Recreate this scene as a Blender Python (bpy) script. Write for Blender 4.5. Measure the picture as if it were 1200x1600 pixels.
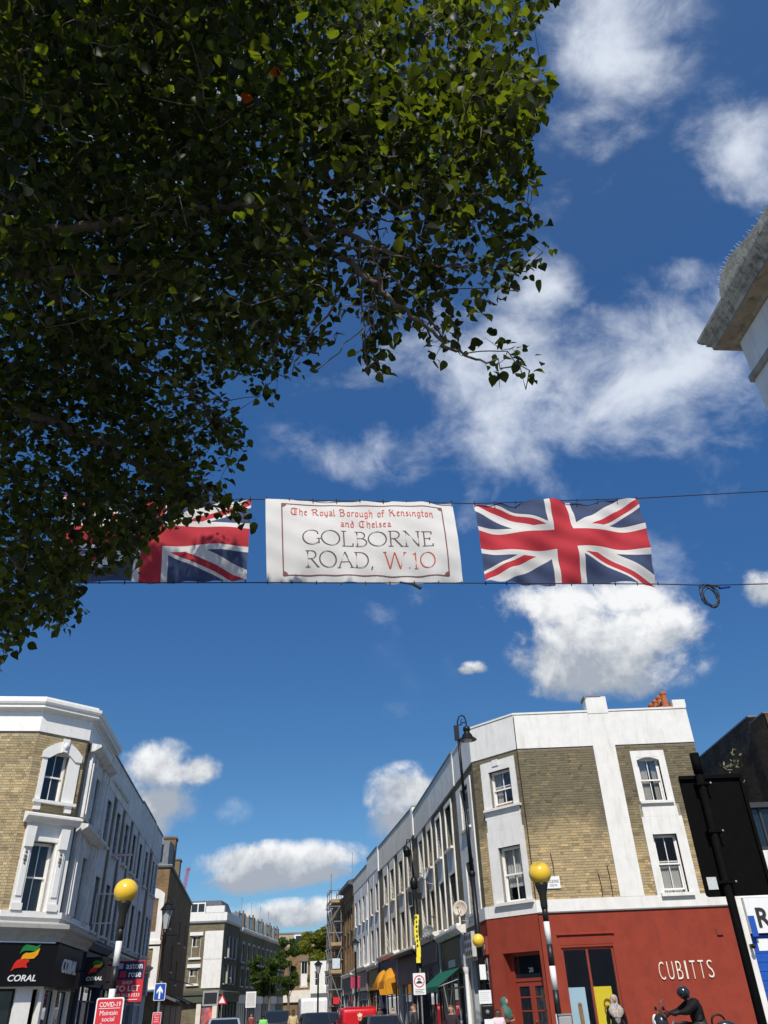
import bpy, bmesh, math, random
import numpy as np
from mathutils import Matrix, Vector
R_ = math.radians
rnd = random.Random(7)
for o in list(bpy.data.objects): bpy.data.objects.remove(o)
scene = bpy.context.scene
COL = scene.collection

# ------------------------------------------------------------------ camera, sky, sun, exposure
CAM_H = 1.55
cam_d = bpy.data.cameras.new('camera'); cam = bpy.data.objects.new('camera', cam_d); COL.objects.link(cam)
PITCH, ROLL = R_(33.07), R_(2.3)
_F = Vector((0, math.cos(PITCH), math.sin(PITCH))); _U0 = Vector((0, -math.sin(PITCH), math.cos(PITCH))); _X = Vector((1, 0, 0))
_Rt = _X*math.cos(ROLL) - _U0*math.sin(ROLL); _Up = _U0*math.cos(ROLL) + _X*math.sin(ROLL)
m4 = Matrix.Identity(4)
for i in range(3):
    m4[i][0] = _Rt[i]; m4[i][1] = _Up[i]; m4[i][2] = -_F[i]
m4[2][3] = CAM_H
cam.matrix_world = m4
cam_d.sensor_fit = 'VERTICAL'; cam_d.sensor_height = 36.0; cam_d.lens = 36.0*1190/1600
cam_d.clip_start = 0.05; cam_d.clip_end = 5000
scene.camera = cam
def skydir(px, py):
    """Direction in the sky seen at a point of the photograph (used to place the clouds and the crown's shape)."""
    return (_F + (px-600)/1190.0*_Rt + (800-py)/1190.0*_Up).normalized()
def at(px, py, depth):
    return Vector((0, 0, CAM_H)) + (_F + (px-600)/1190.0*_Rt + (800-py)/1190.0*_Up)*depth

SUN_EL, SUN_AZ = R_(47), R_(2.5)          # the light travels towards azimuth SUN_AZ (0 = +Y, + towards +X)
world = bpy.data.worlds.new('World'); scene.world = world; world.use_nodes = True
NT = world.node_tree; NT.nodes.clear()
class NB:
    """Small helper that writes node trees."""
    def __init__(s, nt): s.nt = nt
    def n(s, t, **k):
        x = s.nt.nodes.new(t)
        for a, v in k.items(): setattr(x, a, v)
        return x
    def link(s, a, b): s.nt.links.new(a, b)
    def put(s, sock, v):
        if v is None: return
        if hasattr(v, 'links'): s.link(v, sock)
        else: sock.default_value = v
    def m(s, op, a, b=None, c=None, clamp=False):
        x = s.n('ShaderNodeMath', operation=op); x.use_clamp = clamp
        s.put(x.inputs[0], a); s.put(x.inputs[1], b); s.put(x.inputs[2], c); return x.outputs[0]
    def vm(s, op, a, b=None):
        x = s.n('ShaderNodeVectorMath', operation=op); s.put(x.inputs[0], a); s.put(x.inputs[1], b)
        return x.outputs['Value'] if op in ('DOT_PRODUCT', 'LENGTH') else x.outputs[0]
    def noise(s, vec, scale, detail=5, rough=.6, dist=0):
        x = s.n('ShaderNodeTexNoise'); s.put(x.inputs['Vector'], vec); x.inputs['Scale'].default_value = scale
        x.inputs['Detail'].default_value = detail; x.inputs['Roughness'].default_value = rough; x.inputs['Distortion'].default_value = dist
        return x.outputs[0]
    def smooth(s, v, lo, hi, a=0., b=1.):
        x = s.n('ShaderNodeMapRange', interpolation_type='SMOOTHSTEP'); s.put(x.inputs[0], v); s.put(x.inputs[1], lo); s.put(x.inputs[2], hi)
        s.put(x.inputs[3], a); s.put(x.inputs[4], b); return x.outputs[0]
    def mix(s, f, a, b, bt='MIX'):
        x = s.n('ShaderNodeMix', data_type='RGBA', blend_type=bt); s.put(x.inputs[0], f)
        s.put(x.inputs[6], a if hasattr(a, 'links') else (tuple(a)+(1,))[:4]); s.put(x.inputs[7], b if hasattr(b, 'links') else (tuple(b)+(1,))[:4])
        return x.outputs[2]
w = NB(NT)
tc = w.n('ShaderNodeTexCoord'); D = tc.outputs['Generated']
sky = w.n('ShaderNodeTexSky', sky_type='NISHITA'); sky.sun_disc = False
sky.sun_elevation = SUN_EL; sky.sun_rotation = SUN_AZ + math.pi
sky.altitude = 0; sky.air_density = 1.0; sky.dust_density = .35; sky.ozone_density = 2.6
SKY_STRENGTH = .118
sepz = w.n('ShaderNodeSeparateXYZ'); w.link(D, sepz.inputs[0])
ramp_s = w.n('ShaderNodeValToRGB'); w.link(sepz.outputs[2], ramp_s.inputs[0])      # clear polluted-free air: the deep blue reaches far down
er = ramp_s.color_ramp.elements; er[0].position = 0; er[0].color = (.46, .66, .80, 1); er[1].position = .92; er[1].color = (.64, .88, 1.10, 1)
for ps, c in ((.16, (.37, .60, .78, 1)), (.27, (.33, .575, .765, 1)), (.41, (.325, .595, .86, 1)), (.62, (.36, .73, 1.07, 1))):
    x = ramp_s.color_ramp.elements.new(ps); x.color = c
skycol = w.mix(1.0, sky.outputs[0], ramp_s.outputs[0], 'MULTIPLY')
fine = w.noise(D, 11.0, 10, .60, .35)
finest = w.noise(D, 30.0, 8, .62, .2)
broad = w.noise(D, 3.2, 4, .5)
mp = w.n('ShaderNodeMapping'); w.link(D, mp.inputs[0]); mp.inputs['Rotation'].default_value = (0, 0, R_(35)); mp.inputs['Scale'].default_value = (1, 1.35, 1.2)
wisp = w.m('ADD', w.m('MULTIPLY', w.noise(mp.outputs[0], 5.5, 12, .58, .3), .80), w.m('MULTIPLY', w.noise(mp.outputs[0], 19., 10, .62, .6), .20))
off = w.vm('ADD', D, Vector((-.004, -.014, .018))); fine2 = w.noise(off, 11.0, 10, .60, .35); finest2 = w.noise(off, 30.0, 8, .62, .2)
CK = 1.14
def blob(px, py, rx, ry):
    """Ellipse of sky about a point of the photograph: returns 1 at its centre falling to 0 at its rim, and its own height coordinate."""
    c = skydir(px, py)
    a = skydir(px+rx, py) - c; b = skydir(px, py-ry) - c
    a -= c*a.dot(c); b -= c*b.dot(c)
    u = w.vm('DOT_PRODUCT', D, a/(a.length**2)); v = w.vm('DOT_PRODUCT', D, b/(b.length**2))
    r = w.m('SQRT', w.m('ADD', w.m('MULTIPLY', u, u), w.m('MULTIPLY', v, v)))
    front = w.m('GREATER_THAN', w.vm('DOT_PRODUCT', D, c), 0.)
    return w.m('MULTIPLY', w.m('SUBTRACT', 1., r), front), v
def union(lst):
    t = lst[0]
    for x in lst[1:]: t = w.m('MAXIMUM', t, x)
    return t
# heaped clouds low in the sky: (centre, radii)
CUM = [[(940, 1005, 150, 70), (885, 1035, 110, 52), (870, 950, 110, 40), (1010, 985, 95, 58), (985, 935, 80, 34), (940, 1050, 100, 40)],
       [(240, 1205, 62, 44), (250, 1255, 62, 48), (300, 1205, 42, 26), (215, 1290, 60, 36)],
       [(640, 1238, 66, 42), (628, 1285, 50, 44)],
       [(430, 1342, 128, 27), (400, 1372, 76, 24), (470, 1365, 70, 20)],
       [(450, 1430, 100, 24), (520, 1418, 70, 20), (370, 1450, 90, 20)],
       [(746, 1043, 24, 11), (732, 1048, 16, 8)], [(1190, 918, 34, 28)]]
cum_m, shade = [], None
for grp in CUM:
    ms = [blob(g[0], g[1], g[2]*CK, g[3]*CK) for g in grp]
    mk = union([x[0] for x in ms])
    cum_m.append(mk)
    sh = w.m('MULTIPLY', ms[0][1], w.smooth(mk, -.25, .1))
    shade = sh if shade is None else w.m('ADD', shade, sh)
cumulus = union(cum_m)
cd = w.m('ADD', w.m('ADD', cumulus, w.m('MULTIPLY', w.m('SUBTRACT', fine, .5), 1.75)), w.m('MULTIPLY', w.m('SUBTRACT', finest, .5), .95))
cumden = w.m('MULTIPLY', w.smooth(cd, -.06, .62), w.smooth(cumulus, -.12, .05))
# torn high clouds
WISP = [(935, 90, 120, 130, .9), (900, 190, 95, 110, .85), (1150, 235, 80, 100, 1.), (880, 620, 400, 125, .9), (960, 660, 220, 60, .8), (1000, 600, 240, 105, 1.55), (590, 700, 120, 75, 1.0), (700, 610, 110, 80, .9), (830, 590, 150, 95, 1.1), (1120, 720, 70, 60, .5), (1080, 420, 50, 34, .7), (850, 460, 70, 60, .8), (730, 810, 60, 60, .55), (680, 930, 50, 30, .4), (600, 960, 50, 30, .35), (930, 735, 90, 30, .45), (360, 1270, 26, 18, .5), (620, 1120, 60, 20, .25), (930, 900, 170, 60, .7), (60, 60, 380, 170, 1.1), (430, 560, 130, 60, .6), (520, 330, 200, 110, .6)]
ws = []
for (px, py, rx, ry, k) in WISP:
    b_, _ = blob(px, py, rx*1.7, ry*1.7)
    ws.append(w.m('MULTIPLY', b_, k))
generic = w.m('SUBTRACT', w.m('MULTIPLY', broad, 1.9), 1.02)      # a thin scatter of cloud over the whole sky
wmask = w.m('MAXIMUM', union(ws), w.m('MULTIPLY', generic, .55))
wd = w.m('ADD', w.m('MULTIPLY', wmask, .95), w.m('MULTIPLY', w.m('SUBTRACT', wisp, .545), 4.2))
wden = w.m('MULTIPLY', w.m('MULTIPLY', w.smooth(wd, .05, 1.35), w.smooth(wmask, .0, .3)), .90)
light = w.m('ADD', w.m('ADD', .46, w.m('MULTIPLY', shade, .62)), w.m('ADD', w.m('MULTIPLY', w.m('SUBTRACT', fine, fine2), 1.9), w.m('MULTIPLY', w.m('SUBTRACT', finest, finest2), 1.3)), None, True)
cumcol = w.mix(light, (3.3, 3.7, 4.3), (7.9, 8.0, 8.1))
c1 = w.mix(wden, skycol, (6.6, 7.1, 7.9))
c2 = w.mix(cumden, c1, cumcol)
bg = w.n('ShaderNodeBackground'); w.link(c2, bg.inputs[0]); bg.inputs[1].default_value = SKY_STRENGTH
wo = w.n('ShaderNodeOutputWorld'); w.link(bg.outputs[0], wo.inputs[0])

sun_d = bpy.data.lights.new('sun', 'SUN'); sun = bpy.data.objects.new('sun', sun_d); COL.objects.link(sun)
sun_d.energy = 4.6; sun_d.angle = R_(.53); sun_d.color = (1, .94, .84)
ld = Vector((math.sin(SUN_AZ)*math.cos(SUN_EL), math.cos(SUN_AZ)*math.cos(SUN_EL), -math.sin(SUN_EL)))
sun.rotation_euler = ld.to_track_quat('-Z', 'Y').to_euler(); sun.location = (0, -20, 40)
scene.view_settings.view_transform = 'Standard'; scene.view_settings.look = 'None'
scene.view_settings.exposure = 0; scene.view_settings.gamma = 1; scene.view_settings.use_curve_mapping = False
scene.render.engine = 'CYCLES'
scene.cycles.max_bounces = 7; scene.cycles.transparent_max_bounces = 12

# ------------------------------------------------------------------ materials
MATS = {}
def M(name, base=(.5, .5, .5), rough=.75, spec=.35, var=.12, vscale=6., dirt=None, dirt_amt=.5, dirt_scale=(1.2, 1.2, .35), bump=0., bscale=40., metal=0., alpha=1., trans=0., coat=0.):
    if name in MATS: return MATS[name]
    m = bpy.data.materials.new(name); m.use_nodes = True; nt = m.node_tree; nt.nodes.clear(); b = NB(nt)
    out = b.n('ShaderNodeOutputMaterial'); p = b.n('ShaderNodeBsdfPrincipled'); b.link(p.outputs[0], out.inputs[0])
    g = b.n('ShaderNodeNewGeometry').outputs['Position']
    col = tuple(base)
    if var:
        f = b.noise(g, vscale, 6, .62)
        col = b.mix(b.smooth(f, .25, .75), tuple(c*(1-var) for c in base), tuple(min(1, c*(1+var)) for c in base))
    if dirt:
        mpn = b.n('ShaderNodeMapping'); b.link(g, mpn.inputs[0]); mpn.inputs['Scale'].default_value = dirt_scale
        f2 = b.noise(mpn.outputs[0], 2.2, 8, .68, .3)
        col = b.mix(b.m('MULTIPLY', b.smooth(f2, .46, .74), dirt_amt), col, dirt)
    b.put(p.inputs['Base Color'], col if hasattr(col, 'links') else col+(1,))
    p.inputs['Roughness'].default_value = rough; p.inputs['Metallic'].default_value = metal
    p.inputs['Specular IOR Level'].default_value = spec; p.inputs['Coat Weight'].default_value = coat
    if bump:
        bp = b.n('ShaderNodeBump'); bp.inputs['Strength'].default_value = bump; bp.inputs['Distance'].default_value = .02
        b.link(b.noise(g, bscale, 6, .65), bp.inputs['Height']); b.link(bp.outputs[0], p.inputs['Normal'])
    MATS[name] = m; return m
def brick_mat(name, c1, c2, mortar, soot=None, soot_amt=.6, soot_z=None, uv=True):
    """Brickwork too far off to build brick by brick: laid by the wall's own metre coordinates."""
    m = bpy.data.materials.new(name); m.use_nodes = True; nt = m.node_tree; nt.nodes.clear(); b = NB(nt)
    out = b.n('ShaderNodeOutputMaterial'); p = b.n('ShaderNodeBsdfPrincipled'); b.link(p.outputs[0], out.inputs[0])
    uvn = b.n('ShaderNodeUVMap'); uvn.uv_map = 'UVMap'
    br = b.n('ShaderNodeTexBrick'); b.link(uvn.outputs[0], br.inputs['Vector'])
    br.inputs['Color1'].default_value = tuple(c1)+(1,); br.inputs['Color2'].default_value = tuple(c2)+(1,); br.inputs['Mortar'].default_value = tuple(mortar)+(1,)
    br.inputs['Scale'].default_value = 1; br.inputs['Mortar Size'].default_value = .008; br.inputs['Brick Width'].default_value = .235; br.inputs['Row Height'].default_value = .076
    br.inputs['Bias'].default_value = -.1
    g = b.n('ShaderNodeNewGeometry').outputs['Position']
    col = b.mix(.55, br.outputs[0], b.mix(b.noise(g, 9, 6, .7), (.25, .25, .25), (1.5, 1.5, 1.5)), 'MULTIPLY')
    if soot:
        f = b.smooth(b.noise(g, 1.1, 7, .62), .40, .66)
        col = b.mix(b.m('MULTIPLY', f, soot_amt), col, soot)
    b.link(col, p.inputs['Base Color']); p.inputs['Roughness'].default_value = .9; p.inputs['Specular IOR Level'].default_value = .2
    bp = b.n('ShaderNodeBump'); bp.inputs['Strength'].default_value = .7; bp.inputs['Distance'].default_value = .01
    b.link(b.m('SUBTRACT', 1., br.outputs['Fac']), bp.inputs['Height']); b.link(bp.outputs[0], p.inputs['Normal'])
    MATS[name] = m; return m
def stock_mat(name, zsplit=None, dark=(.172, .146, .093), pale=(.43, .33, .185)):
    """Colour of single London stock bricks; a random number per brick shifts it, old soot darkens the upper wall."""
    m = bpy.data.materials.new(name); m.use_nodes = True; nt = m.node_tree; nt.nodes.clear(); b = NB(nt)
    out = b.n('ShaderNodeOutputMaterial'); p = b.n('ShaderNodeBsdfPrincipled'); b.link(p.outputs[0], out.inputs[0])
    at_ = b.n('ShaderNodeAttribute'); at_.attribute_name = 'rnd'
    oi = b.n('ShaderNodeObjectInfo')
    r = b.m('FRACT', b.m('ADD', at_.outputs['Fac'], oi.outputs['Random']))
    g = b.n('ShaderNodeNewGeometry').outputs['Position']
    patch = b.noise(g, .9, 6, .62)
    if zsplit is not None:
        sx = b.n('ShaderNodeSeparateXYZ'); b.link(g, sx.inputs[0])
        zz = b.m('ADD', sx.outputs[2], b.m('MULTIPLY', b.m('SUBTRACT', patch, .5), 2.2))
        f = b.smooth(zz, zsplit+.45, zsplit-.45)
    else: f = b.smooth(patch, .36, .62)
    base = b.mix(f, dark, pale)
    ramp = b.n('ShaderNodeValToRGB'); e = ramp.color_ramp.elements
    e[0].position = 0; e[0].color = (.66, .64, .63, 1); e[1].position = 1; e[1].color = (1.18, 1.15, 1.08, 1)
    for ps, c in ((.10, (.80, .77, .75, 1)), (.2, (.92, .93, .94, 1)), (.78, (1.06, 1.04, 1.0, 1)), (.9, (1.12, 1.03, .88, 1)), (.97, (1.42, 1.34, 1.2, 1))):
        x = ramp.color_ramp.elements.new(ps); x.color = c
    b.link(r, ramp.inputs[0])
    col = b.mix(1., base, ramp.outputs[0], 'MULTIPLY')
    col = b.mix(.5, col, b.mix(b.noise(g, 38, 5, .7), (.35, .35, .35), (1.6, 1.6, 1.6)), 'MULTIPLY')
    b.link(col, p.inputs['Base Color']); p.inputs['Roughness'].default_value = .9; p.inputs['Specular IOR Level'].default_value = .2
    bp = b.n('ShaderNodeBump'); bp.inputs['Strength'].default_value = .5; bp.inputs['Distance'].default_value = .006
    b.link(b.noise(g, 90, 5, .7), bp.inputs['Height']); b.link(bp.outputs[0], p.inputs['Normal'])
    MATS[name] = m; return m
def glass_mat(name, clear, tint=(.012, .016, .022)):
    m = bpy.data.materials.new(name); m.use_nodes = True; nt = m.node_tree; nt.nodes.clear(); b = NB(nt)
    out = b.n('ShaderNodeOutputMaterial')
    gl = b.n('ShaderNodeBsdfGlossy'); gl.inputs['Roughness'].default_value = .02; gl.inputs['Color'].default_value = (.95, .97, 1, 1)
    g = b.n('ShaderNodeNewGeometry').outputs['Position']
    bp = b.n('ShaderNodeBump'); bp.inputs['Strength'].default_value = .12; bp.inputs['Distance'].default_value = .02; b.link(b.noise(g, 1.7, 2, .5), bp.inputs['Height']); b.link(bp.outputs[0], gl.inputs['Normal'])
    if clear:
        base = b.n('ShaderNodeBsdfTransparent'); base.inputs[0].default_value = (.94, .94, .93, 1)
    else:
        base = b.n('ShaderNodeBsdfDiffuse'); base.inputs[0].default_value = tuple(tint)+(1,)
    fr = b.n('ShaderNodeLayerWeight'); fr.inputs[0].default_value = .5
    mx = b.n('ShaderNodeMixShader'); b.link(b.m('MULTIPLY_ADD', b.m('POWER', fr.outputs['Facing'], 4.), .9, .055), mx.inputs[0]); b.link(base.outputs[0], mx.inputs[1]); b.link(gl.outputs[0], mx.inputs[2])
    b.link(mx.outputs[0], out.inputs[0]); MATS[name] = m; return m
def cloth_mat(name, base, tr=.35, rough=.8, var=.05):
    m = bpy.data.materials.new(name); m.use_nodes = True; nt = m.node_tree; nt.nodes.clear(); b = NB(nt)
    out = b.n('ShaderNodeOutputMaterial'); p = b.n('ShaderNodeBsdfPrincipled'); t = b.n('ShaderNodeBsdfTranslucent'); mx = b.n('ShaderNodeMixShader')
    g = b.n('ShaderNodeNewGeometry').outputs['Position']
    col = base if hasattr(base, 'links') else b.mix(b.noise(g, 5, 5, .6), tuple(c*(1-var) for c in base), tuple(min(1, c*(1+var)) for c in base))
    b.link(col, p.inputs['Base Color']); b.link(col, t.inputs[0]); p.inputs['Roughness'].default_value = rough; p.inputs['Specular IOR Level'].default_value = .2
    mx.inputs[0].default_value = tr; b.link(p.outputs[0], mx.inputs[1]); b.link(t.outputs[0], mx.inputs[2]); b.link(mx.outputs[0], out.inputs[0])
    MATS[name] = m; return m

WHITE = M('white_stucco', (.76, .74, .70), .8, .25, .05, 3, (.50, .475, .42), .45, (2.4, 2.4, .45), bump=.25, bscale=30)
WHITE2 = M('white_paint', (.82, .80, .76), .55, .35, .04, 8, (.62, .59, .53), .4, (2.5, 2.5, .5))
OFFW = M('weathered_stucco', (.78, .755, .70), .85, .25, .10, 2.5, (.30, .29, .26), .65, (2.2, 2.2, .4), bump=.3, bscale=28)
CREAM = M('cream_stucco', (.70, .655, .56), .85, .25, .08, 2.5, (.36, .33, .28), .5, bump=.25, bscale=28)
GREYW = M('grey_stucco', (.72, .70, .66), .85, .25, .10, 2.5, (.24, .24, .24), .6, (2, 2, .35), bump=.3, bscale=28)
RED = M('brick_red_render', (.270, .048, .029), .85, .12, .09, 2.2, (.205, .040, .028), .75, (1.6, 1.6, .7), bump=.2, bscale=25)
REDP = M('red_gloss_paint', (.250, .042, .025), .4, .45, .05, 5)
MORTAR = M('mortar', (.30, .265, .205), .95, .15, .25, 14, (.11, .10, .085), .5)
STOCK = stock_mat('stock_brick_right', 6.1)
STOCK2 = stock_mat('stock_brick_left', None, (.29, .235, .14), (.46, .365, .215))
BRICKF = brick_mat('stock_brick_far', (.235, .195, .115), (.155, .128, .08), (.20, .18, .14), (.085, .072, .05), .5)
BRICKB = brick_mat('brown_brick', (.33, .20, .09), (.24, .14, .065), (.20, .16, .11), (.09, .06, .04), .45)
BRICKD = brick_mat('sooty_brick', (.150, .095, .060), (.080, .055, .040), (.17, .145, .115), (.026, .021, .017), .6)
BRICKE = brick_mat('old_brown_brick', (.150, .10, .05), (.115, .075, .04), (.12, .09, .06), (.06, .042, .026), .5)
GLASS = glass_mat('window_glass', False)
GLASSC = glass_mat('clear_glass', True)
BLACKM = M('black_paint', (.007, .007, .008), .42, .3, .2, 20)
BLACKMATT = M('matt_black', (.0035, .0035, .004), .75, .06, .2, 10)
DARK = M('dark_fascia', (.022, .024, .028), .5, .4, .2, 6)
SLATEF = M('slate_blue_fascia', (.055, .085, .12), .6, .4, .15, 5)
GREYF = M('grey_fascia', (.12, .125, .13), .6, .35, .15, 5)
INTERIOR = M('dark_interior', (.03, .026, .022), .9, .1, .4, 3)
GREYPAINT = M('grey_paint', (.33, .34, .35), .55, .4, .08, 8)
LEADG = M('lead', (.17, .175, .185), .6, .4, .2, 5)
SLATE = M('roof_slate', (.085, .09, .105), .7, .35, .3, 9)
TERRA = M('terracotta', (.42, .13, .06), .8, .25, .2, 6)
STEEL = M('galvanised_steel', (.27, .28, .29), .5, .5, .2, 8, metal=.4)
WOODB = M('scaffold_board', (.36, .25, .14), .85, .2, .25, 7)
AMBER = M('amber_plastic', (.86, .55, .045), .25, .5, .03, 9, coat=.3)
YELLOW = M('yellow_vinyl', (.85, .72, .05), .5, .4, .03, 6)
ORANGE = M('orange_canvas', (.58, .25, .02), .8, .2, .08, 6)
GREENC = M('green_canvas', (.012, .115, .075), .8, .2, .12, 6)
REDSIGN = M('red_sign', (.62, .03, .045), .45, .4, .04, 6)
BLUESIGN = M('blue_sign', (.012, .07, .36), .4, .4, .04, 6)
NAVY = M('navy_sign', (.018, .022, .075), .45, .4, .08, 6)
SIGNW = M('sign_white', (.80, .80, .80), .45, .4, .03, 6)
INK = M('ink', (.03, .028, .03), .6, .3, .1, 10)
ASPHALT = M('asphalt', (.05, .05, .052), .92, .2, .25, 30, (.075, .074, .072), .5, (1, 1, 1), bump=.5, bscale=120)
PAVE = M('paving', (.34, .325, .295), .9, .2, .1, 9, (.17, .165, .155), .5, (1, 1, 1), bump=.2, bscale=60)
KERB = M('kerb_granite', (.32, .31, .30), .85, .25, .2, 40)
ROADW = M('road_paint', (.72, .72, .70), .7, .3, .08, 20, (.35, .35, .34), .5, (2, 2, 2))
BARK = M('bark', (.15, .122, .098), .9, .15, .35, 14, (.24, .21, .18), .4, (3, 3, .8), bump=.6, bscale=50)
CURTAIN = cloth_mat('net_curtain', (.72, .72, .70), .3)
BEIGE = M('beige_enamel', (.52, .45, .36), .5, .4, .08, 6)

# ------------------------------------------------------------------ mesh helpers
def fr(P, az):
    """Frame of a wall: x runs along azimuth az, y runs into the wall, z up."""
    t = R_(90-az)
    return Matrix.Translation((P[0], P[1], P[2] if len(P) > 2 else 0)) @ Matrix.Rotation(t, 4, 'Z')
class MB:
    def __init__(s, F=None): s.v, s.f, s.mi, s.uv, s.sm, s.rv = [], [], [], [], [], []; s.F = F; s.smooth = False; s.r = 0.
    def add(s, pts):
        i = len(s.v)
        for p in pts:
            p = Vector(p); s.v.append(tuple(s.F @ p if s.F else p))
        return i
    def face(s, idx, m=0, uv=None): s.f.append(tuple(idx)); s.mi.append(m); s.uv.append(uv); s.sm.append(s.smooth); s.rv.append(s.r)
    def poly(s, pts, m=0, uv=None): i = s.add(pts); s.face(range(i, i+len(pts)), m, uv)
    def hexa(s, p, m=0, skip=()):
        """Box from eight corners: 0-3 the bottom ring, 4-7 the top ring (counter-clockwise seen from above)."""
        i = s.add(p)
        for k, q in enumerate(((3, 2, 1, 0), (4, 5, 6, 7), (0, 1, 5, 4), (1, 2, 6, 5), (2, 3, 7, 6), (3, 0, 4, 7))):
            if k not in skip: s.face([i+j for j in q], m)
    def box(s, x0, x1, y0, y1, z0, z1, m=0, skip=()):
        s.hexa(((x0, y0, z0), (x1, y0, z0), (x1, y1, z0), (x0, y1, z0), (x0, y0, z1), (x1, y0, z1), (x1, y1, z1), (x0, y1, z1)), m, skip)
    def prism(s, pts, y0, y1, m=0):
        """Outline in (x, z), counter-clockwise seen from -y, thickened from y0 to y1."""
        n = len(pts); a = s.add([(x, y0, z) for x, z in pts]); b = s.add([(x, y1, z) for x, z in pts])
        s.face(range(a, a+n), m); s.face(range(b+n-1, b-1, -1), m)
        for k in range(n): j = (k+1) % n; s.face((a+j, a+k, b+k, b+j), m)
    def extrude_x(s, prof, x0, x1, m=0):
        """Profile in (y, z) swept along x (mouldings)."""
        n = len(prof); a = s.add([(x0, y, z) for y, z in prof]); b = s.add([(x1, y, z) for y, z in prof])
        for k in range(n): j = (k+1) % n; s.face((a+k, a+j, b+j, b+k), m)
        s.face(range(a+n-1, a-1, -1), m); s.face(range(b, b+n), m)
    def loft(s, rings, m=0, closed=True, caps=True):
        ids = [list(range(s.add(r), s.add([])))for r in rings]; n = len(rings[0])
        for a, b in zip(ids, ids[1:]):
            for k in range(n if closed else n-1):
                j = (k+1) % n; s.face((a[k], a[j], b[j], b[k]), m)
        if caps: s.face(ids[0][::-1], m); s.face(ids[-1], m)
    def tube(s, path, r, n=6, m=0, caps=True):
        path = [Vector(p) for p in path]; rings = []; up = None
        for i, p in enumerate(path):
            t = (path[min(i+1, len(path)-1)] - path[max(i-1, 0)])
            t = t.normalized() if t.length > 1e-9 else Vector((0, 0, 1))
            if up is None: up = t.orthogonal().normalized()
            up = (up - t*up.dot(t)); up = up.normalized() if up.length > 1e-6 else t.orthogonal().normalized()
            sd = t.cross(up); rr = r[i] if isinstance(r, (list, tuple)) else r
            rings.append([p + (up*math.cos(2*math.pi*k/n) + sd*math.sin(2*math.pi*k/n))*rr for k in range(n)])
        s.loft(rings, m, True, caps)
    def lathe(s, prof, c=(0, 0, 0), n=16, m=0, caps=True):
        s.loft([[(c[0]+r*math.cos(2*math.pi*k/n), c[1]+r*math.sin(2*math.pi*k/n), c[2]+z) for k in range(n)] for r, z in prof], m, True, caps)
    def ball(s, c, rx, ry=None, rz=None, n=14, k=9, m=0):
        ry = rx if ry is None else ry; rz = rx if rz is None else rz
        s.loft([[(c[0]+rx*math.sin(t)*math.cos(2*math.pi*j/n), c[1]+ry*math.sin(t)*math.sin(2*math.pi*j/n), c[2]-rz*math.cos(t)) for j in range(n)] for t in [max(.03, min(math.pi-.03, math.pi*i/k)) for i in range(k+1)]], m)
    def wall(s, x0, x1, z0, z1, ops=(), t=.25, m=0, y=0., mr=None, back=False, u0=0.):
        """Wall face with openings (x0, x1, z0, z1) and reveals t deep."""
        xs = sorted({x0, x1, *[c for o in ops for c in o[:2]]}); zs = sorted({z0, z1, *[c for o in ops for c in o[2:4]]})
        xs = [x for x in xs if x0 <= x <= x1]; zs = [z for z in zs if z0 <= z <= z1]
        for a, b in zip(xs, xs[1:]):
            for c, d in zip(zs, zs[1:]):
                if any(o[0] <= (a+b)/2 <= o[1] and o[2] <= (c+d)/2 <= o[3] for o in ops): continue
                s.poly(((a, y, c), (b, y, c), (b, y, d), (a, y, d)), m, ((a+u0, c), (b+u0, c), (b+u0, d), (a+u0, d)))
        mr = m if mr is None else mr
        for o in ops:
            a, b, c, d = o[:4]
            for q in (((a, y, c), (a, y, d), (a, y+t, d), (a, y+t, c)), ((b, y, d), (b, y, c), (b, y+t, c), (b, y+t, d)), ((a, y, d), (b, y, d), (b, y+t, d), (a, y+t, d)), ((b, y, c), (a, y, c), (a, y+t, c), (b, y+t, c))):
                s.poly(q, mr, ((q[0][1], q[0][2]), (q[1][1], q[1][2]), (q[2][1], q[2][2]), (q[3][1], q[3][2])))
    def mesh(s, name, mats):
        me = bpy.data.meshes.new(name); me.from_pydata(s.v, [], s.f)
        mats = mats if isinstance(mats, (list, tuple)) else [mats]
        for m in mats: me.materials.append(m)
        me.polygons.foreach_set('material_index', s.mi); me.polygons.foreach_set('use_smooth', s.sm)
        if any(u is not None for u in s.uv):
            l = me.uv_layers.new(name='UVMap'); k = 0
            for u, f in zip(s.uv, s.f):
                for j in range(len(f)):
                    if u is not None: l.data[k].uv = u[j]
                    k += 1
        if any(s.rv): a = me.attributes.new('rnd', 'FLOAT', 'FACE'); a.data.foreach_set('value', s.rv)
        me.update(); return me
    def build(s, name, mats, parent=None, recalc=False, bevel=0):
        me = s.mesh(name, mats)
        if recalc or bevel:
            bm = bmesh.new(); bm.from_mesh(me)
            if bevel: bmesh.ops.remove_doubles(bm, verts=bm.verts, dist=1e-5)
            bmesh.ops.recalc_face_normals(bm, faces=bm.faces)
            if bevel: bmesh.ops.bevel(bm, geom=[e for e in bm.edges if len(e.link_faces) == 2 and e.calc_face_angle(0) > .5], offset=bevel, segments=2, affect='EDGES', profile=.5)
            bm.to_mesh(me); bm.free()
        return put(name, me, parent)
def put(name, me, parent=None, mat=None):
    o = bpy.data.objects.new(name, me); COL.objects.link(o)
    if parent is not None:
        o.parent = parent
        o.matrix_parent_inverse = WORLD[parent.name].inverted()
    if mat is not None: o.matrix_basis = mat
    WORLD[o.name] = (mat.copy() if mat is not None else Matrix.Identity(4))
    return o
WORLD = {}
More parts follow.
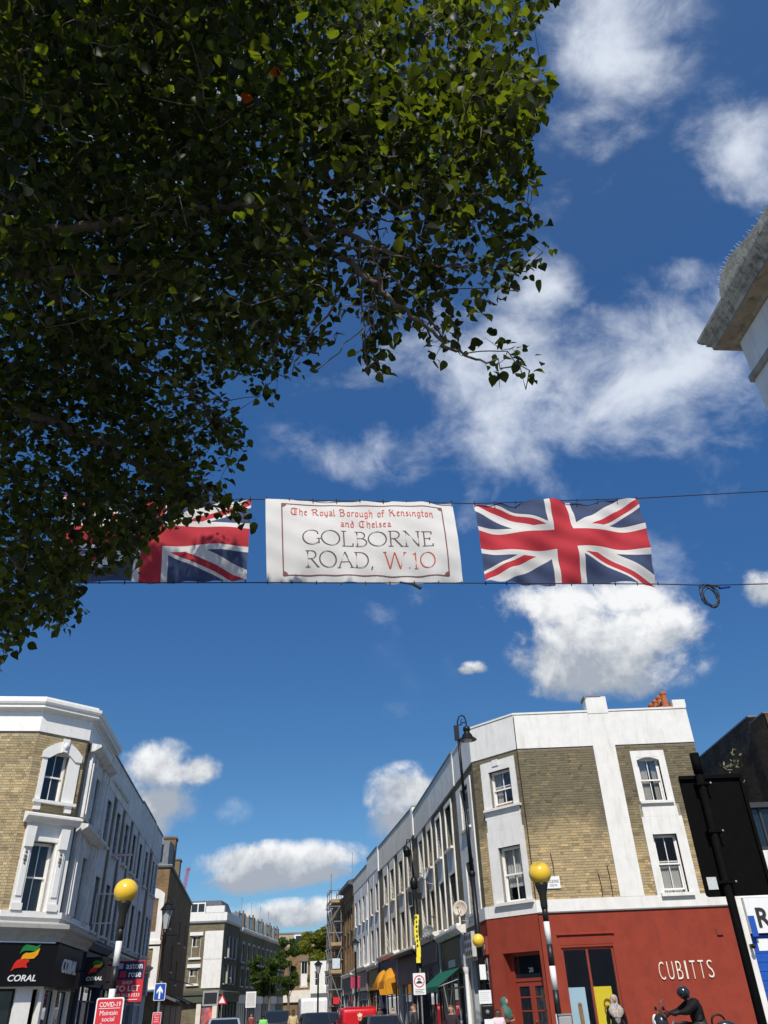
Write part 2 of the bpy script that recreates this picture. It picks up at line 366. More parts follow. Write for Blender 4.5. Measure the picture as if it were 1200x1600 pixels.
def thing(name, label, cat, loc=(0, 0, 0), group=None, rot=0.):
    o = bpy.data.objects.new(name, None); COL.objects.link(o); o.empty_display_size = .3
    mt = Matrix.Translation(loc) @ Matrix.Rotation(rot, 4, 'Z'); o.matrix_basis = mt; WORLD[o.name] = mt
    return tag(o, label, cat, group)
def tag(o, label, cat, group=None):
    o['label'] = label; o['category'] = cat
    if group: o['group'] = group
    return o
def struct(name, mb, mats):
    o = mb.build(name, mats); o['kind'] = 'structure'; return o
def copy_thing(root, T, label, group=None):
    """Copy of a thing with its parts and sub-parts, moved by the matrix T."""
    def rec(o, parent):
        c = o.copy(); COL.objects.link(c)
        if parent is not None: c.parent = parent
        for ch in KIDS(o): rec(ch, c)
        return c
    r = rec(root, None); r.matrix_basis = T @ root.matrix_basis; r['label'] = label
    WORLD[r.name] = r.matrix_basis.copy()
    if group: r['group'] = group
    return r
def KIDS(o): return list(o.children)

def text_mesh(txt, x0, x1, z0, z1, y=0., thick=.004, F=None, shear=0., bold=0.):
    """Lettering fitted into a box on a wall plane (x, z), raised by its thickness."""
    cu = bpy.data.curves.new('lettering', 'FONT'); cu.body = txt; cu.size = 1; cu.extrude = .02; cu.offset = bold; cu.shear = shear; cu.resolution_u = 3
    ob = bpy.data.objects.new('lettering', cu); COL.objects.link(ob)
    dg = bpy.context.evaluated_depsgraph_get(); dg.update()
    me = bpy.data.meshes.new_from_object(ob.evaluated_get(dg)); bpy.data.objects.remove(ob); bpy.data.curves.remove(cu)
    n = len(me.vertices); co = np.empty(n*3); me.vertices.foreach_get('co', co); co = co.reshape(-1, 3)
    lo, hi = co.min(0), co.max(0); out = np.empty_like(co)
    out[:, 0] = x0 + (co[:, 0]-lo[0])/(hi[0]-lo[0])*(x1-x0); out[:, 2] = z0 + (co[:, 1]-lo[1])/(hi[1]-lo[1])*(z1-z0)
    out[:, 1] = y - (co[:, 2]-lo[2])/(hi[2]-lo[2])*thick
    if F is not None: out = np.array([tuple(F @ Vector(p)) for p in out])
    me.vertices.foreach_set('co', out.ravel()); me.update(); return me
def text(txt, x0, x1, z0, z1, mat, parent, F, y=0., thick=.004, name='lettering', shear=0., bold=0.):
    me = text_mesh(txt, x0, x1, z0, z1, y, thick, F, shear, bold); me.materials.clear(); me.materials.append(mat)
    return put(name, me, parent)
# lettering drawn with a broad nib (serif and black-letter hands)
def nib_mesh(strokes, nib, t0, depth):
    """strokes: polylines in the plane; each is swept by a short slanted nib. Returns quads at slightly growing depths."""
    polys = []; d = depth
    for st in strokes:
        nx, nz = (nib if len(st) < 3 or not isinstance(st[2], dict) else st[2]['nib'])
        pts = [p for p in st if not isinstance(p, dict)]
        for a, b in zip(pts, pts[1:]):
            q = [(a[0]-nx, a[1]-nz), (a[0]+nx, a[1]+nz), (b[0]+nx, b[1]+nz), (b[0]-nx, b[1]-nz)]
            ar = sum(q[i][0]*q[(i+1) % 4][1]-q[(i+1) % 4][0]*q[i][1] for i in range(4))
            if abs(ar) < 1e-9: continue
            polys.append((q if ar > 0 else q[::-1], d)); d += 6e-5
    return polys
# ------------------------------------------------------------------ ground
def street_x(y):      # middle of the road at distance y
    return -3.6 - (y-25)*.148 if y < 40 else -5.82 - (y-40)*.165
g = MB(); g.poly(((-400, -300, -.02), (400, -300, -.02), (400, 900, -.02), (-400, 900, -.02))); struct('ground', g, PAVE)
road = MB()
ys = [-40, -10, 0, 14, 22, 26, 32, 40, 50, 62, 75, 90, 110, 130]
hw = lambda y: 4.3
L = [(street_x(y)-hw(y), y, -.004) for y in ys]; Rr = [(street_x(y)+hw(y), y, -.004) for y in ys]
for i in range(len(ys)-1): road.poly((L[i], Rr[i], Rr[i+1], L[i+1]))
struct('road', road, ASPHALT)
cross = MB(); cross.poly(((-80, 12.5, 0), (80, 14.0, 0), (80, 21.5, 0), (-80, 19.5, 0))); struct('cross_road', cross, ASPHALT)
def pavement(plan_in, plan_out):
    mb = MB(); kb = MB(); n = len(plan_in)
    for i in range(n-1):
        a, b_, c, d = plan_in[i], plan_in[i+1], plan_out[i+1], plan_out[i]
        mb.poly([(a[0], a[1], .125), (b_[0], b_[1], .125), (c[0], c[1], .125), (d[0], d[1], .125)])
        kb.tube([(d[0], d[1], .055), (c[0], c[1], .055)], .095, 4)
    return mb, kb
pr_in = [(10, 25.1), (4.0, 25.05), (2.7, 26.4), (.9, 39.9), (-4.6, 69.9), (-9.5, 100), (-14.5, 130)]
pr_out = [(10, 22.2), (2.2, 22.2), (1.0, 23.4), (-.95, 39.9), (-6.3, 69.9), (-11.2, 100), (-16.3, 130)]
pl_out = [(-20, 20.3), (-9.6, 20.8), (-8.2, 22.2), (-10.7, 40.0), (-13.2, 55), (-14.4, 78), (-13.6, 100)]
pl_in = [(-20, 21.8), (-10.9, 22.9), (-9.8, 24.2), (-12.3, 40), (-14.8, 55), (-17, 78), (-16, 100)]
k = MB()
for a, b_ in ((pr_in, pr_out), (pl_in, pl_out)):
    mb, kb = pavement(a, b_); struct('pavement', mb, PAVE); struct('kerb', kb, KERB)
zc = MB()
for i in range(9):
    x = -8.2 + i*1.05; zc.poly(((x, 9.0, .004), (x+.55, 9.05, .004), (x+.55, 11.6, .004), (x, 11.55, .004)))
for y in range(24, 100, 6):
    zc.poly(((street_x(y)-.06, y, .004), (street_x(y)+.06, y, .004), (street_x(y+2.4)+.06, y+2.4, .004), (street_x(y+2.4)-.06, y+2.4, .004)))
struct('road_markings', zc, ROADW)

# ------------------------------------------------------------------ building helpers
def mould(mb, plan, prof, m=0, caps=True):
    """Sweep a moulding profile [(outward, z)] along a wall plan (outward is to the right of travel), mitred at the corners."""
    P = [Vector((p[0], p[1], 0)) for p in plan]; offs = []
    for i in range(len(P)):
        ns = []
        for a, b_ in ((i-1, i), (i, i+1)):
            if 0 <= a and b_ < len(P):
                d = (P[b_]-P[a]).normalized(); ns.append(Vector((d.y, -d.x, 0)))
        n = ns[0] if len(ns) == 1 else (ns[0]+ns[1])/(1+ns[0].dot(ns[1]))
        offs.append(n)
    rows = [[tuple(P[i] + offs[i]*o + Vector((0, 0, z))) for o, z in prof] for i in range(len(P))]
    for i in range(len(P)-1):
        for j in range(len(prof)-1):
            mb.poly((rows[i][j], rows[i+1][j], rows[i+1][j+1], rows[i][j+1]), m)
    if caps: mb.poly(rows[0][::-1], m); mb.poly(rows[-1], m)
def band(mb, plan, z0, z1, out, m=0, back=-.02): mould(mb, plan, [(back, z0), (out, z0), (out, z1), (back, z1)], m)
def slab(mb, x0, x1, z0, z1, ops=(), out=.03, t=.2, m=0, mr=None):
    mb.wall(x0, x1, z0, z1, ops, t+out, m, -out, mr)
    for q in (((x0, -out, z0), (x0, -out, z1), (x0, .0, z1), (x0, .0, z0)), ((x1, -out, z1), (x1, -out, z0), (x1, 0, z0), (x1, 0, z1)), ((x0, -out, z1), (x1, -out, z1), (x1, 0, z1), (x0, 0, z1)), ((x1, -out, z0), (x0, -out, z0), (x0, 0, z0), (x1, 0, z0))):
        mb.poly(q, m)
WCACHE = {}
def sash(parent, F, x0, x1, z0, z1, rec=.12, bars=1, glass=None, lift=0., name='window', sill=None, curtain=None, frame=None, one=False, split=.5, lower_bars=None):
    """Sliding sash window in an opening: frame and bars in one mesh, each pane a sub-part, with its own sill."""
    frame = frame or WHITE2; glass = glass or (GLASSC if curtain else GLASS); W, H = round(x1-x0, 3), round(z1-z0, 3)
    key = (W, H, rec, bars, lift, frame.name, one, split)
    y0 = rec
    if key not in WCACHE:
        mb = MB(); e = .045
        mb.box(0, e, y0, y0+.11, 0, H); mb.box(W-e, W, y0, y0+.11, 0, H); mb.box(e, W-e, y0, y0+.11, H-e, H); mb.box(e, W-e, y0, y0+.11, 0, .03)
        panes = []
        hm = .03 + (H-e-.03)*split
        spans = [(y0+.055, .03+lift, hm+.02+lift), (y0+.015, hm-.02, H-e)] if not one else [(y0+.03, .03, H-e)]
        for (yy, a, b_) in spans:
            st = .038
            mb.box(e, e+st, yy, yy+.035, a, b_); mb.box(W-e-st, W-e, yy, yy+.035, a, b_); mb.box(e+st, W-e-st, yy, yy+.035, a, a+.045); mb.box(e+st, W-e-st, yy, yy+.035, b_-.035, b_)
            xa, xb = e+st, W-e-st
            for i in range(bars):
                xc = xa + (xb-xa)*(i+1)/(bars+1); mb.box(xc-.011, xc+.011, yy+.002, yy+.033, a+.045, b_-.035)
            for i in range(bars+1):
                pa = xa+(xb-xa)*i/(bars+1); pb = xa+(xb-xa)*(i+1)/(bars+1)
                panes.append((pa, pb, a+.045, b_-.035, yy+.016))
        WCACHE[key] = (mb.mesh(name, frame), panes)
    me, panes = WCACHE[key]
    T = F @ Matrix.Translation((x0, 0, z0)); w_ = put(name, me, parent, T)
    for (pa, pb, a, b_, yy) in panes:
        pk = ('pane', round(pb-pa, 3), round(b_-a, 3), glass.name)
        if pk not in WCACHE:
            q = MB(); q.box(0, pb-pa, 0, .004, 0, b_-a); WCACHE[pk] = q.mesh('pane', glass)
        put('pane', WCACHE[pk], w_, T @ Matrix.Translation((pa, yy, a)))
    if sill:
        sw, sh, so, sm = sill; q = MB(F); q.box(x0-sw, x1+sw, -so, rec+.02, z0-sh, z0-.001); q.build('sill', sm, w_)
    if curtain:
        q = MB(F); q.smooth = False; zb, za, sides = curtain; n = 28; yb = rec+.16
        segs = [(x0+.06, x1-.06)] if not sides else [(x0+.05, x0+.05+W*sides), (x1-.05-W*sides*.6, x1-.05)]
        for (a, b_) in segs:
            pts = [(a+(b_-a)*i/n, yb+.018*math.sin(i*1.9)) for i in range(n+1)]
            for (p, q2) in zip(pts, pts[1:]): q.poly(((p[0], p[1], z0+zb*H), (q2[0], q2[1], z0+zb*H), (q2[0], q2[1], z0+za*H), (p[0], p[1], z0+za*H)))
        q.build('curtain', CURTAIN, w_)
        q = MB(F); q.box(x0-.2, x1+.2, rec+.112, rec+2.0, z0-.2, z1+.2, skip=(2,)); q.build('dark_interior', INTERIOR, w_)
    return w_
def bricks(parent, regions, mat, n_single=300, limit=None):
    """Lay real bricks (Flemish bond) over wall regions (frame, x0, x1, z0, z1, holes)."""
    items = []; C0 = Vector((0, 0, CAM_H))
    for (F, x0, x1, z0, z1, holes) in regions:
        nrow = int((z1-z0)/.075)
        for r in range(nrow):
            za, zb = z0+r*.075+.005, z0+r*.075+.070
            cuts = [(x0, x1)]
            for h in holes:
                if h[2] < zb and h[3] > za:
                    cuts = [c for a, b_ in cuts for c in ((a, min(b_, h[0])), (max(a, h[1]), b_)) if c[1]-c[0] > .03]
            for (a, b_) in cuts:
                x = a - (.17 if r % 2 else 0); i = r % 2
                while x < b_:
                    Lb = .215 if i % 2 == 0 else .1025; xa, xb = max(x, a+.004), min(x+Lb, b_-.004)
                    if xb-xa > .03: items.append((F, xa, xb, za, zb, abs(xb-xa-Lb) < 1e-4))
                    x += Lb+.010; i += 1
    full = [i for i in range(len(items)) if items[i][5]]
    full.sort(key=lambda i: -(items[i][2]-items[i][1])*1.0/((items[i][0] @ Vector((items[i][1], 0, items[i][3]))) - C0).length)
    single = set(full[:n_single]); J = MB(); cache = {}
    for i, (F, xa, xb, za, zb, fu) in enumerate(items):
        o = .011 + rnd.uniform(-.003, .004)
        if i in single:
            kk = round(xb-xa, 3)
            if kk not in cache:
                q = MB(); q.box(0, xb-xa, -.012, .004, 0, zb-za, skip=(4,)); cache[kk] = q.mesh('brick', mat)
            put('brick', cache[kk], parent, F @ Matrix.Translation((xa, .012-o, za)))
        else:
            J.F = F; J.r = rnd.random()*.999+.0005; J.box(xa, xb, -o, .004, za, zb, skip=(4,))
    o = J.build('brickwork', mat, parent); o['kind'] = 'stuff'
def shell(mb, F, x0, x1, z0, z1, depth, m=0, roof=1):
    """Sides, back and roof of a building behind its front wall."""
    P = lambda x, y, z: F @ Vector((x, y, z))
    F0 = mb.F; mb.F = None
    for q, u in (((x0, x0), 0), ((x1, x1), 1)):
        x = q[0]; pts = [P(x, depth, z0), P(x, .02, z0), P(x, .02, z1), P(x, depth, z1)]
        mb.poly(pts if u == 0 else pts[::-1], m, ((0, z0), (depth, z0), (depth, z1), (0, z1)) if u == 0 else ((0, z1), (depth, z1), (depth, z0), (0, z0)))
    mb.poly([P(x1, depth, z0), P(x0, depth, z0), P(x0, depth, z1), P(x1, depth, z1)], m, ((0, z0), (x1-x0, z0), (x1-x0, z1), (0, z1)))
    mb.poly([P(x0, .02, z1), P(x1, .02, z1), P(x1, depth, z1), P(x0, depth, z1)], roof, ((0, 0), (1, 0), (1, 1), (0, 1)))
    mb.F = F0
def shopfront(parent, F, x0, x1, fascia=DARK, zf0=2.5, zf1=3.55, frame=GREYPAINT, bays=3, door=1, out=.14, board=None, cornice=GREYW):
    sp = MB(F); sp.box(x0+.2, x1-.2, -out, -.002, zf0, zf1); fa = sp.build('fascia', fascia, parent)
    q = MB(F); q.extrude_x([(-.002, zf1+.06), (-out-.06, zf1+.06), (-out-.22, zf1+.2), (-out-.22, zf1+.27), (-.002, zf1+.33)], x0+.02, x1-.02); q.build('shop_cornice', cornice, parent)
    for a in (x0+.01, x1-.2):
        q = MB(F); q.box(a, a+.19, -.12, -.002, .12, zf1+.02); q.box(a-.0, a+.19, -.2, -.122, zf0-.05, zf1+.05); q.build('shop_pilaster', frame, parent)
    q = MB(F); xa, xb = x0+.21, x1-.21; q.box(xa, xb, .02, .1, .12, .55); q.build('stall_riser', fascia, parent)
    n = bays; wd = (xb-xa)/n
    q = MB(F)
    for i in range(n+1): q.box(xa+i*wd-.035, xa+i*wd+.035, .0, .09, .551, zf0)
    q.box(xa, xb, .005, .085, 2.05, 2.1); sf = q.build('shop_window', frame, parent)
    for i in range(n):
        for (a, b_) in ((.551, 2.05), (2.1, zf0)):
            p = MB(F); p.box(xa+i*wd+.036, xa+(i+1)*wd-.036, .04, .048, a+.001, b_-.001); p.build('pane', GLASS, sf)
    return fa

# ------------------------------------------------------------------ right corner building (white parapet, red ground floor)
A, B, E_ = (4.0, 25.0), (2.65, 26.4), (9.75, 25.0)
AZS = -7.4; sdir = Vector((math.sin(R_(AZS)), math.cos(R_(AZS)), 0))
SR = lambda s: (B[0]+sdir.x*s, B[1]+sdir.y*s)
FF = fr(A, 90); FC = fr(B, math.degrees(math.atan2(A[0]-B[0], A[1]-B[1]))); LC = math.hypot(A[0]-B[0], A[1]-B[1])
FS = fr(B, 180+AZS)          # return wall: x = -distance from the corner
H1S = 3.05
crn = thing('corner_building', 'brick corner building with white parapet and red rendered shop at street level', 'building', (4.0, 25.0, 0))
uw = MB(FF); wops = [(3.76, 4.47, 6.67, 8.02), (3.77, 4.5, 4.1, 5.71)]
uw.wall(0, 5.75, 4.05, 8.45, wops, .24)
uw.F = FC; cops = [(.68, 1.58, 6.8, 7.95), (.75, 1.63, 4.09, 5.63)]; uw.wall(0, LC, 4.05, 8.45, cops, .24)
uw.build('wall', MORTAR, crn)
rw = MB(FS); rops = [(-2.25, -.95, 6.62, 8.0), (-2.25, -.95, 4.05, 5.62)]; rw.wall(-H1S, 0, 3.62, 8.45, rops, .24, u0=.05)
rw.F = FF; shell(rw, FF, 2.6, 5.75, 0, 9.0, 8.5, 0, 1); rw.F = None
rw.poly([(SR(H1S)[0], SR(H1S)[1], 9.0), (B[0], B[1], 9.0), (A[0], A[1], 9.0), (6.7, 25.1, 9.0), (6.7, 33.5, 9.0)], 1, ((0, 0),)*5)
rw.build('side_wall', [BRICKF, SLATE], crn)
bricks(crn, [(FF, 0, 2.46, 4.05, 8.45, []), (FF, 3.17, 5.75, 4.05, 8.45, [(3.6, 4.68, 6.53, 8.25), (3.55, 4.79, 4.0, 6.55)]),
             (FC, 0, LC, 4.05, 8.45, [(.37, 1.79, 6.1, 8.29), (.36, 1.84, 4.0, 6.14)])], STOCK)
pl = [SR(H1S), B, A, E_]
pp = MB(); band(pp, pl, 8.45, 9.56, .035); mould(pp, pl, [(-.3, 9.562), (.06, 9.562), (.06, 9.62), (-.3, 9.65)]); mould(pp, pl, [(-.3, 8.6), (-.3, 9.562)], caps=False)
pp.F = FF; pp.box(2.47, 3.16, -.07, .42, 9.5, 10.06); pp.box(5.35, 5.78, -.04, .6, 9.62, 9.86)
pp.build('parapet', WHITE, crn)
q = MB(FF); q.box(2.44, 3.0, -.09, .45, 10.061, 10.1); q.box(2.44, 2.5, -.09, .45, 10.0, 10.06); q.build('chimney_cap', LEADG, crn)
q = MB(FF); q.box(2.46, 3.17, -.055, 0, 4.05, 9.5); q.build('pilaster', WHITE, crn)
q = MB(); band(q, [SR(H1S), B, A, E_], 3.72, 4.05, .05); q.build('white_band', WHITE, crn)
def surround(name, F, parts, mat, parent, out=.045):
    q = MB(F)
    for p in parts: slab(q, *p[:4], p[4] if len(p) > 4 else (), out)
    return q.build(name, mat, parent)
surround('window_surround', FC, [(.37, 1.79, 6.5, 8.27, [cops[0]]), (.42, 1.78, 6.14, 6.498)], WHITE, crn)
surround('window_surround', FC, [(.37, 1.83, 4.05, 6.138, [cops[1]])], WHITE, crn)
surround('window_surround', FF, [(3.6, 4.68, 6.52, 8.23, [wops[0]]), (3.62, 4.70, 6.22, 6.518)], WHITE, crn)
surround('window_surround', FF, [(3.55, 4.79, 4.05, 6.218, [wops[1]])], WHITE, crn)
q = MB(FC); q.box(.9, 1.15, -.075, -.046, 8.1, 8.3); q.build('keystone', WHITE, crn)
for (xa, xb, zt, F) in ((3.76, 4.47, 8.02, FF),):
    q = MB(F); n = 10; w2 = (xb-xa)/2
    pts = [(xa, zt-.001)] + [(xa+(xb-xa)*i/n, zt-.09*(abs(i/n-.5)*2)**2-.001) for i in range(n+1)] + [(xb, zt-.001)]
    for i in range(n):
        x1_, x2_ = xa+(xb-xa)*i/n, xa+(xb-xa)*(i+1)/n; d1, d2 = .09*(abs(i/n-.5)*2)**2+.004, .09*(abs((i+1)/n-.5)*2)**2+.004
        q.hexa(((x1_, -.04, zt-d1), (x2_, -.04, zt-d2), (x2_, .11, zt-d2), (x1_, .11, zt-d1), (x1_, -.04, zt-.002), (x2_, -.04, zt-.002), (x2_, .11, zt-.002), (x1_, .11, zt-.002)))
    q.build('arch_head', WHITE, crn)
sl = (.22, .07, .14, WHITE)
sash(crn, FC, *cops[0][:2], *cops[0][2:], lift=.10, sill=(.28, .07, .15, WHITE), curtain=(.0, 1., .25))
sash(crn, FC, *cops[1][:2], *cops[1][2:], sill=(.28, .08, .16, WHITE), curtain=(.28, 1., 0))
sash(crn, FF, *wops[0][:2], *wops[0][2:], sill=(.16, .07, .13, WHITE), curtain=(0, 1., .42))
sash(crn, FF, *wops[1][:2], *wops[1][2:], lift=.07, sill=(.12, .09, .15, WHITE), curtain=(0, .5, 0))
q = MB(FC); q.box(.72, 1.55, .13, .155, 6.815, 6.9); q.build('window_ledge_board', M('raw_wood', (.35, .2, .12), .8), crn)
for o in rops: sash(crn, FS, o[0], o[1], o[2], o[3], bars=1, sill=(.1, .07, .12, GREYW))
surround('window_surround', FS, [(-2.95, -.5, 3.95, 8.15, rops)], OFFW, crn)
# red ground floor
gops = [(.52, 2.0, .62, 2.82)]; dops = [(.5, 1.85, .13, 2.78)]
q = MB(FF); q.wall(0, 5.75, 0, 3.72, gops, .16, 0, -.03); q.F = FC; q.wall(-.01, LC+.01, 0, 3.72, dops, .38, 0, -.03)
q.F = FS; q.wall(-1.32, 0, 2.75, 3.72, [], .1, 0, -.03); q.wall(-1.32, 0, 0, .55, [], .1, 0, -.03); q.wall(-.3, 0, .55, 2.75, [], .1, 0, -.03); q.wall(-1.32, -1.2, .55, 2.75, [], .1, 0, -.03)
q.build('red_render', RED, crn)
q = MB(FF); q.extrude_x([(-.032, 3.12), (-.09, 3.13), (-.09, 3.16), (-.032, 3.18)], .44, 2.08); q.box(.5, 2.02, -.038, -.031, 2.88, 3.1); q.build('window_hood', RED, crn)
sw = MB(FF); sw.box(.52, .58, .02, .12, .62, 2.82); sw.box(1.94, 2.0, .02, .12, .62, 2.82); sw.box(1.215, 1.275, .02, .12, .62, 2.82); sw.box(.58, 1.94, .021, .119, 2.76, 2.82); sw.box(.45, 2.07, -.09, .119, .56, .62)
shw = sw.build('shop_window', REDP, crn)
for a, b_ in ((.581, 1.214), (1.276, 1.939)):
    q = MB(FF); q.box(a, b_, .06, .068, .621, 2.759); q.build('pane', GLASSC, shw)
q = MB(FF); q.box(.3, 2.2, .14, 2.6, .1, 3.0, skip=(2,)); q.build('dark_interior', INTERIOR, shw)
for (a, b_, mt, lab) in ((.62, 1.1, M('pale_blue_card', (.48, .72, .92), .7, .2, .02), 'pale blue display panel'), (1.33, 1.84, M('lemon_card', (.90, .74, .03), .7, .2, .02), 'yellow display panel')):
    dp = MB(FF); dp.box(a, b_, .35, .39, .62, 1.86); d_ = tag(dp.build('display_panel', mt), 'tall pale blue display panel with a tan spectacle case in the red shop window' if a < 1 else 'tall yellow display panel with round spectacles in the red shop window', 'display panel')
    q = MB(FF)
    if a < 1: q.prism([(a+.24, .64), (a+.34, .64), (a+.32, 1.44), (a+.22, 1.46)], .28, .33); q.ball((a+.27, .3, 1.46), .055, .04, .05); q.build('spectacle_case', M('tan_leather', (.34, .22, .10), .6), d_)
    else:
        for dz in (0, .16): q.tube([(a+.33+.09*math.cos(t), .32, 1.3+dz+.1*math.sin(t)) for t in [i*math.pi/8 for i in range(17)]], .02, 6)
        q.build('spectacles', M('tortoiseshell', (.35, .2, .03), .4), d_)
# door in the chamfer
dr = MB(FC); Y = .3
dr.box(.5, .62, Y-.02, Y+.1, .13, 2.78); dr.box(1.75, 1.85, Y-.02, Y+.1, .13, 2.78); dr.box(.62, 1.75, Y-.02, Y+.1, 2.06, 2.14); dr.box(.62, 1.75, Y-.02, Y+.1, 2.7, 2.78)
dfr = dr.build('door_frame', REDP, crn)
q = MB(FC); q.box(.621, 1.749, Y+.03, Y+.038, 2.141, 2.699); tl = q.build('fanlight_pane', GLASS, dfr)
text('20', 1.12, 1.28, 2.28, 2.4, SIGNW, dfr, FC, y=Y+.028)
for a in (.622, 1.187):
    q = MB(FC); b_ = a+.56
    q.box(a, a+.09, Y, Y+.05, .14, 2.05); q.box(b_-.09, b_, Y, Y+.05, .14, 2.05); q.box(a+.09, b_-.09, Y, Y+.05, 1.94, 2.05); q.box(a+.09, b_-.09, Y, Y+.05, .14, .62)
    for z in (1.0, 1.33, 1.66): q.box(a+.09, b_-.09, Y+.005, Y+.045, z, z+.035)
    dd = q.build('door', REDP, crn)
    for z0_, z1_ in ((.621, .999), (1.036, 1.329), (1.366, 1.659), (1.696, 1.939)):
        q = MB(FC); q.box(a+.091, b_-.091, Y+.02, Y+.026, z0_, z1_); q.build('pane', GLASS, dd)
    if a > 1: q = MB(FC); q.ball((a+.05, Y-.035, 1.1), .03); q.build('door_knob', M('brass', (.6, .42, .16), .3, metal=1), dd)
# shop name on the red wall
x = 3.15; ltr = M('cream_letters', (.78, .72, .62), .6, .3, .04)
for ch, wd in zip('CUBITTS', (.155, .165, .155, .045, .15, .15, .155)):
    text(ch, x, x+wd, 1.95 if ch != 'S' else 1.96, 2.385, ltr, crn, FF, y=-.045, thick=.018, bold=-.014); x += wd+.088 if ch not in 'I' else wd+.1
q = MB(FS); q.box(-1.3, -.02, -.12, -.031, 2.8, 3.28); q.build('fascia', REDP, crn)
text('CUBITTS', -1.12, -.12, 2.93, 3.15, ltr, crn, FS, y=-.121)
q = MB(FS); q.box(-1.2, -.3, .05, .058, .55, 2.75); pw = q.build('side_window_pane', GLASS, crn)
q = MB(FS); q.box(-.62, -.38, .03, .045, 1.95, 2.55); q.build('notice', SIGNW, pw)
q = MB(FS); q.box(-1.32, -.02, -.1, -.03, .3, .55); q.build('sill', REDP, crn)
# chimney pots
for i in range(4):
    q = MB(FF); q.lathe([(.125, 0), (.125, .05), (.105, .08), (.092, .42), (.112, .44), (.118, .5), (.1, .54), (.08, .545)], (5.2-.02*i, .22+.40*i, 9.68), 14)
    q.build('chimney_pot', TERRA, crn)
q = MB(FF); q.box(4.95, 5.34, .03, 2.2, 9.0, 9.68); q.build('chimney_stack', M('old_red_brick', (.28, .14, .09), .9, .2, .3, 12), crn)
q = MB(FF); q.tube([(-.02, -.06, 4.1), (.0, -.05, 6.0), (-.01, -.05, 8.4), (.0, -.07, 9.5)], .014, 5); q.build('wall_cable', INK, crn)
q = MB(FF); q.box(5.0, 5.17, -.08, -.031, 2.98, 3.14); q.build('alarm_box', REDP, crn)
q = MB(FF); q.box(.0, 5.75, -.075, -.056, 3.7, 3.735); q.build('drip_edge', LEADG, crn)
# street name plate and wall cables
q = MB(FF); q.box(.36, .76, -.05, -.025, 4.34, 4.66); sg = tag(q.build('street_sign', SIGNW), 'small white street name plate on the brick beside the yellow globe', 'sign')
text('GOLBORNE', .4, .72, 4.49, 4.57, INK, sg, FF, y=-.052, thick=.002); text('ROAD W10', .45, .67, 4.39, 4.46, INK, sg, FF, y=-.052, thick=.002)
for xa, z0_, z1_ in ((.62, 4.66, 5.3), (1.95, 4.06, 4.7), (2.25, 4.06, 4.9)):
    q = MB(FF); q.tube([(xa, -.03, z0_), (xa+.01, -.03, (z0_+z1_)/2), (xa-.02, -.03, z1_)], .012, 5); q.build('wall_cable', INK, crn)

# ------------------------------------------------------------------ the right-hand terrace
def house(name, label, F, x0, x1, zb, zt, wins, base=BRICKF, stucco=OFFW, piers=(), par=None, strip=.32, group='terraced houses on the right side of the street', rows=((6.52, 8.05), (3.98, 5.65)), depth=9, bars=1, coping=LEADG, cz=3.88, frame=None, top=None):
    h = thing(name, label, 'building', tuple(F @ Vector(((x0+x1)/2, 0, 0))), group)
    ops = [(a, b_, r[0], r[1]) for (a, b_) in wins for r in rows]
    q = MB(F); q.wall(x0, x1, 0, zb+.3, ops+[(x0+.21, x1-.21, .12, 2.5)], .34); shell(q, F, x0, x1, 0, zt-.4, depth, 0, 1); q.build('wall', [base, SLATE], h)
    for (a, b_) in wins:
        q = MB(F); l, r = max(x0, a-strip), min(x1, b_+strip)
        slab(q, l, r, cz, top or rows[0][1]+.14, [(a, b_, *rw_) for rw_ in rows], .05, .3); q.build('window_surround', stucco, h)
        for rw_ in rows: sash(h, F, a, b_, *rw_, rec=.29, bars=bars, sill=(.09, .08, .16, stucco), frame=frame, curtain=[None, None, (.0, 1., .28), (.45, 1., 0), (0, 1., .2), (.7, 1., 0)][rnd.randint(0, 5)])
    q = MB(F); slab(q, x0, x1, zb, zt-.04, (), .07, .1); q.box(x0, x1, .0, .3, zb, zt-.04); q.build('parapet', par or stucco, h)
    q = MB(F); q.box(x0-.005, x1+.005, -.11, .34, zt-.039, zt+.01); q.build('coping', coping, h)
    for (a, b_) in piers:
        q = MB(F); q.box(a, b_, -.13, -.07, zb, zt-.045); q.build('pilaster', WHITE, h)
    return h
hA = house('terraced_house', 'brick terraced house above the green awning with white window strips and grey parapet', FS, -8.6, -3.07, 8.42, 9.65, [(-5.4, -4.2), (-7.65, -6.6)], stucco=OFFW, par=GREYW, strip=.12)
hB = house('terraced_house', 'cream stuccoed terraced house over the shop numbered 316', FS, -13.55, -8.62, 8.42, 9.66, [(-9.95, -8.98), (-12.5, -11.45)], base=BRICKF, stucco=CREAM, par=CREAM, strip=.22, top=8.418)
P2 = (0.9, 39.9); AZ2 = -10.3; FT = fr(P2, 180+AZ2)
hC = house('terraced_house', 'pale terraced house behind the yellow banner with white pilasters at both ends of its parapet', FT, -11.8, .05, 8.6, 9.95, [(-2.2, -1.25), (-4.65, -3.6), (-7.45, -6.35), (-9.75, -8.65)], stucco=CREAM, par=CREAM, piers=[(-.45, .04), (-11.78, -11.3)], strip=.3, top=8.598)
hD = house('terraced_house', 'white terraced house with lilac grey wall strips above the orange canopies', FT, -16.5, -11.82, 8.85, 10.1, [(-13.1, -12.2), (-15.3, -14.4)], stucco=GREYW, par=OFFW, strip=.6, top=8.848)
hE = house('terraced_house', 'white terraced house with four narrow windows near the brown brick one', FT, -23.9, -16.52, 8.8, 9.75, [(-17.1, -16.75), (-19.1, -18.2), (-21.2, -20.3), (-23.2, -22.3)], stucco=WHITE, par=CREAM, strip=.55, top=8.798)
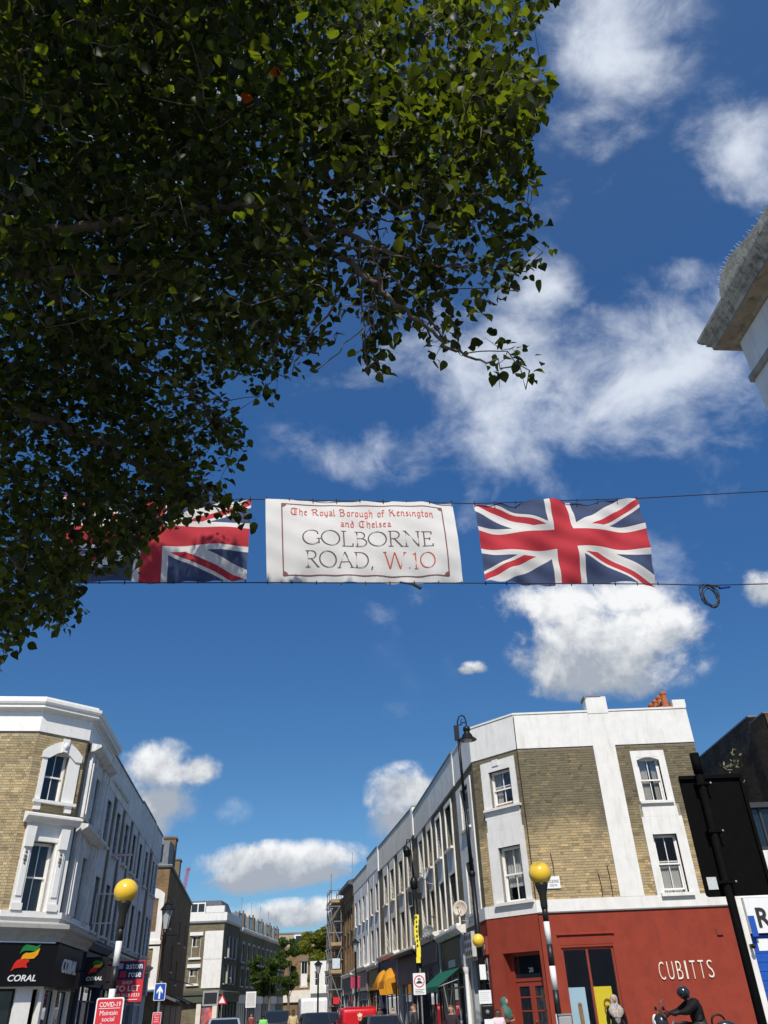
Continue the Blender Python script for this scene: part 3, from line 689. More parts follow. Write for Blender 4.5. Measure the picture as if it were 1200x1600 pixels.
hF = house('terraced_house', 'brown brick terraced house with a dark overhanging eave next to the scaffolding', FT, -30.3, -23.92, 8.7, 9.4, [(-25.6, -24.7), (-27.8, -26.9), (-29.8, -29)], base=BRICKB, stucco=BRICKB, par=BRICKB, strip=.1)
q = MB(FT); q.extrude_x([(-.02, 9.42), (-.45, 9.5), (-.45, 9.75), (.3, 9.95), (3, 11.2), (3, 9.5)], -30.4, -23.9); q.build('eave', SLATE, hF)
hG = house('terraced_house', 'tall brown brick house wrapped by the scaffolding', FT, -44, -30.5, 8.4, 9.2, [(-33, -32), (-36, -35), (-39, -38), (-42, -41)], base=BRICKB, stucco=BRICKB, par=BRICKB, strip=.1)
q = MB(FT); q.extrude_x([(-.02, 9.22), (-.05, 9.3), (-.05, 9.4), (4, 10.6), (4, 9.2)], -44.1, -30.45); q.build('eave', SLATE, hG)
fA = shopfront(hA, FS, -7.9, -3.1, M('charcoal_fascia', (.03, .035, .036), .5, .4, .15, 5), 2.62, 3.55, GREYPAINT, 4)
q = MB(FS); q.box(-3.75, -3.42, -.16, -.142, 2.72, 3.46); q.build('menu_panel', GREYPAINT, fA)
q = MB(FS); q.box(-6.2, -4.9, -.16, -.142, 2.7, 2.92); q.build('notice', M('paper_grey', (.55, .55, .52), .7), fA)
fB = shopfront(hB, FS, -13.5, -8.1, SLATEF, 2.45, 3.75, DARK, 4)
q = MB(FS); q.box(-13.1, -8.35, -.2, -.142, 3.02, 3.74); q.build('upper_fascia', M('graphite_panel', (.045, .05, .056), .5, .4, .1, 5), hB)
for i, ch in enumerate('316'): text(ch, -12.2+i*.85, -11.5+i*.85, 2.5, 2.95, M('blue_black', (.008, .012, .022), .5), fB, FS, y=-.146, thick=.02)
shopfront(hC, FT, -5.6, -.1, GREYF, 2.5, 3.6, GREYPAINT, 4, cornice=CREAM)
q = MB(FT); q.extrude_x([(-.18, 3.62), (-.55, 3.6), (-.6, 3.72), (-.2, 3.8)], -5.4, -.4); q.build('awning_box', BLACKM, hC)
shopfront(hC, FT, -11.7, -5.65, SLATEF, 2.45, 3.75, M('navy_paint', (.02, .03, .09), .5), 4, cornice=WHITE)
shopfront(hD, FT, -16.4, -11.9, M('ochre_fascia', (.33, .23, .09), .6), 2.5, 3.5, M('brown_paint', (.12, .07, .035), .5), 3)
shopfront(hE, FT, -23.8, -16.6, M('stone_fascia', (.36, .34, .28), .7), 2.55, 3.6, GREYPAINT, 4, cornice=WHITE)
shopfront(hF, FT, -30.2, -24, GREYF, 2.5, 3.5, GREYPAINT, 4)
# corner narrow unit between red shop and first house
q = MB(FS); q.wall(-3.05, -1.34, 0, 3.6, [(-2.7, -1.6, .4, 2.75)], .2, 0, -.02); q.build('narrow_shop_wall', GREYPAINT, crn)
q = MB(FS); q.box(-2.7, -1.6, .12, .13, .4, 2.75); q.build('narrow_shop_pane', GLASS, crn)
q = MB(FS); q.lathe([(.11, .12), (.11, .3), (.075, .34), (.065, 2.4), (.1, 2.5), (.12, 2.6)], (-3.0, -.16, 0), 12); q.build('white_column', WHITE2, crn)
q = MB(FS); q.box(-2.98, -1.78, -.16, -.03, 2.84, 3.55); hs = tag(q.build('wall_sign', M('sign_stone', (.50, .49, .46), .6)), 'square grey sign with rows of dark marks above the narrow grey shop', 'sign')
for i in range(3):
    for j in range(4):
        q = MB(FS); xa = -2.88+j*.27; q.prism([(xa, 2.9+i*.22), (xa+.17+rnd.uniform(-.04, .04), 2.9+i*.22), (xa+.19, 3.0+i*.22), (xa+.08, 3.07+i*.22), (xa+.02, 3.02+i*.22)], -.166, -.161); q.build('print_mark', INK, hs)

# ------------------------------------------------------------------ left corner building (betting shop)
CL, PL = (-10.84, 23.02), (-9.75, 24.17); AZF, AZC, AZL = 82., math.degrees(math.atan2(1.09, 1.15)), -8.8
ldir = Vector((math.sin(R_(AZL)), math.cos(R_(AZL)), 0)); SL = lambda s: (PL[0]+ldir.x*s, PL[1]+ldir.y*s)
fdir = Vector((math.sin(R_(AZF)), math.cos(R_(AZF)), 0)); LL = (CL[0]-fdir.x*6, CL[1]-fdir.y*6)
FLf, FLc, FLs = fr(CL, AZF), fr(CL, AZC), fr(PL, AZL); LCL = math.hypot(1.09, 1.15)
lcb = thing('corner_building', 'yellow brick corner building with deep white cornice over a black fascia shop', 'building', (CL[0], CL[1], 0))
q = MB(FLf); q.wall(-6, 0, 4.0, 9.02, [], .2); lops = [(.41, 1.08, 7.06, 8.52), (.45, 1.15, 4.1, 5.93)]
q.F = FLc; q.wall(0, LCL, 4.0, 9.02, lops, .24); q.build('wall', MORTAR, lcb)
q = MB(FLs); sops = [(1.5, 2.5, 6.9, 8.35), (1.5, 2.5, 4.15, 5.9)]; q.wall(0, 4.1, 2.3, 9.02, sops, .24); shell(q, FLf, -6, -1, 0, 9.6, 9, 0, 1); q.F = None
q.poly([(LL[0], LL[1], 9.6), (CL[0], CL[1], 9.6), (PL[0], PL[1], 9.6), (SL(4.1)[0], SL(4.1)[1], 9.6), (SL(4.1)[0]-5, SL(4.1)[1], 9.6)], 1, ((0, 0),)*5); q.build('side_wall', [BRICKF, SLATE], lcb)
bricks(lcb, [(FLf, -2.4, 0, 4.14, 9.0, []), (FLc, 0, LCL, 4.14, 9.0, [(.3, 1.42, 6.98, 8.44), (.22, 1.6, 4.0, 6.6)])], STOCK2)
lp = [LL, CL, PL, SL(4.1)]
q = MB(); band(q, lp, 9.02, 9.62, .05); q.build('frieze', WHITE2, lcb)
q = MB(); mould(q, lp, [(-.05, 9.621), (.08, 9.621), (.10, 9.68), (.26, 9.70), (.26, 9.78), (.30, 9.80), (.33, 9.86), (.33, 9.95), (.2, 9.96), (.2, 10.05), (-.3, 10.06)]); q.build('cornice', WHITE2, lcb)
q = MB(); band(q, lp, 3.98, 4.13, .16); mould(q, lp, [(-.02, 3.85), (.10, 3.85), (.10, 3.98), (-.02, 3.979)]); q.build('sill_band', WHITE2, lcb)
q = MB(); mould(q, [LL, CL, PL, SL(3.9)], [(-.02, 3.40), (.24, 3.40), (.26, 3.48), (.34, 3.56), (.36, 3.66), (.46, 3.70), (.46, 3.80), (.20, 3.86), (-.02, 3.86)]); q.build('shop_cornice', M('stone_grey_paint', (.40, .385, .35), .7, .3, .1, 4, (.24, .23, .21), .5), lcb)
q = MB(); band(q, [LL, CL, PL, SL(3.4)], 2.36, 3.36, .22); fc = q.build('fascia', M('black_fascia_panel', (.005, .005, .006), .5, .25, .2, 8), lcb)
q = MB(); band(q, [LL, CL, PL], 3.361, 3.395, .25); q.build('fascia_trim', SIGNW, lcb)
# windows of the chamfer
q = MB(FLc); slab(q, .27, 1.44, 6.98, 8.45, [lops[0]], .07, .2); q.box(.2, 1.5, -.18, -.072, 6.97, 7.05); q.box(.27, .45, -.12, -.002, 6.78, 6.969); q.box(1.2, 1.4, -.12, -.002, 6.78, 6.969)
n = 12; xa, xb = .24, 1.47
for i in range(n):
    t0, t1 = i/n, (i+1)/n; arc = lambda t: 8.46 + .36*(1-(2*t-1)**2) ; arci = lambda t: 8.28 + .22*max(0, 1-((2*t-1)/.62)**2) if abs(2*t-1) < .62 else 8.28
    x1_, x2_ = xa+(xb-xa)*t0, xa+(xb-xa)*t1
    q.hexa(((x1_, -.11, max(8.28, arci(t0))), (x2_, -.11, max(8.28, arci(t1))), (x2_, .1, max(8.28, arci(t1))), (x1_, .1, max(8.28, arci(t0))), (x1_, -.11, arc(t0)), (x2_, -.11, arc(t1)), (x2_, .1, arc(t1)), (x1_, .1, arc(t0))))
q.build('window_surround', WHITE2, lcb)
q = MB(FLc); q.prism([(.78, 8.5), (.93, 8.5), (.96, 8.9), (.75, 8.9)], -.17, -.112); q.ball((.855, -.18, 8.68), .06, .05, .1); q.build('keystone', WHITE2, lcb)
sash(lcb, FLc, *lops[0][:2], *lops[0][2:], rec=.15, split=.5)
q = MB(FLc); slab(q, .2, 1.62, 4.13, 6.42, [lops[1]], .06, .2)
for a in (.19, 1.2):
    q.box(a, a+.26, -.13, -.061, 4.14, 6.3); q.box(a+.05, a+.21, -.16, -.131, 4.5, 5.7); q.box(a-.02, a+.28, -.2, -.131, 4.14, 4.32); q.prism([(a+.02, 5.75), (a+.24, 5.75), (a+.26, 6.3), (a, 6.3)], -.22, -.131)
q.box(.47, 1.18, -.09, -.061, 5.94, 6.04); q.build('window_surround', WHITE2, lcb)
for a in (.3, 1.32):
    q = MB(FLc)
    for z, r in ((5.62, .035), (5.5, .045), (5.42, .05), (5.33, .03)): q.ball((a, -.165, z), r, .03, r*1.1, 8, 5)
    q.build('carved_drop', M('weathered_carving', (.16, .15, .13), .9, .2, .4, 25), lcb)
q = MB(FLc); q.extrude_x([(-.06, 6.40), (-.2, 6.42), (-.26, 6.5), (-.36, 6.55), (-.36, 6.61), (-.06, 6.7)], .06, 1.72); q.build('window_hood', WHITE2, lcb)
sash(lcb, FLc, *lops[1][:2], *lops[1][2:], rec=.16, sill=(.02, .08, .1, WHITE2))
# shaded side windows with heavy surrounds
for (z0_, z1_, zt) in ((6.9, 8.35, 8.95), (4.15, 5.9, 6.55)):
    q = MB(FLs); slab(q, .42, 3.35, z0_-.1, zt-.15, [(1.5, 2.5, z0_, z1_)], .08, .2)
    for a in (.4, .95, 2.62, 3.03): q.box(a, a+.33, -.17, -.081, z0_-.1, zt-.2); q.box(a+.09, a+.24, -.22, -.171, z0_, zt-.5)
    q.extrude_x([(-.06, zt-.2), (-.2, zt-.18), (-.4, zt-.05), (-.4, zt+.02), (-.06, zt+.08)], .25, 3.5); q.build('window_surround', GREYW, lcb)
    sash(lcb, FLs, 1.5, 2.5, z0_, z1_, rec=.2)
# ground floor of the betting shop
q = MB(FLf); q.wall(-6, -.0, .1, 2.4, [(-5.4, -.5, .5, 2.3)], .2); q.F = FLc; q.wall(0, LCL, .1, 2.4, [(.12, .86, .14, 2.32), (1.3, 1.5, .5, 2.3)], .2); q.F = FLs; q.wall(0, 3.5, .1, 2.4, [(.25, 1.5, .5, 2.3), (1.7, 3.2, .5, 2.3)], .2); q.build('shop_wall', WHITE2, lcb)
for F, a, b_, z0_ in ((FLf, -5.4, -.5, .5), (FLc, .12, .86, .14), (FLs, .25, 1.5, .5), (FLs, 1.7, 3.2, .5)):
    q = MB(F); q.box(a, a+.05, .08, .14, z0_, 2.32); q.box(b_-.05, b_, .08, .14, z0_, 2.32); q.box(a+.05, b_-.05, .08, .14, 2.26, 2.32); q.box(a+.05, b_-.05, .08, .14, z0_, z0_+.06)
    sw_ = q.build('shop_window', BLACKM, lcb); q = MB(F); q.box(a+.05, b_-.05, .1, .108, z0_+.06, 2.26); q.build('pane', GLASS, sw_)
q = MB(FLs); q.box(.4, 1.2, .07, .079, .6, 1.5); q.build('poster', M('poster_print', (.5, .55, .35), .6, .3, .6, 8), sw_)
# its emblem: three waving stripes in green, amber and red, and the name
def wave_flag(F, x, z, s, y, parent):
    for mt, pts in ((M('logo_green', (.015, .20, .05), .5), [(.22, .62), (.30, .86), (.42, .96), (.62, .94), (.86, .90), (1.0, .98), (.93, .80), (.80, .72), (.60, .74), (.42, .74), (.30, .70)]),
                    (M('logo_amber', (.85, .38, .01), .5), [(.30, .42), (.36, .58), (.46, .66), (.62, .66), (.80, .70), (.93, .79), (1.0, .84), (.95, .60), (.82, .46), (.62, .44), (.45, .46)]),
                    (M('logo_red', (.65, .025, .015), .5), [(0, 0), (.08, .26), (.18, .40), (.30, .44), (.45, .45), (.60, .43), (.66, .36), (.55, .26), (.62, .12), (.45, .14), (.28, .12), (.12, .10)])):
        q = MB(F); q.prism([(x+a*s, z+b_*s*.95) for a, b_ in pts][::-1] if sum(pts[i][0]*pts[(i+1) % len(pts)][1]-pts[(i+1) % len(pts)][0]*pts[i][1] for i in range(len(pts))) < 0 else [(x+a*s, z+b_*s*.95) for a, b_ in pts], y-.015, y); q.build('logo_stripe', mt, parent)
wave_flag(FLc, .50, 2.70, .68, -.225, lcb)
text('CORAL', .46, 1.22, 2.47, 2.62, SIGNW, lcb, FLc, y=-.222, thick=.015, shear=.2, bold=.015)
text('CORAL', .7, 2.6, 2.70, 3.05, SIGNW, lcb, FLs, y=-.222, thick=.03, shear=.15, bold=.015)

# the rest of the left-hand terrace (in shade)
GL = 'terraced houses on the left side of the street'
R2 = ((6.75, 8.25), (4.05, 5.72))
lA = house('terraced_house', 'grey stuccoed terraced house with a stained parapet beside the betting shop corner', FLs, 4.12, 12.2, 8.6, 9.8, [(4.42, 5.25), (6.55, 7.4), (8.75, 9.6), (10.95, 11.8)], stucco=GREYW, par=OFFW, strip=.28, group=GL, rows=R2, top=8.598)
lB = house('terraced_house', 'grey stuccoed terraced house with a raised coping behind the yellow globe', FLs, 12.22, 16.95, 8.55, 9.9, [(13.0, 13.9), (15.1, 16.0)], stucco=GREYW, par=GREYW, strip=.45, group=GL, rows=R2, top=8.548)
lC = house('terraced_house', 'last grey house of the left row with a white stripe at its parapet', FLs, 16.97, 20.4, 8.5, 9.85, [(17.9, 18.7), (19.1, 19.8)], stucco=GREYW, par=GREYW, strip=.3, group=GL, rows=R2, top=8.498, piers=[(16.98, 17.25)])
q = MB(FLs); q.extrude_x([(-.06, 8.9), (-.12, 8.9), (-.16, 8.98), (-.06, 9.0)], 4.6, 8.3); q.build('string_course', GREYW, lA)
shopfront(lA, FLs, 4.1, 8.1, M('deep_blue_fascia', (.025, .05, .10), .5), 2.5, 3.45, M('deep_blue_paint', (.02, .045, .09), .5), 3, cornice=M('slate_blue_paint', (.09, .12, .17), .6))
shopfront(lA, FLs, 8.15, 12.15, M('maroon_fascia', (.12, .02, .02), .5), 2.5, 3.4, BLACKM, 3)
shopfront(lB, FLs, 12.25, 16.9, BLACKM, 2.5, 3.4, GREYPAINT, 3)
shopfront(lC, FLs, 17, 20.3, GREYF, 2.5, 3.4, WHITE2, 2)
# open casement
q = MB(fr(SL(5.2), AZF)); q.box(-.02, .62, 0, .04, 4.3, 4.34); q.box(-.02, .62, 0, .04, 5.2, 5.24); q.box(-.02, .02, .001, .039, 4.34, 5.2); q.box(.58, .62, .001, .039, 4.34, 5.2); cs = q.build('open_casement', WHITE2, lA)
q = MB(fr(SL(5.2), AZF)); q.box(.02, .58, .018, .022, 4.34, 5.2); q.build('pane', GLASSC, cs)
def one(name, mat, parent, fn, F=None, **k):
    q = MB(F); fn(q); return q.build(name, mat, parent, **k)
# ------------------------------------------------------------------ low blue shop and tall dark building to the right
FR_ = fr((9.79, 25.0), 90)
lw = thing('shop_building', 'low white shop building with blue front between the red corner and the dark brick wall', 'building', (11, 25, 0))
q = MB(FR_); q.wall(0, 2.5, 3.9, 5.15, [], .2); q.wall(0, .16, 0, 3.9, [], .2); shell(q, FR_, .0, 2.5, 0, 5.1, 7, 0, 1); q.build('wall', [WHITE, SLATE], lw)
BLUEP = M('shutter_blue', (.012, .085, .42), .5, .4, .08, 5)
one('fascia', SIGNW, lw, lambda q: q.box(.17, 2.5, -.14, .1, 2.98, 3.88), FR_)
text('R', .42, .80, 3.12, 3.62, INK, lw, FR_, y=-.141, thick=.02, bold=.02); text('I', .90, 1.03, 3.12, 3.62, INK, lw, FR_, y=-.141, thick=.02, bold=.02)
text('E', 1.15, 1.5, 3.12, 3.62, INK, lw, FR_, y=-.141, thick=.02, bold=.02)
one('blue_panel', BLUEP, lw, lambda q: q.box(.17, .34, -.16, -.141, 2.9, 3.42), FR_)
sh_ = one('shutter', BLUEP, lw, lambda q: [q.box(.17, 2.5, .0+.012*(i % 2), .09, .3+i*.11, .3+i*.11+.108) for i in range(24)], FR_)
one('notice', SIGNW, sh_, lambda q: q.box(.3, .62, -.012, -.002, 2.55, 2.85), FR_)
one('small_camera', BLACKM, lw, lambda q: (q.box(.05, .13, -.2, 0, 2.62, 2.72), q.ball((.09, -.22, 2.66), .06)), FR_)
dm = one('glass_dormer', M('dark_lead', (.03, .034, .038), .5, .5, .15, 6), lw, lambda q: (q.box(.95, 2.5, .0, .12, 5.16, 5.25), q.box(.95, 1.03, .0, .12, 5.25, 6.35), q.box(1.4, 1.46, .0, .12, 5.25, 6.35), q.box(2.42, 2.5, .0, .12, 5.25, 6.35), q.box(.85, 2.55, -.12, 3.2, 6.35, 6.5), q.box(.95, 1.0, .12, 3.0, 5.16, 6.35)), FR_)
for a, b_ in ((1.03, 1.4), (1.46, 2.42)): one('pane', GLASS, dm, lambda q: q.box(a, b_, .05, .058, 5.25, 6.35), FR_)
dk = thing('tall_dark_building', 'tall sooty brick building with weed growing on its dark side wall at the right edge', 'building', (14, 27, 0))
FD = fr((12.3, 25.02), 180); q = MB(FD); q.wall(-8, -1.15, 0, 9.55, [], .2); q.build('side_wall', BRICKD, dk)
q = MB(FD); q.wall(-1.145, 0, 0, 9.3, [], .2, 0, -.03); q.build('flank_wall', BRICKE, dk)
q = MB(fr((12.3, 25.0), 90)); q.wall(.0, 7, 0, 9.28, [], .2); shell(q, fr((12.3, 25.0), 90), .05, 7, 0, 9.2, 8, 0, 1); q.build('front_wall', [BRICKE, SLATE], dk)
q = MB(FD); q.box(-8, -1.16, -.03, .3, 9.551, 9.61); q.box(-1.15, 0, -.045, .3, 9.301, 9.35); q.build('coping', LEADG, dk)
wd = MB(); rr = random.Random(5)
for i in range(46):
    c = Vector((12.24-rr.random()*.22, 28.0+rr.gauss(0, .42), 8.55+rr.gauss(0, .28))); d = Vector((rr.gauss(0, 1), rr.gauss(0, 1), rr.gauss(0, 1))).normalized()*.10; e = Vector((rr.gauss(0, 1), rr.gauss(0, 1), rr.gauss(0, 1))).normalized()*.04
    wd.poly((c-d, c+e, c+d, c-e))
tag(wd.build('wall_weed', M('pale_weed', (.20, .22, .12), .8, .2, .3, 8)), 'pale straggly weed rooted in the dark sooty brick wall', 'plant')
one('satellite_dish', GREYPAINT, None, lambda q: (q.lathe([(.02, 0), (.2, .03), (.36, .11), (.42, .17), (.40, .17), (.2, .05), (.02, .02)], (0, 0, 0), 18), q.tube([(0, 0, 0), (.05, .1, -.4)], .025)), Matrix.Translation((11.45, 27.2, 7.1)) @ Matrix.Rotation(R_(70), 4, 'X'))
bpy.data.objects['satellite_dish'].name = 'roof_dish'; tag(bpy.data.objects['roof_dish'], 'pale round dish on the roof behind the black signal board', 'satellite dish')

# ------------------------------------------------------------------ near building on the right with a weathered cornice
FN = fr((5.98, 9.14), 175)
nr = thing('stucco_building', 'near white stucco building with blackened projecting cornice at the upper right', 'building', (6, 9, 0))
NRW = M('pale_grey_stucco', (.82, .80, .76), .8, .25, .06, 2, (.42, .42, .40), .5, bump=.2)
q = MB(FN); q.wall(0, 16, 0, 10.7, [(3.2, 4.4, 6.0, 8.2), (6.2, 7.4, 6.0, 8.2), (9.2, 10.4, 6, 8.2), (3.2, 4.4, 2.4, 4.6), (6.2, 7.4, 2.4, 4.6), (9.2, 10.4, 2.4, 4.6)], .25); shell(q, FN, 0, 16, 0, 11.0, 9, 0, 1); q.build('wall', [NRW, SLATE], nr)
for xa in (3.2, 6.2, 9.2):
    for za, zb_ in ((6.0, 8.2), (2.4, 4.6)): sash(nr, FN, xa, xa+1.2, za, zb_, sill=(.1, .1, .14, NRW))
WEA = M('weathered_stone', (.42, .395, .34), .95, .15, .35, 5, (.035, .034, .03), .9, (5, 5, 1.0), bump=.3, bscale=30)
SOFF = M('stained_soffit', (.40, .34, .25), .9, .2, .15, 4, (.09, .065, .04), .85, (3, 3, 1), bump=.3)
npl = [tuple((FN @ Vector((-.0, 5, 0)))[:2]), tuple((FN @ Vector((0, 0, 0)))[:2]), tuple((FN @ Vector((16, 0, 0)))[:2])]
q = MB(); mould(q, npl, [(-.02, 10.55), (.04, 10.55), (.06, 10.62), (.29, 10.66)]); q.build('soffit', SOFF, nr)
prof_c = [(.0, 10.665), (.29, 10.665), (.30, 10.76), (.35, 10.79), (.35, 10.84), (.39, 10.88), (.43, 10.95), (.43, 11.01), (.30, 11.04), (-.02, 11.08)]
q = MB(); mould(q, [npl[0], npl[1], tuple((FN @ Vector((.55, 0, 0)))[:2])], prof_c); q.build('cornice_stone', WEA, nr)
for i in range(14):
    d_ = rnd.uniform(-.006, .006); one('cornice_stone', WEA, nr, lambda q: q.extrude_x([(-o-d_*(o > .1), z+d_) for o, z in prof_c][::-1], .558+i*1.1, .558+i*1.1+1.092), FN)
q = MB(); band(q, npl, 9.72, 9.84, .05); q.build('string_course', M('tan_stone', (.36, .33, .27), .85, .2, .15, 5, (.18, .16, .13), .5), nr)
STONE2 = M('lichened_stone', (.46, .42, .34), .9, .2, .3, 7, (.12, .12, .10), .6, bump=.6, bscale=18)
q = MB(FN); top_ = [(.36, 11.24), (.42, 11.42), (.58, 11.54), (.80, 11.58), (1.05, 11.53), (1.35, 11.42), (1.7, 11.34), (2.2, 11.31), (2.6, 11.30)]
q.prism([(.38, 11.02), (2.6, 11.02)] + top_[::-1], -.30, .25); hp = q.build('parapet_scroll', STONE2, nr)
q = MB(FN); q.box(2.62, 6, -.2, .3, 11.02, 11.3); q.build('parapet_wall', STONE2, nr)
q = MB(FN)
for i in range(30):
    u = i/29*7.99; j = int(u); bx = top_[j][0]+(top_[j+1][0]-top_[j][0])*(u-j); bz = top_[j][1]+(top_[j+1][1]-top_[j][1])*(u-j)
    for dy in (-.05, .06): q.tube([(bx, -.25, bz), (bx-.02+rnd.uniform(-.03, .03), -.25+dy, bz+.09)], .0035, 3)
q.build('bird_spikes', STEEL, nr)['kind'] = 'stuff'

# ------------------------------------------------------------------ far side of the left street
bp_ = Vector((-13.9, 50.5, 0)); FBf = fr((bp_.x, bp_.y), 86); AZB = -9.6; FBs = fr((bp_.x, bp_.y), AZB)
br = thing('brown_house', 'brown brick corner house with white arched bay and dormer beyond the grey row', 'building', tuple(bp_))
fops = [(-1.12, -.45, 5.75, 7.5), (-1.12, -.45, 3.45, 4.9)]
q = MB(FBf); q.wall(-6, 0, 0, 9.2, fops, .2); q.build('front_wall', BRICKB, br)
bops = [(3.2, 4.0, 6.2, 7.6), (6.6, 7.5, 4.0, 5.5), (10.5, 11.3, 5.9, 7.2), (11, 11.9, 3.4, 4.8), (16, 16.9, 6, 7.4)]
q = MB(FBs); q.wall(0, 20, 0, 9.2, bops, .2); shell(q, FBs, 0, 20, 0, 9.0, 6, 0, 1); q.build('side_wall', [BRICKB, SLATE], br)
for o in bops: sash(br, FBs, *o, rec=.1, sill=(.08, .08, .08, OFFW))
q = MB(FBf); slab(q, -1.45, -.12, 5.3, 7.75, [fops[0]], .12, .1); q.prism([(-1.45+1.33*i/10, 7.75+.3*math.sin(math.pi*i/10)) for i in range(11)][::-1], -.12, -.002); q.box(-1.55, -.05, -.2, -.121, 5.1, 5.3); q.build('arched_surround', WHITE, br)
q = MB(FBf); slab(q, -1.5, -.08, 2.9, 5.0, [fops[1]], .12, .1); q.box(-1.6, -.02, -.25, -.121, 2.75, 2.9); q.build('window_surround', WHITE, br)
for o in fops: sash(br, FBf, *o, rec=.1)
one('carved_bracket', M('weathered_carving2', (.33, .31, .27), .9, .2, .35, 14), br, lambda q: [q.ball((-1.15+i*.14, -.28, 3.2-.08*abs(i-2)), .1, .08, .14, 8, 5) for i in range(5)], FBf)
mould(q := MB(), [tuple((FBf @ Vector((-6, 0, 0)))[:2]), tuple(bp_[:2]), tuple((FBs @ Vector((20, 0, 0)))[:2])], [(-.02, 9.2), (.1, 9.2), (.14, 9.3), (.1, 9.36), (-.2, 9.36)]); q.build('coping', LEADG, br)
one('chimney', BRICKB, br, lambda q: (q.wall(2.1, 3.2, 9.37, 11.2, [], .3, 0, .05), q.box(2.1, 3.2, .051, .8, 9.37, 11.2), q.box(2.05, 3.25, 0, .85, 11.2, 11.32)), FBs)
one('chimney', BRICKB, br, lambda q: (q.box(6.6, 7.6, .05, .8, 9.37, 10.6), q.box(6.55, 7.65, 0, .85, 10.6, 10.7)), FBs)
dq = one('dormer', LEADG, br, lambda q: q.box(-1.7, -.3, .5, 2.4, 9.3, 10.8), FBf); one('pane', GLASS, dq, lambda q: q.box(-1.35, -.65, .47, .49, 9.6, 10.6), FBf)
for i in range(4): one('shop_awning', BLACKMATT if i % 2 else GREYF, br, lambda q: q.extrude_x([(-.03, 2.75), (-1.0, 2.35), (-1.0, 2.25), (-.03, 2.6)], 1+i*4.5, 4.8+i*4.5), FBs)
one('shop_front', DARK, br, lambda q: [q.box(i*4.5+.6, i*4.5+4.7, -.05, -.005, .2, 2.2) for i in range(4)], FBs)
one('pole_bracket', STEEL, br, lambda q: q.tube([(7.2, 0, 3.6), (6.0, -1.6, 3.2)], .035), FBs)

# corner pub with white panel, and the row behind it
pc = (-16.0, 78.2); FPf = fr(pc, 90); FPs = fr(pc, 2.9)
pb = thing('corner_pub', 'brown brick corner pub with a plain white panel and white rooftop parapet', 'building', (pc[0], pc[1], 0))
pops = [(-2.85, -2.05, 5.9, 7.6), (-2.85, -2.05, 3.9, 5.1)]
q = MB(FPf); q.wall(-8.5, 0, 2.9, 8.6, pops, .2); q.build('front_wall', BRICKF, pb)
sp_ = [(.9, 1.5, 5.9, 7.6), (2.3, 2.9, 5.9, 7.6), (3.7, 4.3, 5.9, 7.6), (.9, 1.5, 3.9, 5.3), (2.3, 2.9, 3.9, 5.3), (3.7, 4.3, 3.9, 5.3)]
q = MB(FPs); q.wall(0, 6, 2.9, 8.6, sp_, .2); shell(q, FPs, 0, 6, 0, 8.6, 8, 0, 1); q.build('side_wall', [BRICKF, SLATE], pb)
for o in pops: sash(pb, FPf, *o, rec=.1, sill=(.15, .15, .15, WHITE)); one('lintel', WHITE, pb, lambda q: q.box(o[0]-.2, o[1]+.2, -.12, -.01, o[3]+.02, o[3]+.3), FPf)
for o in sp_:
    sash(pb, FPs, *o, rec=.12, sill=(.12, .1, .15, GREYPAINT)); one('column', M('grey_stone', (.40, .39, .36), .85, .2, .12, 6), pb, lambda q: (q.lathe([(.12, 0), (.1, .05), (.1, o[3]-o[2]-.1), (.15, o[3]-o[2])], (o[1]+.28, -.08, o[2]), 8)), FPs)  # columns in a plain mid-grey stone colour
one('white_panel', WHITE, pb, lambda q: (q.box(-1.68, -.02, -.08, -.005, 3.55, 5.72), q.box(-1.68, -.02, -.08, -.005, 5.74, 7.95)), FPf)
q = MB(); mould(q, [tuple((FPf @ Vector((-8.5, 0, 0)))[:2]), pc, tuple((FPs @ Vector((6, 0, 0)))[:2])], [(-.02, 8.6), (.15, 8.62), (.25, 8.75), (.25, 9.4), (-.2, 9.42)])
q.F = FPf; q.box(-1.75, -.05, -.27, .2, 9.4, 9.95); q.build('parapet', WHITE, pb)
q = MB(); mould(q, [tuple((FPf @ Vector((-8.5, 0, 0)))[:2]), pc, tuple((FPs @ Vector((6, 0, 0)))[:2])], [(-.02, 2.5), (.3, 2.5), (.3, 2.95), (.42, 3.05), (.42, 3.25), (-.02, 3.4)]); q.build('pub_fascia', M('olive_paint', (.075, .08, .06), .6, .3, .12, 5), pb)
one('pub_front', M('dark_green_paint', (.05, .055, .045), .6, .3, .2, 5), pb, lambda q: [q.box(.3+i*1.1, .3+i*1.1+.7, -.06, -.01, .3, 2.45) for i in range(5)], FPs)
one('stone_column', CREAM, pb, lambda q: [q.box(a, a+.4, -.2, -.01, 0, 2.45) for a in (-1.9, -.5)], FPf)
one('poster_panel', M('poster_colours', (.5, .10, .08), .6, .3, .7, 2.5, (.1, .2, .5), .7), pb, lambda q: q.box(-1.45, -.52, -.1, -.05, .5, 2.1), FPf)
one('mansard', SLATE, pb, lambda q: q.hexa([(-8, .8, 9.3), (-.3, .8, 9.3), (-.3, 6, 9.3), (-8, 6, 9.3), (-7.6, 1.6, 10.6), (-.8, 1.6, 10.6), (-.8, 5, 10.6), (-7.6, 5, 10.6)]), FPf)
dq = one('dormer', WHITE2, pb, lambda q: q.box(-3.4, -2.0, .6, 2, 9.45, 10.35), FPf)
for a in (-3.3, -2.65): one('pane', GLASS, dq, lambda q: q.box(a, a+.55, .57, .59, 9.6, 10.25), FPf)
FPr = fr((pc[0]+.34, pc[1]+6.02), 2.9)
rwb = thing('terrace_row', 'shaded brick terrace with dormered roofs beyond the corner pub', 'building', (-15.3, 92, 0))
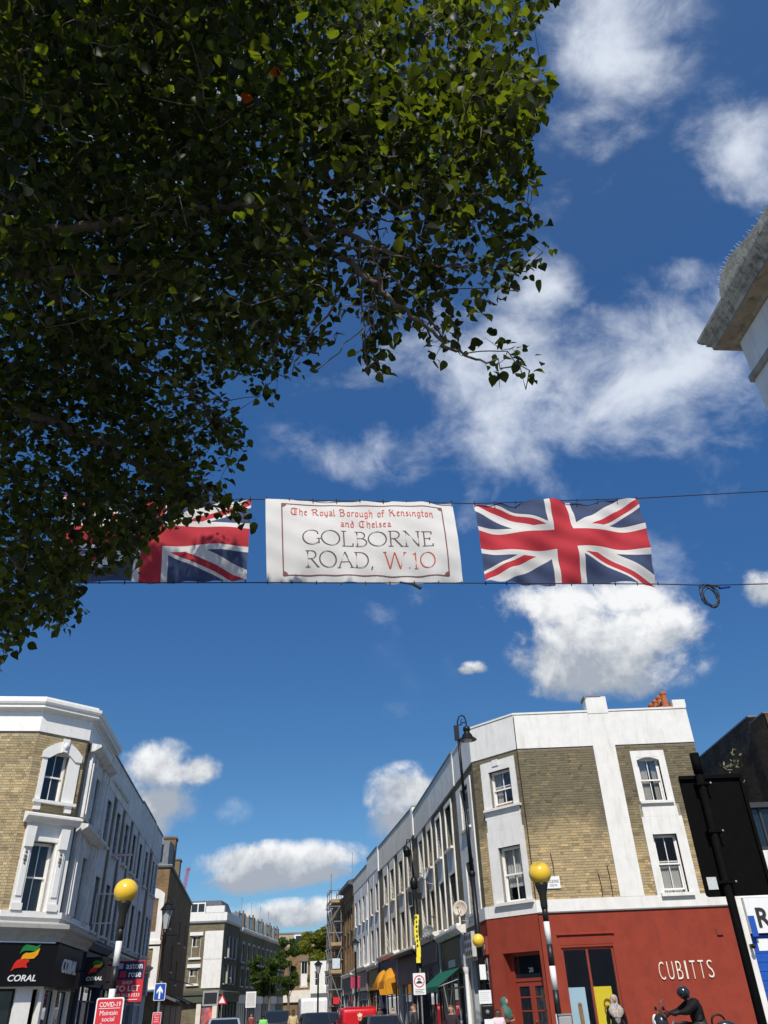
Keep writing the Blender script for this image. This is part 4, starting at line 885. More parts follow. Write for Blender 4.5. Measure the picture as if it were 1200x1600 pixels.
ro = [(1.2+i*2.3, 2.1+i*2.3, a, b_) for i in range(10) for a, b_ in ((5.8, 7.3), (3.8, 5.2))]
q = MB(FPr); q.wall(0, 24, 0, 8.4, ro, .2); shell(q, FPr, 0, 24, 0, 8.4, 8, 0, 1); q.build('wall', [BRICKF, SLATE], rwb)
for o in ro: sash(rwb, FPr, *o, rec=.12, sill=(.1, .1, .12, OFFW)); one('lintel', M('grey_stone', (.40, .39, .36), .85, .2, .12, 6), rwb, lambda q: q.box(o[0]-.12, o[1]+.12, -.06, -.005, o[3]+.01, o[3]+.24), FPr)
one('cornice', WHITE, rwb, lambda q: q.extrude_x([(-.005, 8.3), (-.3, 8.4), (-.3, 8.62), (-.005, 8.75)], 0, 24), FPr)
one('roof', SLATE, rwb, lambda q: q.extrude_x([(.2, 8.42), (1.6, 10.2), (6, 10.2), (7.8, 8.42)], 0.1, 24), FPr)
for i in range(5):
    a = 1.2+i*4.6; dq = one('dormer', LEADG, rwb, lambda q: (q.box(a, a+1.3, .5, 2.2, 8.8, 10.1)), FPr); one('pane', GLASS, dq, lambda q: q.box(a+.2, a+1.1, .47, .49, 9.0, 9.9), FPr)
    one('chimney', BRICKB, rwb, lambda q: (q.box(a+2.4, a+2.9, .5, 1.7, 8.8, 10.2), *[q.lathe([(.10, 0), (.08, .3)], (a+2.65, .7+j*.4, 10.2), 8) for j in range(3)]), FPr)
    one('aerial', STEEL, rwb, lambda q: (q.tube([(a+2.6, .9, 10.2), (a+2.6, .9, 11.7)], .02, 4), q.tube([(a+2.2, .9, 11.6), (a+3.0, .9, 11.6)], .015, 4)), FPr)
for i in range(6): one('shop_front', GREYPAINT if i % 2 else WHITE2, rwb, lambda q: (q.box(i*3.9+.2, i*3.9+3.7, -.15, -.005, 2.4, 3.1), *[q.box(i*3.9+.3+j*.85, i*3.9+.5+j*.85, -.12, -.005, .2, 2.39) for j in range(4)]), FPr)

# brown building closing the street
eb = thing('brown_gabled_building', 'brown brick building with white arched window closing the end of the street', 'building', (-12, 118, 0))
FE = fr((-17.5, 118), 92); eo = [(4.0, 4.9, 4.3, 7.2), (7.4, 8.2, 4.3, 7.2)]
q = MB(FE); q.wall(0, 11, 0, 8.9, eo, .2); shell(q, FE, 0, 11, 0, 8.9, 9, 0, 1); q.build('wall', [BRICKB, SLATE], eb)
for o in eo:
    sash(eb, FE, *o, rec=.1, sill=(.1, .1, .1, WHITE)); one('arch', BRICKF, eb, lambda q: q.prism([(o[0]-.25+(o[1]-o[0]+.5)*i/8, 7.2+.55*math.sin(math.pi*i/8)) for i in range(9)][::-1], -.06, -.005), FE); one('blind', WHITE, eb, lambda q: q.box(o[0]+.08, o[1]-.08, .06, .09, 4.35, 5.7), FE)
one('fascia', CREAM, eb, lambda q: q.box(.2, 10.8, -.3, -.005, 2.6, 3.9), FE)
mn = one('mansard', M('tan_tile', (.30, .24, .17), .85, .2, .2, 6), eb, lambda q: q.hexa([(0, .2, 8.9), (11, .2, 8.9), (11, 8.8, 8.9), (0, 8.8, 8.9), (.5, 1.0, 10.5), (10.5, 1.0, 10.5), (10.5, 8, 10.5), (.5, 8, 10.5)]), FE)
one('roof_trim', LEADG, eb, lambda q: q.box(.3, 10.7, .9, 8.1, 10.5, 10.7), FE)
for a in (3.0, 7.2): dq = one('dormer', WHITE2, eb, lambda q: q.box(a, a+1.5, .1, 1.5, 9.05, 10.35), FE); one('pane', GLASS, dq, lambda q: q.box(a+.2, a+1.3, .07, .09, 9.2, 10.2), FE)
ws_ = thing('small_white_shop', 'small pale two storey shop past the scaffolding', 'building', (-9, 101, 0))
FW = fr((-10.4, 100), 90); wo = [(.5, 1.1, 3.9, 5.3), (1.6, 2.2, 3.9, 5.3)]
q = MB(FW); q.wall(0, 3.2, 0, 6.3, wo, .2); shell(q, FW, 0, 3.2, 0, 6.3, 6, 0, 1); q.build('wall', [WHITE, SLATE], ws_)
for o in wo: sash(ws_, FW, *o, rec=.1)
one('shop_front', GREYF, ws_, lambda q: q.box(.1, 3.1, -.1, -.005, .2, 3.2), FW)

# ------------------------------------------------------------------ scaffolding
sc = thing('scaffolding', 'steel tube scaffolding with board platforms wrapping the tall brown house', 'scaffolding', tuple(FT @ Vector((-37, -.8, 0))))
zt = 9.9
for i in range(3):
    for y in (-.2, -1.02):
        one('standard', STEEL, sc, lambda q: q.tube([(-31.0-i*1.7, y, 0), (-31.0-i*1.7, y, zt+(1.3 if (i == 0 and y < -1) else rnd.uniform(-.1, .4)))], .045, 5), FT)
for k, z in enumerate((1.9, 3.9, 5.8, 7.7, 8.9)):
    for y in (-.2, -1.02):
        one('ledger', STEEL, sc, lambda q: q.tube([(-30.7, y, z), (-34.7, y, z)], .042, 5), FT); one('guard_rail', STEEL, sc, lambda q: q.tube([(-30.7, y, z+1.0), (-34.7, y, z+1.0)], .04, 5), FT)
    for i in range(3): one('transom', STEEL, sc, lambda q: q.tube([(-31-i*1.7, -.08, z-.08), (-31-i*1.7, -1.2, z-.08)], .042, 5), FT)
    one('end_rail', STEEL, sc, lambda q: q.tube([(-30.85, -.1, z+1.0), (-30.85, -1.2, z+1.0)], .042, 5), FT)
    if k in (1, 2, 4):
        for j in range(5): one('board', WOODB, sc, lambda q: q.box(-34.7, -30.7, -1.0+j*.155, -.855+j*.155, z+.05, z+.09), FT)
        one('toe_board', WOODB, sc, lambda q: (q.box(-34.7, -30.7, -1.08, -1.05, z+.09, z+.33), q.box(-30.7, -30.67, -1.05, -.2, z+.09, z+.33)), FT)
for i, (z0_, z1_) in enumerate(((.2, 1.9), (1.9, 3.9), (3.9, 5.8), (5.8, 7.7), (7.7, 8.9))):
    a, b_ = (-.2, -1.02) if i % 2 else (-1.02, -.2)
    one('brace', STEEL, sc, lambda q: q.tube([(-30.8, a, z0_), (-30.8, b_, z1_)], .04, 5), FT); one('brace', STEEL, sc, lambda q: q.tube([(-31, -1.1, z0_), (-34.4, -1.1, z1_)], .04, 5), FT)
one('sheet_notice', M('pale_sheet', (.55, .62, .68), .7), sc, lambda q: q.box(-30.64, -30.62, -.95, -.35, 4.3, 5.0), FT)
one('red_notice', REDSIGN, sc, lambda q: q.box(-30.64, -30.62, -.9, -.4, 1.95, 2.4), FT)
one('aerial_mast', STEEL, hF, lambda q: q.tube([(-29.6, .6, 9.8), (-29.6, .6, 12.6)], .03, 4), FT)

# crane far beyond the brown house
cr = thing('tower_crane', 'red lattice crane jib rising far off behind the brown house', 'crane', (-64, 250, 0))
def lattice(q, a, b_, wd, n, r=.14):
    a, b_ = Vector(a), Vector(b_); ax = (b_-a).normalized(); u = ax.orthogonal().normalized()*wd; v = ax.cross(u)
    for s1, s2 in ((1, 1), (1, -1), (-1, -1), (-1, 1)): q.tube([a+u*s1+v*s2, b_+u*s1+v*s2], r, 4)
    for i in range(n):
        p0 = a+(b_-a)*i/n; p1 = a+(b_-a)*(i+1)/n
        for (c, d) in (((1, 1), (1, -1)), ((1, -1), (-1, -1)), ((-1, -1), (-1, 1)), ((-1, 1), (1, 1))):
            q.tube([p0+u*c[0]+v*c[1], p1+u*d[0]+v*d[1]], r*.6, 3)
CRED = M('crane_red', (.40, .08, .11), .6)
one('mast', CRED, cr, lambda q: lattice(q, (-64.3, 250, 0), (-64.3, 250, 31), .5, 14, .09)); one('jib', CRED, cr, lambda q: lattice(q, (-64.3, 250, 31), (-63.4, 250, 38.8), .35, 9, .08))
one('jib_head', CRED, cr, lambda q: q.box(-63.9, -62.9, 249.7, 250.3, 38.6, 39.1))

# ------------------------------------------------------------------ street furniture
BLK, WHT = M('post_black', (.012, .012, .012), .45, .5, .15, 12), M('post_white', (.74, .74, .73), .5, .4, .05, 8, (.45, .45, .43), .3)
def beacon(label, x, y, bands, zc, r=.15):
    t = thing('belisha_beacon', label, 'crossing beacon', (x, y, 0), 'zebra crossing beacons')
    one('globe', AMBER, t, lambda q: (setattr(q, 'smooth', True), q.ball((x, y, zc), r, r, r*.97, 28, 18)))
    one('collar', BLK, t, lambda q: (setattr(q, 'smooth', True), q.lathe([(.038, -.44), (.046, -.40), (.05, -.27), (.082, -.16), (.09, -.13), (.08, -.12)], (x, y, zc), 20)))
    for i, (z0_, z1_) in enumerate(zip(bands, bands[1:])):
        one('post_band', (BLK, WHT)[(len(bands)-i) % 2], t, lambda q: (setattr(q, 'smooth', True), q.lathe([(.038, 0), (.038, z1_-z0_)], (x, y, z0_), 18)))
    one('base', BLK, t, lambda q: q.lathe([(.1, 0), (.1, .05), (.06, .09)], (x, y, .0), 18))
    return t
beacon('amber globe beacon on striped post in front of the red corner building', 1.91, 11.34, [.62, .90, 1.16, 1.42, 1.67, 1.93, 2.17, 2.43, 2.62], 3.01)
gb = thing('control_box', 'grey metal box fixed low on the striped post by the red building', 'box', (1.98, 11.3, 1.2)); one('box', GREYPAINT, gb, lambda q: q.box(1.885, 2.045, 11.22, 11.4, 1.0, 1.40), bevel=.015)
one('lid', STEEL, gb, lambda q: q.box(1.88, 2.05, 11.215, 11.405, 1.402, 1.42))
beacon('amber globe beacon on striped post behind the pandemic notice', -3.55, 10.91, [.55, .82, 1.08, 1.34, 1.60, 1.86, 2.10, 2.37, 2.55], 2.94)
# red notice on the left post
def roundrect(x0, x1, z0, z1, r, n=5):
    o = []
    for cx, cz, a0 in ((x1-r, z0+r, -90), (x1-r, z1-r, 0), (x0+r, z1-r, 90), (x0+r, z0+r, 180)):
        o += [(cx+r*math.cos(R_(a0+90*i/n)), cz+r*math.sin(R_(a0+90*i/n))) for i in range(n+1)]
    return o
FV = fr((-3.525, 10.84), 88)
cv = thing('notice_board', 'red and white pandemic distancing notice fixed to the left striped post', 'notice', (-3.52, 10.84, 1.2))
one('backing', SIGNW, cv, lambda q: q.prism(roundrect(-.17, .16, 1.30, 1.77, .025), -.012, -.002), FV)
one('red_face', REDSIGN, cv, lambda q: q.prism(roundrect(-.155, .145, 1.315, 1.755, .02), -.016, -.013), FV)
text('COVID-19', -.125, .125, 1.675, 1.725, SIGNW, cv, FV, y=-.0165, thick=.002, bold=.01); one('rule', SIGNW, cv, lambda q: q.box(-.13, .125, -.0185, -.0165, 1.658, 1.664), FV)
text('Maintain', -.11, .1, 1.592, 1.64, SIGNW, cv, FV, y=-.0165, thick=.002); text('social', -.075, .07, 1.53, 1.577, SIGNW, cv, FV, y=-.0165, thick=.002); text('distance', -.11, .1, 1.468, 1.515, SIGNW, cv, FV, y=-.0165, thick=.002)
# lamp column on the right pavement, with its own small globe and notices
lx, ly = 1.97, 22.2
lm = thing('street_lamp', 'tall black lamp column with swan neck lantern before the white parapet corner', 'street lamp', (lx, ly, 0))
one('column', BLACKM, lm, lambda q: (setattr(q, 'smooth', True), q.tube([(lx, ly, 0), (lx, ly, 1.2)], .12, 14), q.tube([(lx, ly, 1.2), (lx, ly, 2.8), (lx-.02, ly, 4.4)], [.075, .07, .063], 14), q.lathe([(.064, 0), (.088, .04), (.088, .1), (.062, .16)], (lx-.02, ly, 4.38), 14), q.tube([(lx-.02, ly, 4.5), (lx-.05, ly, 6.3)], [.053, .046], 14), q.tube([(lx-.05, ly, 6.3), (lx-.08, ly, 8.35)], [.043, .038], 12)))
one('finial_box', BLACKM, lm, lambda q: q.box(lx-.18, lx-.04, ly-.06, ly+.06, 8.0, 8.42))
neck = [(lx-.07, ly, 8.35), (lx-.055, ly, 8.55), (lx+.0, ly, 8.69), (lx+.08, ly, 8.73), (lx+.16, ly, 8.67), (lx+.19, ly, 8.55), (lx+.19, ly, 8.40)]
one('swan_neck', BLACKM, lm, lambda q: (q.tube(neck, .022, 8), q.tube([(lx+.02, ly, 8.42), (lx+.1, ly, 8.5), (lx+.02, ly, 8.56), (lx+.1, ly, 8.62)], .014, 6), q.tube([(lx-.04, ly, 8.42), (lx+.06, ly, 8.5), (lx+.19, ly, 8.52)], .014, 6)))
one('lantern', BLACKM, lm, lambda q: (setattr(q, 'smooth', True), q.lathe([(.04, .46), (.10, .42), (.11, .33), (.08, .30), (.09, .26), (.14, .20), (.165, .14), (.255, .07), (.27, .055), (.255, .05), (.13, .08)], (lx+.19, ly, 7.94), 20)))
one('lamp_bowl', M('frosted_bowl', (.55, .56, .55), .3, .5, .05), lm, lambda q: (setattr(q, 'smooth', True), q.ball((lx+.19, ly, 8.0), .135, .135, .08, 18, 10)))
sb = thing('belisha_beacon', 'small amber globe mounted on the tall lamp column by the red shop corner', 'crossing beacon', (lx, ly, 2.7), 'zebra crossing beacons')
one('globe', AMBER, sb, lambda q: (setattr(q, 'smooth', True), q.ball((lx-.03, ly-.2, 2.9), .15, .15, .15, 24, 16))); one('bracket', BLACKM, sb, lambda q: q.tube([(lx, ly-.06, 2.72), (lx-.03, ly-.2, 2.74)], .03, 8))
pn = M('white_paper', (.78, .78, .77), .7, .2, .03)
for (a, b_, z0_, z1_, lab) in ((-.06, .09, 2.06, 2.38, 'narrow white notice on the lamp column under the small amber globe'), (-.13, .17, 1.56, 1.84, 'wide white notice sheet on the lamp column above the black signal box')):
    nb_ = one('notice', pn, None, lambda q: q.box(lx+a, lx+b_, ly-.15, ly-.135, z0_, z1_)); tag(nb_, lab, 'notice')
    for i in range(5 if b_ > .1 else 0): one('print_line', M('faint_print', (.45, .45, .46), .7), nb_, lambda q: q.box(lx+a+.03, lx+b_-.03-.03*(i % 3), ly-.152, ly-.1505, z1_-.05-i*.04, z1_-.043-i*.04))
pb_ = thing('crossing_control', 'black push button signal box on the lamp column above a white cabinet', 'signal box', (lx, ly, 1.2)); one('housing', BLACKM, pb_, lambda q: q.box(lx-.1, lx+.17, ly-.32, ly-.125, 1.26, 1.53), bevel=.02); one('lens', M('dull_lens', (.2, .2, .2), .3), pb_, lambda q: q.ball((lx+.03, ly-.33, 1.39), .05)); one('white_cabinet', SIGNW, pb_, lambda q: q.box(lx-.06, lx+.16, ly-.3, ly-.125, .7, 1.25))
# second lamp, wrapped with yellow vinyl
qx, qy = .63, 35.5
l2 = thing('street_lamp', 'black swan neck lamp column carrying a yellow vertical banner', 'street lamp', (qx, qy, 0))
one('column', BLACKM, l2, lambda q: (setattr(q, 'smooth', True), q.tube([(qx+.05, qy, 0), (qx+.04, qy, 3), (qx, qy, 6.0)], [.12, .11, .10], 12), q.lathe([(.1, 0), (.16, .05), (.16, .3), (.12, .4), (.06, .5)], (qx, qy, 5.7), 12), q.tube([(qx, qy, 6.1), (qx-.06, qy, 7.2)], [.05, .035], 10)))
one('swan_neck', BLACKM, l2, lambda q: q.tube([(qx-.06, qy, 7.2), (qx-.06, qy, 7.5), (qx-.12, qy, 7.66), (qx-.2, qy, 7.66), (qx-.24, qy, 7.5), (qx-.24, qy, 7.35)], .025, 7))
one('lantern', BLACKM, l2, lambda q: (setattr(q, 'smooth', True), q.lathe([(.03, .42), (.1, .36), (.15, .26), (.17, .2), (.13, .16), (.12, .0), (.08, -.02)], (qx-.24, qy, 6.98), 14)))
one('camera_box', BLACKM, l2, lambda q: (q.box(qx-.02, qx+.3, qy-.1, qy+.1, 5.3, 5.55), q.box(qx-.26, qx-.1, qy-.08, qy+.08, 5.1, 5.6)))
yb = one('vertical_banner', YELLOW, None, lambda q: [q.box(qx-.06+.03*math.sin(i*.9), qx+.11+.03*math.sin(i*.9), qy-.20, qy-.17, 3.02+i*.19, 3.02+i*.19+.192) for i in range(9)]); tag(yb, 'yellow vertical banner with dark letters wrapped on the second lamp column', 'banner')
one('print_mark', INK, yb, lambda q: [q.prism([(qx-.03+.02*(i % 2), 4.6-i*.17), (qx+.04, 4.58-i*.17), (qx+.06, 4.66-i*.17), (qx+.0, 4.70-i*.17)], -.0, .006) for i in range(7)], Matrix.Translation((0, qy-.206, 0)))
# lantern on the left pavement
gx, gy = -8.47, 31.0
l3 = thing('street_lamp', 'old fashioned glass lantern on a black column on the left pavement', 'street lamp', (gx, gy, 0))
one('column', BLACKM, l3, lambda q: (setattr(q, 'smooth', True), q.lathe([(.14, 0), (.14, .6), (.08, .8), (.065, 2.4), (.1, 2.45), (.1, 2.55), (.055, 2.65), (.04, 3.7), (.08, 3.8), (.05, 4.05), (.09, 4.2)], (gx, gy, 0), 12)))
one('ladder_bar', BLACKM, l3, lambda q: q.tube([(gx-.1, gy, 4.0), (gx+.45, gy, 4.0)], .018, 6))
one('lantern_cage', BLACKM, l3, lambda q: ([q.tube([(gx+.1*math.cos(a), gy+.1*math.sin(a), 4.2), (gx+.21*math.cos(a), gy+.21*math.sin(a), 4.82)], .014, 4) for a in [R_(45+90*i) for i in range(4)]], q.lathe([(.27, 4.82), (.24, 4.86), (.15, 4.98), (.16, 5.0), (.07, 5.08), (.03, 5.16), (.015, 5.3)], (gx, gy, 0), 8)))
one('lantern_glass', M('milky_glass', (.62, .64, .64), .2, .5, .06, 3), l3, lambda q: q.lathe([(.085, 4.21), (.19, 4.81)], (gx, gy, 0), 4))
for (x, y, h_, lab) in ((-3.05, 58, 5.25, 'black topped lantern lamp standing before the white house by the brown eave'), (-5.5, 58, 4.1, 'slim dark lamp post in the middle distance left of the scaffolding')):
    t = thing('street_lamp', lab, 'street lamp', (x, y, 0)); one('column', BLACKM, t, lambda q: q.tube([(x, y, 0), (x, y, h_-.5)], .06, 8)); one('lantern', M('grey_glass', (.30, .32, .33), .3, .5), t, lambda q: q.lathe([(.1, 0), (.22, .5)], (x, y, h_-.5), 6)); one('lantern_cap', BLACKM, t, lambda q: q.lathe([(.30, 0), (.26, .06), (.08, .18), (.02, .3)], (x, y, h_), 8))
# one-way arrow sign and the red notice under it
ax, ay = -6.78, 25.0
ow = thing('road_sign', 'blue rectangular sign with white upward arrow on a grey pole', 'road sign', (ax, ay, 0)); FA = fr((ax, ay), 90)
one('pole', STEEL, ow, lambda q: q.tube([(0, 0, 0), (0, 0, 2.4)], .035, 10), FA)
one('white_border', SIGNW, ow, lambda q: q.prism(roundrect(-.16, .16, 1.94, 2.35, .03), -.06, -.045), FA); one('blue_face', BLUESIGN, ow, lambda q: q.prism(roundrect(-.145, .145, 1.955, 2.335, .025), -.064, -.0605), FA)
one('arrow', SIGNW, ow, lambda q: q.prism([(-.022, 1.98), (.022, 1.98), (.022, 2.17), (.085, 2.10), (.085, 2.17), (0, 2.29), (-.085, 2.17), (-.085, 2.10), (-.022, 2.17)], -.068, -.0645), FA)
rn = thing('notice_board', 'small red pandemic notice on the pole under the blue arrow sign', 'notice', (ax, ay, 1.4)); one('backing', SIGNW, rn, lambda q: q.prism(roundrect(-.13, .11, 1.38, 1.67, .02), -.055, -.045), FA); one('red_face', REDSIGN, rn, lambda q: q.prism(roundrect(-.12, .10, 1.39, 1.66, .015), -.058, -.0555), FA)
text('COVID-19', -.1, .08, 1.60, 1.635, SIGNW, rn, FA, y=-.0585, thick=.002)
for i, (t_, w_) in enumerate((('Maintain', .07), ('social', .05), ('distance', .07))): text(t_, -.01-w_, -.01+w_, 1.54-i*.05, 1.572-i*.05, SIGNW, rn, FA, y=-.0585, thick=.002)
# estate agent's board on the shaded row
ep = SL(6.35); FO = fr((-9.9, 30.5), 85)
ea = thing('agent_board', 'navy and red letting board projecting from the shaded left row', 'sign', (-9.4, 30.5, 2.6))
one('frame', REDSIGN, ea, lambda q: q.box(-.03, .98, -.005, .04, 2.02, 3.24), FO); one('navy_face', NAVY, ea, lambda q: q.box(0, .95, -.012, -.0055, 2.68, 3.21), FO); one('red_face', REDSIGN, ea, lambda q: q.box(0, .95, -.012, -.0055, 2.05, 2.675), FO)
one('logo_square', M('pale_blue_grey', (.35, .40, .50), .6), ea, lambda q: q.box(.06, .24, -.016, -.0125, 3.0, 3.16), FO); one('logo_square', REDSIGN, ea, lambda q: q.box(.16, .36, -.016, -.0125, 2.74, 2.93), FO)
text('aston', .34, .90, 2.985, 3.15, SIGNW, ea, FO, y=-.0125, bold=.01); text('rose', .46, .88, 2.74, 2.88, SIGNW, ea, FO, y=-.0125, bold=.01)
text('SHOP', .28, .62, 2.54, 2.63, SIGNW, ea, FO, y=-.0125); text('TO LET', .04, .88, 2.33, 2.50, SIGNW, ea, FO, y=-.0125, bold=.01); text('020 7629 1533', .04, .90, 2.17, 2.27, SIGNW, ea, FO, y=-.0125, bold=.01); one('rule', SIGNW, ea, lambda q: q.box(.35, .85, -.016, -.0125, 2.08, 2.10), FO)
one('bracket', BLACKM, ea, lambda q: (q.box(-.6, -.031, .0, .03, 2.6, 2.64), q.box(-.6, -.031, 0, .03, 3.1, 3.14)), FO)
# projecting shop sign
FJ = fr((-9.84, 27.4), 84); ps = thing('projecting_sign', 'black projecting shop sign with waving stripes beside the blue shopfront', 'sign', (-9.9, 27.4, 2.6))
one('box', BLACKM, ps, lambda q: q.box(-.02, .64, -.08, .08, 2.45, 3.2), FJ); wave_flag(FJ, .12, 2.74, .40, -.082, ps); text('CORAL', .08, .56, 2.57, 2.67, SIGNW, ps, FJ, y=-.082, thick=.008, shear=.2, bold=.012)
one('bracket', BLACKM, ps, lambda q: q.box(-.4, -.021, -.03, .03, 2.8, 2.86), FJ)
# no motor vehicles sign
FN2 = fr((.6, 33), 90); nv = thing('road_sign', 'white square sign with a red ring around a dark motorcycle and car', 'road sign', (.6, 33, 0))
one('pole', STEEL, nv, lambda q: q.tube([(.06, .03, 0), (.06, .03, 2.75)], .035, 10), FN2); one('plate', SIGNW, nv, lambda q: q.prism(roundrect(-.22, .23, 1.92, 2.6, .02), -.03, -.015), FN2)
def ring(q, cx, cz, r0, r1, y0, y1, n=28):
    for i in range(n):
        a, b_ = 2*math.pi*i/n, 2*math.pi*(i+1)/n
        q.prism([(cx+r0*math.cos(a), cz+r0*math.sin(a)), (cx+r1*math.cos(a), cz+r1*math.sin(a)), (cx+r1*math.cos(b_), cz+r1*math.sin(b_)), (cx+r0*math.cos(b_), cz+r0*math.sin(b_))], y0, y1)
one('red_ring', REDSIGN, nv, lambda q: ring(q, .005, 2.34, .16, .195, -.035, -.0305), FN2)
one('vehicle_symbol', INK, nv, lambda q: (q.prism([(-.11, 2.27), (.12, 2.27), (.12, 2.31), (.08, 2.32), (.05, 2.36), (-.04, 2.36), (-.07, 2.32), (-.11, 2.31)], -.035, -.0305), q.prism([(-.06, 2.39), (.07, 2.39), (.04, 2.43), (-.04, 2.44)], -.035, -.0305)), FN2)
one('print_line', INK, nv, lambda q: [q.box(-.16, .17-.05*(i % 2), -.033, -.0305, 2.07-i*.05, 2.085-i*.05) for i in range(3)], FN2)
# back of the traffic signal
tp = Vector((3.03, 7.85, 0)); FTS = fr((3.03, 7.85), 90)
ts = thing('traffic_signal', 'black traffic signal seen from behind with its wide backing board at right', 'traffic signal', tuple(tp))
one('pole', BLACKMATT, ts, lambda q: (setattr(q, 'smooth', True), q.tube([(0, 0, 0), (0, 0, 3.40)], .037, 18), q.tube([(0, 0, 3.40), (0, 0, 3.60)], .046, 18)), FTS)
one('backing_board', BLACKMATT, ts, lambda q: (q.prism(roundrect(-.19, .43, 2.31, 3.40, .03), .06, .075),), FTS)
one('signal_head', BLACKMATT, ts, lambda q: (q.box(-.02, .30, .078, .34, 2.38, 3.34)), FTS, bevel=.02)
one('edge_return', BLACKMATT, ts, lambda q: (q.box(-.19, .43, .03, .0595, 3.36, 3.395), q.box(.40, .43, .03, .0595, 2.32, 3.355)), FTS)
for z in (2.42, 2.86, 3.30): one('clamp', BLACKMATT, ts, lambda q: q.box(-.06, .075, -.045, .0595, z-.012, z+.012), FTS); one('bolt', STEEL, ts, lambda q: q.ball((.075, -.046, z-.0), .010, .006, .010, 8, 5), FTS)
one('sticker', M('grey_sticker', (.55, .58, .60), .5, .4, .15, 60), ts, lambda q: q.box(-.155, -.065, .052, .0585, 2.37, 2.475), FTS)
# bicycle hoop
hx, hy = 7.85, 23.6; tag(one('bicycle_hoop', BLACKM, None, lambda q: (setattr(q, 'smooth', True), q.tube([(hx, hy, .12), (hx, hy, .98)] + [(hx+.17-.17*math.cos(t), hy, .98+.15*math.sin(t)) for t in [i*math.pi/8 for i in range(1, 8)]] + [(hx+.34, hy, .98), (hx+.34, hy, .12)], .026, 10))), 'black steel cycle hoop on the pavement by the red wall', 'cycle stand')
# dishes
def dish(label, F, x, z, r, mat, tilt=0.):
    t = thing('satellite_dish', label, 'satellite dish', tuple(F @ Vector((x, -.35, z))), 'satellite dishes on the right row')
    T = F @ Matrix.Translation((x, -.35, z)) @ Matrix.Rotation(R_(tilt), 4, 'Z') @ Matrix.Rotation(R_(78), 4, 'X')
    one('reflector', mat, t, lambda q: (setattr(q, 'smooth', True), q.lathe([(.01, -.09), (r*.4, -.075), (r*.75, -.03), (r, .03), (r, .045), (r*.75, -.015), (r*.4, -.06), (.01, -.075)], (0, 0, 0), 24)), T)
    one('feed_arm', GREYPAINT, t, lambda q: (q.tube([(0, -r*.95, 0), (0, -r*.5, r*.9), (0, -.02, r*1.0)], .014, 6), q.ball((0, -.02, r*1.0), .04)), T)
    one('wall_bracket', GREYPAINT, t, lambda q: q.tube([(x, -.04, z-.4), (x, -.3, z-.35), (x, -.34, z-.05)], .02, 6), F)
dish('large beige satellite dish beside the tall lamp column above the green awning', FS, -2.25, 4.25, .25, BEIGE, 60)
dish('dark grey satellite dish above the number 316 fascia', FS, -9.1, 4.1, .25, M('dish_grey', (.16, .165, .17), .5), 60)
dish('pale grey satellite dish edge on between the upper windows over 316', FS, -8.9, 6.22, .25, M('dish_pale', (.45, .47, .47), .5), 10)
# awnings
aw = thing('awning', 'dark green canvas shop awning on the right pavement', 'awning', tuple(FS @ Vector((-7.2, -.8, 2.5))))
one('canopy', GREENC, aw, lambda q: q.hexa([(-8.1, -.92, 2.10), (-4.4, -.92, 2.10), (-4.1, -.20, 2.60), (-7.9, -.20, 2.60), (-8.1, -.92, 2.125), (-4.4, -.92, 2.125), (-4.1, -.20, 2.63), (-7.9, -.20, 2.63)]), FS)
one('valance', GREENC, aw, lambda q: [q.box(-8.1+i*.264, -8.1+i*.264+.258, -.95, -.93, 1.95+.015*(i % 2), 2.115) for i in range(14)], FS)
one('arm', GREYPAINT, aw, lambda q: (q.tube([(-4.3, -.2, 2.3), (-4.42, -.9, 2.1)], .015, 6), q.tube([(-8.0, -.2, 2.3), (-8.08, -.9, 2.1)], .015, 6)), FS)
for i, xx in enumerate((-7.2, -9.5)):
    oa = thing('dome_awning', ('orange dome shaped canvas awning nearer the slate blue fascia', 'orange dome shaped canvas awning further along beside the stone fascia')[i], 'awning', tuple(FT @ Vector((xx, -.6, 2.6))), 'orange dome awnings')
    def fn(q):
        n, k_ = 10, 5; rows = []
        for a in range(k_+1):
            th = math.pi/2*a/k_; rows.append([(xx-.8+1.6*i_/n, -.12-.6*math.sin(th), 2.6+.75*math.cos(th)*math.sin(math.pi*(.12+.76*i_/n))) for i_ in range(n+1)])
        for a in range(k_):
            for b_ in range(n): q.poly((rows[a][b_], rows[a][b_+1], rows[a+1][b_+1], rows[a+1][b_]))
    one('canopy', ORANGE, oa, fn, FT); one('side_drop', ORANGE, oa, lambda q: (q.hexa([(xx+.73, -.6, 2.15), (xx+.8, -.6, 2.15), (xx+.8, -.12, 2.15), (xx+.73, -.12, 2.15), (xx+.73, -.71, 2.7), (xx+.8, -.71, 2.7), (xx+.8, -.12, 2.95), (xx+.73, -.12, 2.95)]), q.box(xx-.8, xx+.8, -.75, -.72, 2.4, 2.7)), FT)
fl = thing('hanging_flag', 'small red and blue hanging flag by the brown brick house', 'flag', tuple(FT @ Vector((-19, -.8, 3.1)))); one('staff', STEEL, fl, lambda q: q.tube([(-19, -.02, 3.3), (-19, -1.1, 3.5)], .02, 5), FT)
one('cloth', M('flag_crimson', (.42, .05, .10), .8), fl, lambda q: [q.poly(((-19+.04*math.sin(i), -.3-i*.07, 2.7), (-19+.04*math.sin(i+1), -.37-i*.07, 2.7), (-19+.04*math.sin(i+1), -.37-i*.07, 3.37), (-19+.04*math.sin(i), -.3-i*.07, 3.36))) for i in range(9)], FT)
